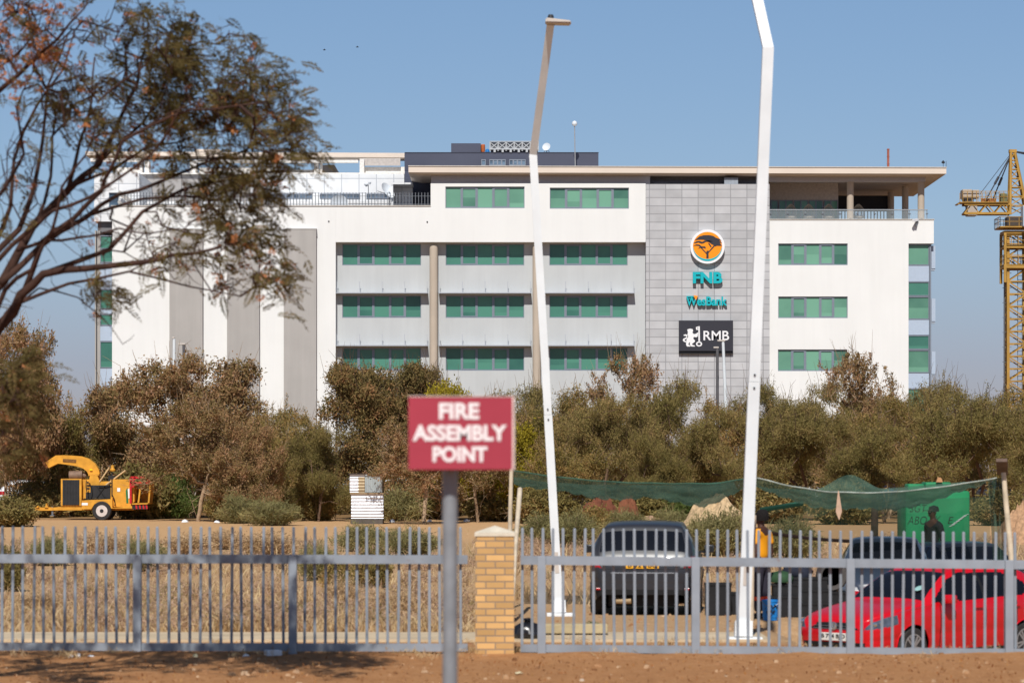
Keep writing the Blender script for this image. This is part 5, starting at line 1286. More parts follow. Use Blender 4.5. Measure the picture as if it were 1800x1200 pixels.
    # mirrors and handles
    for s in (-1, 1):
        xx = L / 2 - 1.42 * kx
        m = MB(); m.cbox(xx - .10, xx + .09, s * .87 * ky, s * 1.02 * ky, .93 * kz, 1.06 * kz, .03); mo = m.build('mirror', paint, r, smooth=40)
        q = MB(); q.box(xx - .02, xx + .05, s * .80 * ky, s * .88 * ky, .93 * kz, .965 * kz); q.box(xx - .108, xx - .10, s * .89 * ky, s * 1.0 * ky, .945 * kz, 1.045 * kz); q.build('mirror_base', M_black, mo)
        for tt in (2.18, 3.02):
            h = MB(); x_ = L / 2 - tt * kx; h.cbox(x_ - .09, x_ + .09, s * .838 * ky, s * .868 * ky, .84 * kz, .868 * kz, .01); h.build('door_handle', paint, r)
    for tw in (.80, 3.27):      # arch lips
        for s in (-1, 1):
            lip = MB(); pts = []
            for q in range(25):
                a = math.pi * (q - 1) / 22; xx_, zz_ = L / 2 - tw * kx + .345 * kz * math.cos(a), .30 * kz + .345 * kz * math.sin(a)
                j = int(np.argmin(np.abs(L / 2 - t - xx_))); yy_ = float(np.interp(zz_, Zr[j, :n1 + 1], Yr[j, :n1 + 1])); pts.append((xx_, s * (yy_ - .002), zz_))
            lip.tube(pts, .014, 6); lip.build('arch_lip', paint, r, smooth=60)
    if plate_front:
        for s in (-1, 1):
            for tx, yy_, zz_, rr_ in ((.085, .60, .655, .042), (.15, .68, .672, .036)):
                j = int(np.argmin(np.abs(t - tx * kx))); bl = MB(); bl.lathe([(rr_, 0), (rr_ * .9, .012), (rr_ * .3, .02)], (0, 0, 0), 'x', 16)
                k_ = int(np.argmin(np.abs(Zr[j, :n1] - zz_ * kz))); bl.v = [(x_ + L / 2 - tx * kx - .004, y_ + s * (Yr[j, k_] - .004), z_ + zz_ * kz) for x_, y_, z_ in bl.v]; bl.build('headlamp_bulb', M_chrome, r, smooth=40, fix=True)
    # shut lines of the doors
    g = MB()
    for tt in (1.36, 2.36, 3.06):
        for s in (-1, 1):
            x_ = L / 2 - tt * kx; j = int(np.argmin(np.abs(t - tt * kx)))
            pts = [(x_, s * (Yr[j, k] + .003), Zr[j, k]) for k in range(3 if tt < 3 else 14, n1 + 1, 3)]; g.tube(pts, .005, 4)
    g.build('shut_line', M_black, r)
    def plate(xf, z, sgn, txt, m):
        b = MB(); b.cbox(-.26, .26, -.012, .0, -.057, .057, .004); t_ = MB(); text_mb(txt, .46, .078, .004, 0, 0, -.0165, bold=.02, mb=t_)
        Mx = Matrix.Translation((xf, 0, z)) @ Matrix.Rotation(R(90) * sgn, 4, 'Z')
        for q in (b, t_): q.v = [tuple(Mx @ Vector(v)) for v in q.v]
        po = b.build('number_plate', m, r); t_.build('plate_lettering', M_black, po)
    if plate_front: plate(L / 2 + .012, .455 * kz, 1, plate_front, M_platew)
    if plate_rear: plate(-L / 2 - .012, .80 * kz, -1, plate_rear, M_platey)
    if badge:
        b = MB(); b.lathe([(.058, -.02), (.062, .004), (.05, .008), (.047, .003)], (0, 0, 0), 'x', 24)
        for a in ([(-.022, .043), (0, .0), (.022, .043)], [(-.04, .02), (-.018, -.036), (0, .004), (.018, -.036), (.04, .02)]):
            b.tube([(.008, y, z) for y, z in a], .005, 6)
        b.v = [(x + L / 2 + .012, y, z + .612 * kz) for x, y, z in b.v]; b.build('badge', M_chrome, r, fix=True)
        b = MB(); b.bar((L / 2 + .006, -.40 * ky, .575 * kz), (L / 2 + .006, .40 * ky, .575 * kz), .012, .01); b.bar((L / 2 + .006, -.40 * ky, .612 * kz), (L / 2 + .006, -.07, .612 * kz), .01, .008); b.bar((L / 2 + .006, .07, .612 * kz), (L / 2 + .006, .40 * ky, .612 * kz), .01, .008); b.build('grille_bar', M_rail, r)
    return r
def place(r, x, Y, yaw, dz=0):
    X0 = px(x, Y); r.location = (X0, Y, gz(X0, Y) + dz); r.rotation_euler = (0, 0, yaw)
M_red = mat('red_paint', lin(200, 12, 28), .3, var=.04, spec=.4, coat=.3)
M_darkp = mat('graphite_paint', lin(46, 47, 52), .32, var=.08, spec=.4, coat=.35)
M_bluep = mat('steel_blue_paint', lin(56, 64, 80), .32, var=.06, spec=.4, coat=.35)
M_whitep = mat('white_paint', lin(226, 226, 226), .3, var=.02, spec=.5, coat=.4)
M_silver = mat('silver_paint', lin(160, 164, 170), .3, metal=.5, var=.03, coat=.4)
red = make_car('bright red hatchback parked nose left behind the right fence', M_red, plate_front='B 794 BJO')
place(red, 1628, 49.2, math.atan2(-.656, -.755)); red.scale = (1.06, 1.06, 1.04)
st = MB(); st.lathe([(.075, 0), (.075, .003)], (0, 0, 0), 'z', 18)
so = st.build('window_sticker', mat('sticker', lin(150, 190, 186), .5), red); 
wsl = Vector((-(.43 / .72), 0, 1)).normalized(); so.rotation_euler = (Vector((.225 * 1.0, 0, .4)).normalized()).to_track_quat('Z', 'Y').to_euler(); so.location = (1.985 - 1.30, .47, 1.145)
dark = make_car('dark grey hatchback seen from behind, parked left of the wide white lamp post', M_darkp, L=4.05, W=1.76, H=1.59, tail='tall', plate_rear='B 321 BU', badge=False)
place(dark, 1139, 54.9, R(90 - 5.0)); dark.scale = (1.05, 1.07, 1.0)
def rear_details(r, L, ky, kz):
    b = MB(); x = -L / 2
    b.cbox(x - .006, x + .02, -.5, .5, .69 * kz, .712 * kz, .004); b.build('tail_strip', mat('strip_grey', lin(104, 106, 112), .4, metal=.3), r)
    for s in (-1, 1):
        b = MB(); b.cbox(x + .02, x + .10, s * .55 * ky, s * .70 * ky, .43 * kz, .46 * kz, .004); b.build('reflector', M_taill, r)
    b = MB(); b.lathe([(.05, 0), (.05, .03)], (x - .03, 0, .885 * kz), 'x', 16); b.build('tail_badge', M_chrome, r)
    b = MB(); b.tube([(x + .12, .42, .265), (x + .1, .18, .265)], .05, 12); b.build('exhaust', mat('silencer_tan', lin(170, 146, 112), .6, metal=.2), r)
rear_details(dark, 4.05, 1.76 / 1.68, 1.53 / 1.46)
blue = make_car('steel blue hatchback facing the fence, hidden behind the red car', M_bluep, L=3.95, W=1.72, H=1.52, badge=False)
place(blue, 1556, 57.5, R(-96), -.26)
blk = dup(blue, label='black hatchback behind the red car, in front of the man in the cap')
for ch in blk.children:
    if ch.name.startswith(('body', 'mirror', 'door_handle')): ch.data = ch.data.copy(); ch.data.materials[0] = M_darkp
place(blk, 1700, 60.5, R(-75), -.42)
# cars in the lot behind the trees
white = make_car('white car parked behind the trees right of the corrugated booth', M_whitep, badge=False)
place(white, 690, 158, R(170), .25)
def repaint(c, m):
    for ch in c.children:
        if ch.name.startswith(('body', 'mirror', 'door_handle')): ch.data = ch.data.copy(); ch.data.materials[0] = m
for x, Y, yaw, m, lab in ((738, 166, 185, M_red, 'red car parked behind the forked tree trunk under the sign'), (742, 156, 172, M_bluep, 'dark blue car parked in front of the red one behind the forked tree trunk'), (70, 150, 10, M_whitep, 'white car parked behind the left end of the yellow machine'),
                          (1060, 160, 190, M_silver, 'silver car parked behind the left part of the shade net'), (1240, 158, 178, M_whitep, 'white car parked behind the trees left of the wide lamp post'), (1790, 152, 20, M_silver, 'silver car parked at the right edge behind the timber pole'), (20, 156, 200, M_bluep, 'blue car parked at the left edge behind the trees')):
    c = dup(white, label=lab); repaint(c, m); place(c, x, Y, R(yaw), .2)
# ------------------------------------------------------------------ wood chipper
YM = 136.0
M_yel = mat('machine_yellow', lin(212, 152, 52), .55, var=.2, scale=3, rust=.5)
M_mred = mat('machine_red', lin(186, 34, 40), .5)
M_matt = mat('matt_black', lin(44, 44, 46), .7, var=.15)
def chipper():
    X0 = px(184, YM); g0 = gz(X0, YM); r = thing('wood_chipper', 'yellow towable wood chipper with curved discharge chute parked under the russet tree', 'wood chipper', (X0, YM, g0))
    k = YM / F; zoff = 912
    q = lambda x, y: ((20 + x / 6.43 - 184) * k, (zoff - (780 + y / 6.43)) * k)       # traced in a 6.43x enlargement
    def bx(mb, x0, y0, x1, y1, d0, d1): a, b = q(x0, y1), q(x1, y0); return mb.box(a[0], b[0], d0, d1, a[1], b[1])
    def pr(mb, pts, d0, d1): return mb.prism([q(*p) for p in pts], d0, d1)
    mb = MB(); bx(mb, 580, 385, 812, 690, -.55, .75); mb.build('engine_housing', M_yel, r)
    mb = MB()
    bx(mb, 600, 398, 788, 682, -.575, -.552)
    for i in range(6): bx(mb, 604 + i * 32, 402, 622 + i * 32, 678, -.6, -.577)
    mb.build('radiator_grille', M_matt, r)
    mb = MB(); bx(mb, 812, 392, 900, 612, -.2, .6); bx(mb, 1140, 392, 1375, 700, -.55, .7); bx(mb, 1000, 415, 1140, 470, -.3, .6); pr(mb, [(900, 350), (985, 350), (1010, 420), (1010, 470), (920, 470), (885, 430)], -.35, .35); mb.build('drum_housing', M_yel, r)
    mb = MB(); bx(mb, 915, 458, 1138, 606, -.6, .5); 
    mb.build('fuel_tank', M_matt, r)
    mb = MB(); a, b = q(985, 470), q(1080, 600); c, d = q(1080, 470), q(985, 600); mb.bar((a[0], -.61, a[1]), (b[0], -.61, b[1]), .03); mb.bar((c[0], -.625, c[1]), (d[0], -.625, d[1]), .03); mb.build('strap', M_black, r)
    mb = MB(); pr(mb, [(825, 628), (1168, 612), (1168, 712), (1390, 690), (1390, 718), (1110, 718), (1105, 680), (1070, 650), (1000, 650), (965, 672), (930, 726), (825, 726)], -.8, -.55); pr(mb, [(580, 690), (820, 690), (820, 740), (500, 740), (500, 708), (580, 700)], -.5, -.4)
    pr(mb, [(825, 650), (1390, 690), (1390, 718), (825, 718)], .55, .8); bx(mb, 600, 690, 1390, 740, -.3, .5)
    mb.build('chassis', M_yel, r)
    mb = MB(); pr(mb, [(180, 712), (460, 706), (500, 716), (500, 742), (180, 748)], -.1, .1)
    for x in (210, 300, 400): pr(mb, [(x - 18, 712), (x, 690 - (30 if x == 400 else 0)), (x + 22, 712)], -.16, .16)
    mb.build('drawbar', M_yel, r)
    mb = MB(); bx(mb, 455, 700, 475, 800, -.05, .05); bx(mb, 440, 796, 490, 806, -.12, .12); mb.build('jack_stand', M_rail, r)
    mb = MB()      # hoses and the dark gaps of the engine bay
    for i_, (pa, pb, sag) in enumerate((((905, 430), (925, 600), 20), ((870, 400), (900, 590), -14), ((1010, 470), (1150, 430), 26), ((845, 610), (1140, 606), 12), ((1160, 560), (1190, 690), 18))):
        pts = []
        for j in range(9):
            f = j / 8; a = q(pa[0] + (pb[0] - pa[0]) * f + sag * math.sin(math.pi * f), pa[1] + (pb[1] - pa[1]) * f + abs(sag) * .6 * math.sin(math.pi * f)); pts.append((a[0], -.63 - .02 * i_, a[1]))
        mb.tube(pts, .022, 6)
    mb.build('hose', M_black, r)
    for i_ in range(3): mb = MB(); bx(mb, 862, 418 + i_ * 34, 892, 436 + i_ * 34, -.225, -.201); mb.build('gap_shade', M_matt, r)  # dark plates standing for the shade in gaps between the parts
    mb = MB(); bx(mb, 850, 540, 912, 612, -.24, -.202); mb.build('pump', M_matt, r)
    # chute: centre line with widths
    cl = [((942, 345), .30), ((935, 310), .30), ((905, 258), .30), ((850, 215), .30), ((780, 190), .28), ((700, 180), .26), ((600, 170), .24), ((520, 168), .22), ((455, 205), .19), ((410, 232), .17)]
    vs = []; mb = MB(); pts = [Vector(q(*p)) for p, _ in cl]
    for i, p in enumerate(pts):
        d = (pts[min(i + 1, len(pts) - 1)] - pts[max(i - 1, 0)]).normalized(); nn = Vector((-d.y, d.x)); h = cl[i][1] * .82
        for s, yy in ((-1, -.2), (1, -.2), (1, .2), (-1, .2)): vs.append((p.x + nn.x * h * s, yy, p.y + nn.y * h * s))
    fs = [(0, 1, 2, 3)] + [(4 * i + a, 4 * i + b, 4 * i + 4 + b, 4 * i + 4 + a) for i in range(len(pts) - 1) for a, b in ((0, 1), (1, 2), (2, 3), (3, 0))] + [tuple(len(vs) - 4 + i for i in (3, 2, 1, 0))]
    mb.add(vs, fs); bx(mb, 880, 328, 1000, 348, -.32, .32); ch = mb.build('discharge_chute', M_yel, r, fix=True)
    mb = MB(); a, b = q(590, 178), q(740, 182); mb.bar((a[0], -.21, a[1]), (b[0], -.21, b[1] - .02), .02, .14); mb.build('worn_lettering_strip', mat('worn_decal', lin(120, 84, 44), .8, var=.5, scale=14), ch)
    mb = MB(); bx(mb, 895, 276, 925, 290, -.28, -.26); mb.build('reflector', mat('yellow_reflector', lin(250, 220, 30), .4), ch)
    mb = MB(); a = q(655, 350); b = q(805, 345); mb.tube([(a[0], 0, a[1]), (b[0], 0, b[1])], .2, 16); c = q(840, 355); mb.tube([(b[0], .1, b[1]), (c[0], .1, c[1])], .12, 12); mb.build('muffler', mat('muffler_rust', lin(126, 104, 88), .7, metal=.2, var=.25), r, smooth=40)
    for (x0, y0, x1, y1) in ((1000, 430, 1115, 265), (1080, 455, 1300, 292)):
        mb = MB(); a, b = q(x0, y0), q(x1, y1); mb.tube([(a[0], -.3, a[1]), (b[0], -.35, b[1])], .035, 8); mb.build('control_lever', mat('pale_timber', lin(206, 176, 132), .8), r)
    mb = MB(); a = q(1147, 300); mb.lathe([(.11, 0), (.13, .06), (.07, .13), (.07, .24), (.02, .27)], (a[0], -.1, a[1]), n=14); mb.build('beacon', M_yel, r, smooth=40)
    mb = MB(); bx(mb, 1150, 320, 1162, 580, -.6, -.56); bx(mb, 1100, 350, 1170, 412, -.2, .2); mb.build('post', M_matt, r)
    # infeed hopper: open flared box with ribs
    mb = MB(); pr(mb, [(1385, 440), (1410, 470), (1410, 640), (1385, 664)], -.6, .6); 
    pr(mb, [(1385, 660), (1580, 655), (1560, 672), (1385, 676)], -.8, .8)
    pr(mb, [(1400, 415), (1610, 430), (1600, 445), (1400, 440)], -.8, .8)
    pr(mb, [(1400, 440), (1605, 440), (1575, 655), (1400, 660)], .6, .66)
    for x in (1475, 1590): pr(mb, [(x - 4, 500 if x < 1500 else 440), (x + 14, 500 if x < 1500 else 440), (x - 6, 655), (x - 24, 655)], -.82, -.74)
    mb.build('infeed_hopper', M_yel, r)
    mb = MB()
    for a, b in (((1375, 370), (1375, 665)), ((1375, 370), (1560, 372)), ((1560, 372), (1590, 430)), ((1375, 430), (1590, 430)), ((1375, 430), (1430, 372)), ((1395, 480), (1430, 430))):
        p0, p1 = q(*a), q(*b); mb.bar((p0[0], -.84, p0[1]), (p1[0], -.84, p1[1]), .09)
    mb.build('safety_bar', M_mred, r)
    mb = MB(); bx(mb, 1390, 678, 1565, 728, -.75, -.7); hz_ = mb.build('tail_board', M_matt, r)
    mb = MB()
    for i, x in enumerate((1435, 1475, 1515, 1550)): pr(mb, [(x - 10, 682), (x + 8, 682), (x + 14, 724), (x - 4, 724)], -.77, -.752)
    mb.build('hazard_stripe', M_mred, hz_)
    mb = MB(); pr(mb, [(1310, 520), (1330, 480), (1340, 660), (1318, 660)], -.565, -.552); mb.build('green_decal', mat('decal_green', lin(30, 110, 66), .6), r)
    mb = MB(); pr(mb, [(1334, 500), (1362, 490), (1356, 600), (1340, 610)], -.568, -.552); mb.build('white_decal', M_signw, r); mb = MB(); bx(mb, 1215, 488, 1248, 530, -.565, -.552); mb.build('white_decal', M_signw, r); mb = MB(); bx(mb, 825, 655, 892, 682, -.812, -.801); mb.build('white_decal', M_signw, r)
    # wheels
    for yy in (-.72, .72):
        c = q(1050, 757); R_ = .415
        mb = MB(); mb.lathe([(R_ * .56, -.13), (R_ * .92, -.14), (R_, -.08), (R_, .08), (R_ * .92, .14), (R_ * .56, .13)], (0, 0, 0), 'y', 28); wo = mb.build('wheel', M_tyre, r, smooth=40); wo.location = (c[0], yy, R_ - .02)
        mb = MB(); s = -1 if yy < 0 else 1
        mb.lathe([(R_ * .6, -.142), (R_ * .56, -.145), (R_ * .5, -.05), (R_ * .26, -.06), (R_ * .22, -.12), (.01, -.12)][::1], (0, 0, 0), 'y', 24); mb.build('rim', mat('rim_pale', lin(206, 196, 190), .5, var=.1), wo, smooth=40, fix=True)
        mb = MB()
        for i in range(8): a = i * math.pi / 4; mb.tube([(R_ * .36 * math.cos(a), s * .10, R_ * .36 * math.sin(a)), (R_ * .36 * math.cos(a), s * .05, R_ * .36 * math.sin(a))], .035, 8)
        mb.lathe([(R_ * .2, -.15), (R_ * .2, .15)], (0, 0, 0), 'y', 14); mb.build('hub', M_matt, wo)
chipper()
# ------------------------------------------------------------------ corrugated booth
def booth():
    Y = 127.0; r = thing('corrugated_booth', 'small booth of shiny corrugated iron sheets standing at the track edge', 'booth', (px(645, Y), Y, gz(px(645, Y), Y))); k = Y / F; X0 = r.location.x; z0 = r.location.z
    mz = mat('zinc_sheet', lin(206, 208, 214), .42, metal=.45, var=.12, scale=2.5); mr_ = mat('rusty_zinc', lin(176, 158, 128), .6, metal=.2, var=.3, scale=2); mo = mat('old_zinc', lin(178, 186, 188), .5, metal=.3, var=.15, scale=2)
    def sheet(x0, x1, y0, y1, d, vert, m, nm, amp=.018, pitch=.076):
        a, b = px(x0, Y) - X0, px(x1, Y) - X0; c, e = pz(y1, Y) - z0, pz(y0, Y) - z0
        if vert: fn = lambda u_, v_: (a + (b - a) * u_, d + amp * math.sin((b - a) * u_ / pitch * 2 * math.pi), c + (e - c) * v_); n = (int((b - a) / pitch * 8), 1)
        else: fn = lambda u_, v_: (a + (b - a) * u_, d + amp * math.sin((e - c) * v_ / pitch * 2 * math.pi), c + (e - c) * v_); n = (1, int((e - c) / pitch * 8))
        mb = MB(); mb.grid(fn, *n); mb.build(nm, m, r, smooth=180)
    sheet(617.5, 674, 868, 911, -.02, False, mz, 'lower_sheet', .022, .125); sheet(615, 641, 833, 865, -.03, False, mz, 'upper_sheet', .022, .125); sheet(641.5, 672, 836, 865, -.02, True, mo, 'upper_sheet'); sheet(630, 641, 838, 865, -.055, False, mr_, 'rusty_patch', .022, .125)
    mb = MB(); a, b = px(616, Y) - X0, px(673.5, Y) - X0; h = pz(833, Y) - z0; hm = pz(867, Y) - z0
    mb.box(a + .02, b - .02, .01, 1.25, -.1, h - .06); mb.build('box', mat('booth_inner', lin(90, 84, 78), .8, var=.2), r)
    mb = MB(); mb.box(a - .08, b + .05, -.1, 1.35, h - .02, h + .03); mb.build('roof', mat('booth_roof', lin(70, 60, 56), .8, var=.2), r)
    mb = MB(); mb.box(a - .01, b + .02, -.075, .0, hm - .025, hm + .025); mb.build('counter_rail', mat('weathered_timber', lin(170, 146, 116), .85, var=.2), r)
booth()
# ------------------------------------------------------------------ shade net stall
M_timber = mat('pale_pole_timber', lin(206, 190, 166), .85, var=.2, scale=4, bump=.3)
M_timberd = mat('dark_pole_timber', lin(70, 54, 46), .9, var=.2)
def pole(label, pts, r0, r1, m, Y=None, base=None, name='timber_pole'):
    r = thing(name, label, 'pole', pts[0]); l = r.location.copy(); n = len(pts)
    mb = MB(); mb.tube([Vector(p) - l for p in pts], [r0 + (r1 - r0) * i / (n - 1) for i in range(n)], 10); mb.build('shaft', m, r, smooth=40); return r
def at(x, y, Y): return P(x, y, Y)
def foot(x, Y): return Vector((px(x, Y), Y, gz(px(x, Y), Y) - .1))
pole('pale straight timber pole at the left end of the shade net', [foot(895, 56), at(897, 900, 56), at(899, 816, 56)], .042, .036, M_timber)
pole('leaning pale stick beside the brick pillar tied to the net', [at(901, 1062, 50) , at(906, 960, 52), at(914, 860, 55)], .03, .045, M_timber)
pole('pale square post beside the man in the yellow shirt', [foot(1320, 50.5), at(1321, 1000, 50.5), at(1325, 905, 50.5)], .048, .045, M_timber)
tp = pole('rough pale timber pole holding up the right end of the shade net', [foot(1786, 57), at(1776, 960, 57), at(1768, 880, 57), at(1764, 830, 57)], .06, .045, M_timber)
bm_ = thing('timber_beam', 'short dark board end lying on top of the rough timber pole', 'beam', at(1764, 820, 57)); mb = MB(); mb.bar((-.09, -.35, .12), (.06, .5, -.12), .2, .06); mb.build('board', mat('old_board', lin(110, 92, 82), .85, var=.2), bm_)
pole('dark thin pole standing in the middle under the shade net', [foot(1537, 61), at(1537, 950, 61), at(1538, 872, 61)], .08, .07, M_timberd)
def net_mat(name, col, alpha):
    m = bpy.data.materials.new(name); m.use_nodes = True; t = m.node_tree
    for n in list(t.nodes): t.nodes.remove(n)
    o = t.nodes.new('ShaderNodeOutputMaterial'); d = t.nodes.new('ShaderNodeBsdfDiffuse'); tl_ = t.nodes.new('ShaderNodeBsdfTranslucent'); tr = t.nodes.new('ShaderNodeBsdfTransparent'); a = t.nodes.new('ShaderNodeMixShader'); b = t.nodes.new('ShaderNodeMixShader')
    tc = t.nodes.new('ShaderNodeTexCoord'); nz = t.nodes.new('ShaderNodeTexNoise'); nz.inputs['Scale'].default_value = 2.2; nz.inputs['Detail'].default_value = 5; t.links.new(tc.outputs['Object'], nz.inputs['Vector'])
    cr = t.nodes.new('ShaderNodeValToRGB'); c = np.array(col[:3]); cr.color_ramp.elements[0].color = (*(c * .6), 1); cr.color_ramp.elements[1].color = (*(c * 1.5), 1); cr.color_ramp.elements[0].position = .35; cr.color_ramp.elements[1].position = .68
    t.links.new(nz.outputs['Fac'], cr.inputs[0]); t.links.new(cr.outputs[0], d.inputs[0]); t.links.new(cr.outputs[0], tl_.inputs[0])
    a.inputs[0].default_value = .25; t.links.new(d.outputs[0], a.inputs[1]); t.links.new(tl_.outputs[0], a.inputs[2])
    b.inputs[0].default_value = alpha; t.links.new(tr.outputs[0], b.inputs[1]); t.links.new(a.outputs[0], b.inputs[2]); t.links.new(b.outputs[0], o.inputs[0]); return m
N_main = net_mat('shade_net_green', lin(84, 112, 98), .66); N_thin = net_mat('thin_net', lin(66, 92, 74), .34); N_hem = mat('net_hem', lin(160, 168, 160), .8, var=.4, scale=4); N_dhem = mat('net_edge', lin(60, 96, 80), .85, var=.3, scale=4)
def canopy(label, ctrl, Yf, Yb, seed, hem=True):
    """ctrl: (x, front edge row, sag row, back row); front edge at Yf, sag between, back at Yb"""
    xs = [c[0] for c in ctrl]; r = thing('shade_net', label, 'shade net', P((xs[0] + xs[-1]) / 2, 830, Yf)); l = r.location; rs = random.Random(seed)
    ph = [rs.uniform(0, 6.28) for _ in range(4)]
    def f(u_, v_):
        x = xs[0] + (xs[-1] - xs[0]) * u_; yf, ysag, yb_ = (float(pl([x], [(c[0], c[k]) for c in ctrl])[0]) for k in (1, 2, 3))
        Ym = Yf + (Yb - Yf) * .4; zf, zm, zb2 = pz(yf, Yf), pz(ysag, Ym), pz(yb_, Yb)
        Yv = Yf + (Yb - Yf) * v_
        a = v_; z = zf * (a - .4) * (a - 1) / .4 + zm * a * (a - 1) / (.4 * -.6) + zb2 * a * (a - .4) / .6
        z += .045 * math.sin(x * .037 + ph[0] + v_ * 4) * math.sin(3.1 * v_) + .004 * math.sin(x * .09 + ph[1]) + .02 * math.sin(x * .21 + ph[2] - 9 * v_) * math.sin(3.1 * v_) + .012 * math.sin(x * .53 + ph[3] + 13 * v_) * math.sin(3.1 * v_)
        return (px(x, Yf) - l.x, Yv - l.y, z - l.z)
    mb = MB(); mb.grid(f, 90, 22); mb.build('net', N_main, r, smooth=180)
    mb = MB(); pts = [Vector(f(i / 60, 0)) + Vector((0, -.01, .005)) for i in range(61)]; mb.tube(pts, .011, 6); mb.build('hem', N_hem if hem else N_dhem, r)
    return r
canopy('dark green shade net sagging between the left pole and the wide lamp post', [(903, 827, 845, 838), (960, 836, 860, 846), (1100, 848, 874, 852), (1200, 850, 880, 852), (1245, 850, 884, 850), (1318, 840, 862, 846)], 56, 60, 1, False)
canopy('dark green shade net with pale front hem right of the wide lamp post', [(1330, 840, 850, 848), (1400, 856, 872, 858), (1470, 865, 890, 860), (1535, 866, 897, 834), (1600, 862, 890, 858), (1680, 852, 876, 852), (1752, 840, 850, 846)], 56, 60, 2)
def drape(label, corners, Y, m, seed, amp=.05, name='net_curtain'):
    (x0, y0), (x1, y1), (x2, y2), (x3, y3) = corners; r = thing(name, label, 'net curtain', P((x0 + x2) / 2, (y0 + y2) / 2, Y)); l = r.location
    def f(u_, v_):
        x = (x0 * (1 - u_) + x1 * u_) * (1 - v_) + (x3 * (1 - u_) + x2 * u_) * v_; y = (y0 * (1 - u_) + y1 * u_) * (1 - v_) + (y3 * (1 - u_) + y2 * u_) * v_
        y += 5 * math.sin(math.pi * u_) * (1 if seed % 2 else .4) * v_
        p = P(x, y, Y); return (p.x - l.x, p.y - l.y + amp * math.sin(u_ * 14 + seed) + amp * .5 * math.sin(u_ * 31 + v_ * 2), p.z - l.z)
    mb = MB(); mb.grid(f, 50, 10); mb.build('net', m, r, smooth=180); return r
d1_ = drape('thin see through green net wall behind the man in yellow', ((1336, 892), (1740, 872), (1740, 960), (1338, 940)), 60.5, N_thin, 3)
mb = MB(); 
pts = [P(1338 + (1540 - 1338) * i / 20, 934 + 18 * (i / 20) + 4 * math.sin(i / 20 * 3.1), 60.4) - d1_.location for i in range(21)]; mb.tube(pts, .035, 6); mb.build('rolled_hem', M_timberd, d1_)
mb = MB(); pts = [P(1336 + (1412 - 1336) * i / 10, 896 - 12 * (i / 10), 60.3) - d1_.location for i in range(11)]; mb.tube(pts, .05, 6); mb.build('rolled_top', mat('net_roll', lin(44, 88, 72), .9), d1_)
drape('dark green net curtain hanging beside the rough timber pole', ((1738, 842), (1768, 838), (1768, 985), (1748, 985)), 57.6, N_main, 2, .09)
def cloth():
    r = thing('hanging_cloth', 'small tan rag hanging from the front hem of the right shade net', 'cloth', P(1474, 863, 55.9)); l = r.location
    mb = MB(); pts = [(1473, 862), (1474.5, 862), (1480, 898), (1475, 914), (1469, 899)]
    q = [P(x, y, 55.9) - l for x, y in pts]; mb.prism([(v.x, v.z) for v in q], -.012, .012); mb.build('rag', mat('tan_cloth', lin(196, 164, 140), .9, var=.15, scale=9), r)
cloth()
# ------------------------------------------------------------------ green kiosk box with scrawled writing
def kiosk():
    Y = 66.0; r = thing('green_kiosk', 'bright green boxy kiosk with scrawled black writing behind the shade net', 'kiosk', (px(1648, Y), Y, gz(px(1648, Y), Y))); l = r.location
    mg = mat('kiosk_green', lin(24, 126, 78), .55, var=.25, scale=1.5)
    X0, X1 = px(1591, Y) - l.x, px(1705, Y) - l.x; zt = pz(862, Y) - l.z; k = Y / F
    mb = MB(); mb.cbox(X0, X1, -.02, 1.4, .05, zt, .06); mb.build('box', mg, r, smooth=30)
    mb = MB(); mb.cbox(px(1596, Y) - l.x, px(1625, Y) - l.x, -.01, .6, zt - .05, pz(850, Y) - l.z, .03); mb.cbox(px(1627, Y) - l.x, px(1672, Y) - l.x, .02, .7, zt - .05, pz(847, Y) - l.z, .03); mb.build('raised_lid', mg, r, smooth=30)
    tm = MB()
    for s, x, y, w_, h_ in (('SGT', 1614, 893, 30, 13), ('I', 1640, 894, 3, 13), ('ABO', 1612, 914, 34, 14), ('K', 1648, 913, 11, 13), ('E', 1671, 914, 10, 12)):
        text_mb(s, w_ * k, h_ * k, .004, px(x, Y) - l.x, pz(y, Y) - l.z, -.0245, bold=-.012, shear=.25, mb=tm)
    tm.build('scrawled_lettering', M_black, r)
    tm = MB()
    for i in range(7):
        a = P(1668 + i * 4, 925 - i * 3, Y) - l; tm.bar((a.x, -.024, a.z), (a.x + .12, -.024, a.z + .05), .02, .006)
    tm.build('white_scratches', M_signw, r)
    mb = MB(); mb.box(X0 - .03, X0 + .08, -.03, 1.3, -.1, .05); mb.box(X1 - .08, X1 + .03, -.03, 1.3, -.1, .05); mb.build('skid', M_timberd, r)
    bk = thing('cardboard_scrap', 'brown cardboard scrap lying on the lid of the green kiosk', 'cardboard', P(1650, 847, Y)); mb = MB(); mb.prism([(-.06, 0), (.08, .0), (.05, .09), (-.02, .11)], -.06, .0); mb.build('scrap', mat('cardboard', lin(186, 140, 100), .9), bk)
kiosk()
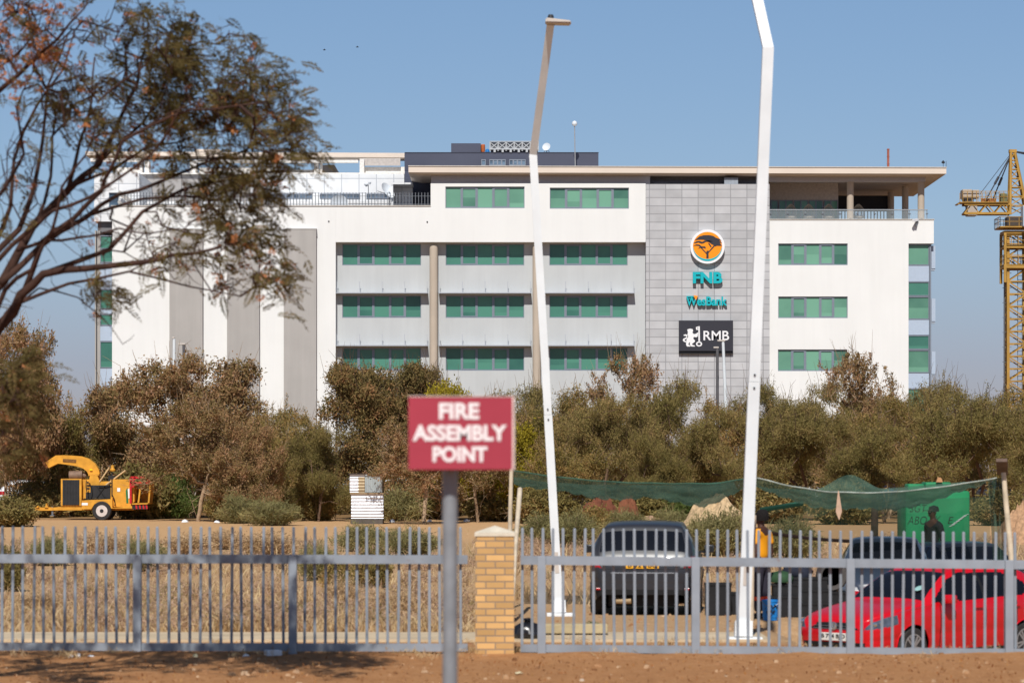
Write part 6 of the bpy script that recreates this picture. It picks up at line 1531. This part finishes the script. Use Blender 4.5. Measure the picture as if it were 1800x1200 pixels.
# ------------------------------------------------------------------ goods at the stall
def bucket():
    Y = 50.8; r = thing('blue_bucket', 'blue plastic bucket with black scrawl beside the man in the yellow shirt', 'bucket', (px(1354, Y), Y, gz(px(1354, Y), Y)))
    mb = MB(); mb.lathe([(.0, 0), (.115, 0), (.135, .3), (.142, .3), (.142, .335), (.13, .335), (.125, .05)], n=28); b = mb.build('pail', mat('bucket_blue', lin(34, 128, 206), .45, var=.08), r, smooth=40)
    mb = MB(); rs = random.Random(2)
    for i in range(7):
        a0 = -math.pi / 2 + rs.uniform(-.7, .7); z0 = rs.uniform(.06, .24); pts = []
        for j in range(6):
            a = a0 + .16 * j * rs.choice((-1, 1)); z = z0 + .03 * math.sin(j * 1.7 + i); pts.append(((.122 + z * .06) * math.cos(a), (.122 + z * .06) * math.sin(a), z))
        mb.tube(pts, .007, 5)
    mb.build('scrawl', M_black, r)
    mb = MB(); mb.tube([(.14 * math.cos(a), -.14 * math.sin(a) * .3 - .08, .33 - .1 * math.sin(a)) for a in np.linspace(0, math.pi, 12)], .005, 5); mb.build('handle', M_rail, r)
bucket()
M_crate = mat('crate_black', lin(30, 30, 32), .65, var=.2, scale=8)
def crate(x, Y, w_, h, d, label, z=0, rz=0):
    X0 = px(x, Y); r = thing('black_crate', label, 'crate', (X0, Y, gz(X0, Y) + z), rz, 'black crates at the stall')
    mb = MB(); t = .02
    mb.box(-w_ / 2, w_ / 2, -d / 2, d / 2, 0, t)
    for (x0, x1, y0, y1) in ((-w_ / 2, w_ / 2, -d / 2, -d / 2 + t), (-w_ / 2, w_ / 2, d / 2 - t, d / 2), (-w_ / 2, -w_ / 2 + t, -d / 2 + t, d / 2 - t), (w_ / 2 - t, w_ / 2, -d / 2 + t, d / 2 - t)): mb.box(x0, x1, y0, y1, t, h - .04)
    mb.build('bin', M_crate, r); mb = MB()
    mb.box(-w_ / 2 - .012, w_ / 2 + .012, -d / 2 - .012, -d / 2 + .03, h - .04, h); mb.box(-w_ / 2 - .012, w_ / 2 + .012, d / 2 - .03, d / 2 + .012, h - .04, h); mb.box(-w_ / 2 - .012, -w_ / 2 + .03, -d / 2 + .03, d / 2 - .03, h - .04, h); mb.box(w_ / 2 - .03, w_ / 2 + .012, -d / 2 + .03, d / 2 - .03, h - .04, h); mb.build('rim', M_crate, r)
crate(1262, 53, .42, .55, .4, 'tall black bin just right of the dark hatchback'); crate(1288, 53.4, .3, .38, .35, 'smaller black bin between the dark hatchback and the lamp post')
crate(1380, 52.2, .5, .36, .4, 'black crate behind the blue bucket, bottom of its stack'); crate(1382, 52.25, .46, .2, .36, 'black crate behind the blue bucket, top of its stack', .362)
crate(1424, 52.4, .62, .24, .42, 'wide black crate left of the standing tyre, bottom of three'); crate(1424, 52.4, .62, .22, .42, 'wide black crate left of the standing tyre, middle of three', .242); crate(1422, 52.4, .58, .2, .4, 'wide black crate left of the standing tyre, top of three', .464)
crate(1460, 52.6, .5, .42, .4, 'black crate supporting the standing tyre near the red bonnet')
ty = thing('loose_tyre', 'worn grey tyre standing upright on the black crate', 'tyre', (px(1462, 52.5), 52.5, gz(px(1462, 52.5), 52.5) + .422)); mb = MB(); mb.lathe([(.17, -.07), (.24, -.08), (.265, -.04), (.265, .04), (.24, .08), (.17, .07), (.165, 0), (.17, -.07)], (0, 0, .262), 'y', 30); mb.build('casing', mat('old_tyre', lin(84, 80, 78), .9, var=.2), ty, smooth=50, fix=True)
bg_ = thing('green_bag', 'dark bag with a green top lying on the crate stack behind the bucket', 'bag', (px(1372, 52.2), 52.2, gz(px(1372, 52.2), 52.2) + .563))
mb = MB(); mb.lathe([(.02, 0), (.2, .02), (.22, .1), (.15, .18), (.03, .21)], n=14); mb.build('sack', mat('bag_green', lin(44, 74, 48), .8, var=.3), bg_, smooth=60)
bg2 = thing('dark_jacket', 'dark jacket heaped on the wide crates left of the standing tyre', 'jacket', (px(1402, 52.4), 52.4, gz(px(1402, 52.4), 52.4) + .62)); mb = MB(); rs_ = np.random.RandomState(3)
mb.lathe([(.02, -.1), (.17, -.06), (.2, .04), (.14, .15), (.04, .2)], n=16); mb.v = [(x * 1.3 + rs_.normal(0, .012), y + rs_.normal(0, .012), z + .1 + rs_.normal(0, .012)) for x, y, z in mb.v]; mb.build('heap', mat('jacket_navy', lin(40, 44, 58), .9, var=.2), bg2, smooth=60)
bin_bag = thing('rubbish_bag', 'shiny black rubbish bag on the path right of the brick pillar', 'rubbish bag', (px(928, 42.6), 42.6, .035)); mb = MB(); rs_ = np.random.RandomState(6)
mb.lathe([(.02, 0), (.15, .0), (.19, .06), (.16, .15), (.09, .2), (.03, .22), (.05, .26), (.02, .27)], n=22); mb.v = [(x * 1.25 + rs_.normal(0, .012), y * .8 + rs_.normal(0, .012), max(0, z + rs_.normal(0, .008))) for x, y, z in mb.v]; mb.build('sack', mat('bag_black', lin(30, 30, 34), .25, var=.2, spec=.6), bin_bag, smooth=35)
kb = thing('kerb_slab', 'loose concrete kerb slab on the path beside the black rubbish bag', 'kerb slab', (px(1010, 43.6), 43.6, .035)); mb = MB(); mb.cbox(-.46, .46, -.14, .14, .02, .15, .012); mb.build('slab', mat('kerb_conc', lin(176, 160, 126), .9, var=.12, scale=4, bump=.3), kb); mb = MB(); mb.box(-.3, -.2, -.05, .05, 0, .0205); mb.box(.2, .3, -.05, .05, 0, .0205); mb.build('packer', M_timberd, kb)
# litter
def litter(x, y, w_, h, label, col, Y, box=False, cat='litter'):
    X0 = px(x, Y); r = thing('litter', label, cat, (X0, Y, gz(X0, Y) + .01), .3); mb = MB(); rs = np.random.RandomState(int(x))
    if box: mb.cbox(-w_ / 2, w_ / 2, -.1, .1, .0, h, .01)
    else: mb.lathe([(.01, 0), (w_ / 2, .005), (w_ / 2 * .8, h * .7), (.01, h)], n=9); mb.v = [(a + rs.normal(0, .008), b + rs.normal(0, .008), max(0, c + rs.normal(0, .006))) for a, b, c in mb.v]
    mb.build('scrap', mat('litter_%s' % label.split()[0], col, .7, var=.1), r); return r
litter(480, 1138, .19, .07, 'white crushed foam tray below the left fence', lin(226, 228, 230), 39.0, True)
litter(432, 1145, .07, .03, 'white paper scrap left of the foam tray', lin(220, 222, 226), 38.8); litter(125, 1152, .05, .03, 'white crumpled scrap below the fence near the left post', lin(222, 222, 222), 38.6); litter(138, 1150, .06, .04, 'white balled scrap beside the crumpled one', lin(226, 226, 226), 38.7); litter(160, 1149, .07, .02, 'white flat scrap, right of the balled one', lin(214, 216, 222), 38.7)
litter(343, 1147, .05, .03, 'pale yellow scrap below the left fence', lin(214, 206, 170), 38.7); litter(912, 1187, .1, .015, 'pale flat stone like scrap in front of the pillar', lin(206, 186, 160), 35.5)
bx_ = thing('discarded_box', 'black and pink carton lying in the dry grass behind the left fence', 'carton', (px(414, 47.5), 47.5, gz(px(414, 47.5), 47.5))); mb = MB(); mb.cbox(-.21, .1, -.12, .12, 0, .19, .01); mb.build('carton', mat('carton_dark', lin(74, 76, 84), .7), bx_); mb = MB(); mb.cbox(.101, .22, -.11, .11, .0, .17, .01); mb.build('pink_end', mat('carton_pink', lin(196, 150, 152), .7), bx_)
for i, (x, y, Y, w_, h, c, lab) in enumerate(((325, 917, 130, .3, .12, (230, 230, 230), 'white plastic scrap on the track in front of the russet tree'), (381, 918, 129, .25, .1, (222, 222, 226), 'white plastic scrap on the track below the grey green bush'), (690, 912, 130, .25, .12, (224, 220, 214), 'white scrap on the track right of the corrugated booth'), (755, 914, 131, .22, .1, (228, 224, 220), 'white scrap at the foot of the forked tree'), (820, 912, 131, .3, .12, (226, 226, 230), 'white plastic scrap right of the steel sign post'))): litter(x, y, w_, h, lab, lin(*c), Y)
# ------------------------------------------------------------------ heaps and boulders
def heap(x, Y, w_, top, label, col, name='chip_heap', cat='heap', rough=.1, seed=1, obj='heap', sc_=9):
    X0 = px(x, Y); z0 = gz(X0, Y); r = thing(name, label, cat, (X0, Y, z0)); rs = np.random.RandomState(seed); R_ = w_ * Y / F / 2; H_ = pz(top, Y) - z0; n, m = 40, 16
    mb = MB(); ph = rs.uniform(0, 6.28, 8)
    def f(u_, v_):
        a = 2 * math.pi * u_; q = v_; k = 1 + .16 * math.sin(2 * a + ph[0]) + .09 * math.sin(5 * a + ph[1])
        h = (1 - q ** 1.6) if cat == 'heap' else math.sqrt(max(0, 1 - q ** 2.4))
        return (math.cos(a) * q * R_ * k, math.sin(a) * q * R_ * k * .8, H_ * h * (1 + .10 * math.sin(3 * a + ph[2] + 4 * q)) + (.12 * H_ * math.sin(7 * a + 9 * q + ph[3]) * math.sin(5 * a - 6 * q + ph[4]) + .07 * H_ * math.sin(13 * a + 17 * q + ph[5])) * (q < 1) * q + rs.normal(0, rough * .25) * (1 if 0 < q < 1 else 0) - .05)
    mb.grid(f, n, m); mb.build(obj, mat('m_' + label.split()[0] + name, col, .95, var=.3, scale=sc_, bump=.6), r, smooth=50, fix=True); return r
heap(1262, 104, 150, 872, 'pale heap of wood chippings left of the wide lamp post', lin(186, 160, 124), rough=.16, seed=2)
heap(1800, 100, 110, 885, 'tan heap of wood chippings at the right picture edge', lin(176, 140, 108), rough=.18, seed=3)
heap(1056, 118, 68, 875, 'big rusty red boulder under the left shade net', lin(110, 66, 48), 'boulder', 'boulder', .12, 4, 'rock', 2)
heap(1105, 120, 36, 874, 'smaller upright orange boulder right of the big one', lin(124, 78, 56), 'boulder', 'boulder', .12, 5, 'rock', 2)
heap(1140, 112, 170, 907, 'low stony bank of pale gravel behind the dark hatchback', lin(170, 140, 112), 'gravel_bank', 'heap', .14, 6, 'bank', 12)
# things behind the trees
tp_ = thing('pink_stall_cloth', 'pink cloth covered table behind the widest russet tree', 'table', (px(398, 147), 147, gz(px(398, 147), 147))); mb = MB()
mb.grid(lambda a, b: ((a - .5) * 1.5, -.35 + .03 * math.sin(a * 40), .1 + b * .85), 60, 2); mb.box(-.75, .75, -.31, .4, .93, .97); mb.lathe([(.18, .97), (.14, 1.1), (.05, 1.5), (.02, 1.55)], (-.05, 0, 0), n=10); mb.build('cloth', mat('pink_cloth', lin(214, 120, 150), .8, var=.15), tp_)
sb = thing('white_signboard', 'plain white board under the thorn trees left of the wide lamp post', 'signboard', (px(1240, 152), 152, gz(px(1240, 152), 152))); mb = MB(); k_ = 152 / F
mb.box(-27 * k_, 27 * k_, -.03, .03, (905 - 847) * k_, (905 - 822) * k_); mb.build('board', M_signw, sb); mb = MB(); mb.box(-.6, -.54, -.02, .02, 0, 1.6); mb.box(.54, .6, -.02, .02, 0, 1.6); mb.build('leg', M_rail, sb)
bt = thing('blue_tarpaulin', 'blue tarpaulin sheet glimpsed under the thorn trees behind the green kiosk', 'tarpaulin', (px(1590, 150), 150, gz(px(1590, 150), 150))); mb = MB(); mb.grid(lambda a, b: ((a - .5) * 2.6, .1 * math.sin(a * 9 + b * 4), .3 + b * 1.25 + .1 * math.sin(a * 7)), 30, 8); mb.build('sheet', mat('tarp_blue', lin(52, 84, 170), .6, var=.1), bt, smooth=180)
# ------------------------------------------------------------------ tower crane
def crane():
    Y = 300.0; k = Y / F; X0 = px(1786, Y); r = thing('tower_crane', 'yellow lattice tower crane with concrete counterweights at the right edge', 'crane', (X0, Y, .3)); l = r.location
    mc = mat('crane_yellow', lin(176, 136, 64), .6, var=.18, scale=.8, rust=.5); mconc = mat('counterweight_concrete', lin(176, 164, 152), .85, var=.08)
    q = lambda x, y, d=0: Vector((px(x, Y) - l.x, d, pz(y, Y) - l.z))
    hw_ = 16.5 * k; b = .13; top = q(0, 408).z
    mb = MB()
    for sx in (-1, 1):
        for sy in (-1, 1): mb.box(sx * hw_ - b, sx * hw_ + b, sy * hw_ - b, sy * hw_ + b, 0, top)
    n = int(top / 1.15); dz = top / n
    for i in range(n):
        z0, z1 = i * dz, (i + 1) * dz; s = 1 if i % 2 else -1
        for sy in (-1, 1): mb.bar((-hw_ * s, sy * hw_, z0), (hw_ * s, sy * hw_, z1), .11); mb.bar((-hw_, sy * hw_, z1), (hw_, sy * hw_, z1), .11); mb.bar((sy * hw_, -hw_ * s, z0), (sy * hw_, hw_ * s, z1), .11); mb.bar((sy * hw_, -hw_, z1), (sy * hw_, hw_, z1), .11)
    mb.build('mast', mc, r)
    mb = MB()
    for sx in (-.22, .22): mb.box(sx - .03 + .35, sx + .03 + .35, -.2, -.14, 0, top)
    for i in range(int(top / .4)): mb.box(.13, .57, -.19, -.15, i * .4, i * .4 + .04)
    mb.build('ladder', M_rail, r)
    mb = MB()
    for x, y in ((1765.5, 0),): pass
    pts = [q(1766, 468), q(1766, 660), q(1766, 828)]; mb.tube(pts, .05, 6)
    for i in range(9): a = q(1762, 480 + i * 26); mb.bar(a, q(1778, 480 + i * 26), .05)
    mb.build('hoist_cable', M_rail, r)
    # climbing frame
    mb = MB(); h2 = hw_ + .35; z0, z1 = q(0, 470).z, q(0, 410).z
    for sx in (-1, 1):
        for sy in (-1, 1): mb.box(sx * h2 - .12, sx * h2 + .12, sy * h2 - .12, sy * h2 + .12, z0 - 1.5, z1)
    for z in (z0, q(0, 435).z, z1):
        for s in (-1, 1): mb.box(-h2, h2, s * h2 - .1, s * h2 + .1, z - .14, z + .14); mb.box(s * h2 - .1, s * h2 + .1, -h2, h2, z - .14, z + .14)
    mb.build('climbing_frame', mc, r)
    for y in (466, 432, 400):
        mb = MB(); z = q(0, y).z; w2 = hw_ + (.45 if y != 400 else .9); mb.box(-w2, w2, -w2, w2, z - .12, z)
        for s in (-1, 1):
            for hh in (.45, .9): mb.bar((-w2, s * w2, z + hh), (w2, s * w2, z + hh), .05); mb.bar((s * w2, -w2, z + hh), (s * w2, w2, z + hh), .05)
            for j in range(5): u_ = -w2 + 2 * w2 * j / 4; mb.bar((u_, s * w2, z), (u_, s * w2, z + .9), .05); mb.bar((s * w2, u_, z), (s * w2, u_, z + .9), .05)
        mb.build('platform', mc, r)
    mb = MB(); z = q(0, 398).z; mb.box(-hw_ * 1.05, hw_ * 1.05, -hw_, hw_, z, q(0, 382).z); mb.build('slewing_unit', mat('slew_dark', lin(74, 66, 60), .6, var=.15), r)
    # tower head
    mb = MB(); ap = q(1780, 266); zb2 = q(0, 378).z
    legs = [Vector((sx * hw_ * .95 + .2, sy * hw_ * .8, zb2)) for sx, sy in ((-1, -1), (1, -1), (1, 1), (-1, 1))]
    tops = [ap + Vector((sx * .18, sy * .18, 0)) for sx, sy in ((-1, -1), (1, -1), (1, 1), (-1, 1))]
    for a, c in zip(legs, tops): mb.bar(a, c, .2)
    for i in range(1, 8):
        f0, f1 = (i - 1) / 7, i / 7
        for j in range(4):
            p0, p1 = legs[j].lerp(tops[j], f0), legs[(j + 1) % 4].lerp(tops[(j + 1) % 4], f1); mb.bar(p0, p1, .09); mb.bar(legs[j].lerp(tops[j], f1), p1, .09)
    mb.box(ap.x - .35, ap.x + .35, -.3, .3, ap.z - .15, ap.z + .15); mb.build('tower_head', mc, r)
    def truss(x0, x1, zt, zb_, d, nm, dx=1.1):
        mb = MB(); z = lambda x, zz: zz
        for sy in (-1, 1): mb.bar((x0, sy * d, zb_), (x1, sy * d, zb_), .2)
        for sy in (-1, 1): mb.bar((x0, sy * d, zt), (x1, sy * d, zt), .2)
        n = max(2, int(abs(x1 - x0) / dx))
        for i in range(n):
            a, c = x0 + (x1 - x0) * i / n, x0 + (x1 - x0) * (i + .5) / n; e = x0 + (x1 - x0) * (i + 1) / n
            for sy in (-1, 1): mb.bar((a, sy * d, zb_), (c, sy * d, zt), .1); mb.bar((c, sy * d, zt), (e, sy * d, zb_), .1)
            mb.bar((a, -d, zb_), (a, d, zb_), .1)
        mb.build(nm, mc, r)
    zt_, zb3 = q(0, 360).z, q(0, 376).z
    truss(q(1693, 0).x, -hw_ * .8, zt_ + .0, zb3, .75, 'counter_jib'); truss(hw_ * .8, hw_ + 42, zt_ + .35, zb3, .75, 'main_jib', 1.6)
    mb = MB(); a = q(1690, 0).x; mb.box(a - 1.9 * 0 - .3, -hw_, -1.0, 1.0, zt_ + .12, zt_ + .2)
    for s in (-1, 1):
        for hh in (.5, 1.0): mb.bar((a, s * 1.0, zt_ + .2 + hh), (-hw_, s * 1.0, zt_ + .2 + hh), .05)
        for j in range(11): xx = a + (-hw_ - a) * j / 10; mb.bar((xx, s * 1.0, zt_ + .2), (xx, s * 1.0, zt_ + 1.2), .05)
    mb.box(q(1681, 0).x, a - .31, -.9, .9, zt_ - .02, zt_ + .08); mb.build('walkway', mc, r)
    for x0, x1, y0, y1 in ((1690, 1707, 334, 349), (1708, 1719, 335, 349), (1699, 1716, 363, 380)):
        A, B2 = q(x0, y1), q(x1, y0); mb = MB(); mb.cbox(A.x, B2.x, -.8, .8, A.z, B2.z, .05); mb.build('counterweight', mconc, r)
    mb = MB(); A, B2 = q(1692, 364), q(1708, 350); mb.prism([(A.x, B2.z), (B2.x, B2.z), (B2.x, A.z), (A.x + .4, A.z)], -.75, .75); mb.build('weight_cradle', MATS['slew_dark'], r)
    mb = MB(); A, B2 = q(1758, 356), q(1769, 341); mb.cbox(A.x, B2.x, -.5, .5, A.z, B2.z, .04); mb.build('control_cabinet', mat('cabinet_green', lin(108, 106, 70), .6), r)
    mb = MB(); A, B2 = q(1725, 357), q(1750, 351); mb.tube([(A.x, 0, A.z + .1), (B2.x, 0, A.z + .1)], .32, 12); mb.box(A.x, B2.x, -.5, .5, A.z - .2, A.z - .05); mb.build('winch', mat('winch_rust', lin(150, 96, 52), .7, var=.2), r)
    mb = MB()
    for x, y, dd in ((1744, 357, .6), (1729, 357, -.6)): mb.tube([ap + Vector((0, dd * .3, 0)), q(x, y, dd)], .06, 6); m_ = ap.lerp(q(x, y, dd), .5); mb.tube([m_, m_ + (q(x, y, dd) - ap).normalized() * .8], .12, 6)
    mb.tube([ap, q(1722, 342)], .03, 5); mb.tube([ap, ap + Vector((22, .4, q(0, 356).z - ap.z))], .07, 6); mb.tube([ap, ap + Vector((36, -.4, q(0, 356).z - ap.z))], .07, 6); mb.build('pendant_cable', mat('cable_dark', lin(60, 60, 66), .6), r)
    mb = MB(); z = q(0, 398).z; mb.cbox(hw_ * .3, hw_ * 1.5, -hw_ - 1.6, -hw_ - .1, z - .2, z + 1.8, .08); mb.build('cab', M_light, r)
crane()
# ------------------------------------------------------------------ people
def skin_mesh(name, joints, edges, m, parent, sub=2):
    """joints: list of (x, y, z, r) or (x, y, z, rx, ry)"""
    me = bpy.data.meshes.new(name); me.from_pydata([j[:3] for j in joints], edges, []); o = bpy.data.objects.new(name, me); C.objects.link(o)
    bpy.context.view_layer.objects.active = o
    md = o.modifiers.new('s', 'SKIN'); sv = me.skin_vertices[0].data
    for i, j in enumerate(joints): sv[i].radius = (j[3], j[4] if len(j) > 4 else j[3]); sv[i].use_root = (i == 0)
    md.use_smooth_shade = True; ss = o.modifiers.new('d', 'SUBSURF'); ss.levels = sub; ss.render_levels = sub
    dg = bpy.context.evaluated_depsgraph_get(); dg.update(); nm_ = bpy.data.meshes.new_from_object(o.evaluated_get(dg))
    bpy.data.objects.remove(o); nm_.materials.clear(); nm_.materials.append(m); nm_.name = name
    return link(name, nm_, parent)
M_skin = mat('dark_skin', lin(74, 48, 38), .5, var=.08)
def hand_joints(w_, d, side, n0):
    """palm and five curled fingers from the wrist position w_ along direction d (downwards)"""
    w_ = Vector(w_); d = Vector(d).normalized(); a = Vector((0, 1, 0)); J = []; E = []
    palm = w_ + d * .05; J.append((*palm, .02, .036)); E.append((None, 0)); J.append((*(w_ + d * .085), .016, .036)); E.append((0, 1))
    for k, (o_, L_) in enumerate(((-.03, .07), (-.01, .08), (.01, .075), (.03, .06))):
        b = w_ + d * .092 + a * o_; i = len(J); J.append((*b, .0095)); E.append((1, i)); J.append((*(b + d * L_ * .5 + Vector((side * -.008, 0, 0))), .0085)); E.append((i, i + 1)); J.append((*(b + d * L_ * .9 + Vector((side * -.03, 0, 0))), .0075)); E.append((i + 1, i + 2))
    i = len(J); b = w_ + d * .045 + a * -.042; J.append((*b, .011)); E.append((0, i)); J.append((*(b + d * .035 + a * -.016), .009)); E.append((i, i + 1))
    return J, [((n0 - 1) if e[0] is None else e[0] + n0, e[1] + n0) for e in E]
def person(label, x, Y, height, face, shirt, trousers, cap=None, hair=True, band=None, long_sleeve=False, dz=0):
    X0 = px(x, Y); s = height / 1.75; r = thing('person', label, 'person', (X0, Y, gz(X0, Y) + dz), face); r.scale = (s, s, s)
    # local: facing -y, x is the person's left
    J = [(0, 0, .95, .15, .105), (0, -.005, 1.12, .135, .095), (0, 0, 1.32, .165, .105), (0, .01, 1.44, .13, .08), (0, .005, 1.50, .058), (0, -.012, 1.56, .06), (0, -.018, 1.615, .075, .09), (0, -.012, 1.69, .078, .096), (0, 0, 1.735, .055, .065)]
    E = [(i, i + 1) for i in range(8)]
    for sd in (-1, 1):
        n = len(J); J += [(sd * .10, 0, .86, .095), (sd * .105, -.01, .50, .065), (sd * .107, .012, .34, .06), (sd * .108, .02, .1, .042), (sd * .11, -.03, .035, .04, .035), (sd * .118, -.14, .028, .04, .026)]; E += [(0, n)] + [(n + i, n + i + 1) for i in range(5)]
        n = len(J); J += [(sd * .19, .01, 1.40, .062), (sd * .225, .03, 1.24, .05), (sd * .245, .05, 1.10, .042), (sd * .245, .02, .97, .038), (sd * .24, -.02, .86, .03)]; E += [(3, n)] + [(n + i, n + i + 1) for i in range(4)]
        hj, he = hand_joints((sd * .24, -.025, .85), (0, -.12, -1), sd, len(J)); J += hj; E += he
    # face: nose, brow, chin and ears as part of the same surface
    n = len(J); J += [(0, -.115, 1.628, .014)]; E += [(6, n)]
    skin_mesh('body', J, E, M_skin, r)
    fc = MB()
    for sd in (-1, 1): fc.lathe([(.001, -.012), (.012, -.006), (.012, .006), (.001, .012)], (sd * .032, -.098, 1.655), n=10)
    fc.build('eye', M_signw, r, smooth=60)
    fc = MB(); fc.tube([(-.025, -.106, 1.578), (0, -.112, 1.576), (.025, -.106, 1.578)], .007, 6)
    for sd in (-1, 1): fc.lathe([(.004, -.03), (.018, -.015), (.02, .012), (.008, .03)], (sd * .082, 0, 1.64), n=8)
    fc.build('face_detail', mat('lip_ear_skin', lin(58, 36, 30), .6), r, smooth=60)  # mouth line and ears in a darker skin tone
    # shirt
    SJ = [(0, 0, .93, .172, .125), (0, -.005, 1.12, .155, .115), (0, 0, 1.32, .182, .122), (0, .01, 1.43, .145, .095), (0, .008, 1.487, .072, .066)]; SE = [(i, i + 1) for i in range(4)]
    for sd in (-1, 1):
        n = len(SJ); SJ += [(sd * .19, .01, 1.405, .078), (sd * .23, .03, 1.26, .07), (sd * .236, .036, 1.20, .068)] + ([(sd * .245, .05, 1.10, .058), (sd * .243, .0, .90, .045)] if long_sleeve else []); SE += [(3, n)] + [(n + i, n + i + 1) for i in range(2 + (2 if long_sleeve else 0))]
    skin_mesh('shirt', SJ, SE, shirt, r)
    TJ = [(0, 0, 1.0, .15, .11), (0, 0, .92, .165, .12)]; TE = [(0, 1)]
    for sd in (-1, 1):
        n = len(TJ); TJ += [(sd * .10, 0, .84, .108), (sd * .106, -.008, .50, .088), (sd * .108, .008, .30, .08), (sd * .109, .014, .1, .074)]; TE += [(1, n), (n, n + 1), (n + 1, n + 2), (n + 2, n + 3)]
    skin_mesh('trousers', TJ, TE, trousers, r)
    if band:
        for sd in (-1, 1):
            b = MB(); b.lathe([(.084, .30), (.092, .30), (.092, .36), (.084, .36)], (sd * .108, .006, 0), n=16); b.build('reflective_band', band, r, smooth=50, fix=True)
    for sd in (-1, 1):
        b = MB(); b.cbox(sd * .11 - .045, sd * .11 + .045, -.19, .07, 0, .085, .03); b.build('shoe', M_black, r, smooth=50)
    hm = mat('hair_black', lin(26, 22, 22), .9, var=.3, scale=30, bump=.6)
    b = MB(); prof = [(.098, 1.60), (.108, 1.66), (.104, 1.72), (.07, 1.775), (.01, 1.79)] if hair else [(.1, 1.66), (.104, 1.70), (.085, 1.76), (.01, 1.785)]
    b.lathe(prof, (0, .018, 0), n=20); b.v = [(x_, y_ * 1.08, z_) for x_, y_, z_ in b.v]
    b.build('hair' if not cap else 'cap', cap or hm, r, smooth=60)
    if cap: b = MB(); b.prism([(-.075, -.2), (.075, -.2), (.09, -.08), (-.09, -.08)], 0, .012); b.v = [(x_, z_, 1.675 + y_) for x_, y_, z_ in b.v]; b.build('cap_peak', cap, r, fix=True)
    return r
person('person in yellow shirt and dark trousers with orange band, behind the wide lamp post', 1338, 51.6, 1.76, R(-125), mat('shirt_yellow', lin(240, 160, 20), .85, var=.05), mat('trousers_navy', lin(50, 48, 60), .9, var=.08), band=mat('band_orange', lin(236, 84, 40), .6))
person('person in dark clothes and a peaked cap standing in front of the green kiosk', 1640, 63, 1.74, R(-60), mat('shirt_black', lin(30, 30, 34), .9), mat('trousers_black', lin(34, 34, 40), .9), cap=mat('cap_black', lin(24, 24, 28), .9), hair=False, long_sleeve=True)
# two birds far off in the sky
def bird(x, y, label):
    Y = 260; r = thing('bird', label, 'bird', P(x, y, Y)); mb = MB(); mb.lathe([(.005, -.12), (.045, -.04), (.04, .05), (.005, .14)], (0, 0, 0), 'x', 8); mb.add([(0, 0, .02), (.06, -.02, .02), (.02, -.26, .1), (.06, .02, .02), (.02, .26, .1)], [(0, 1, 2), (0, 4, 3)]); mb.build('body', M_matt, r)
bird(570, 88, 'dark bird speck in the sky, higher above the left roof canopy'); bird(628, 83, 'dark bird speck in the sky, nearer to the lamp head')
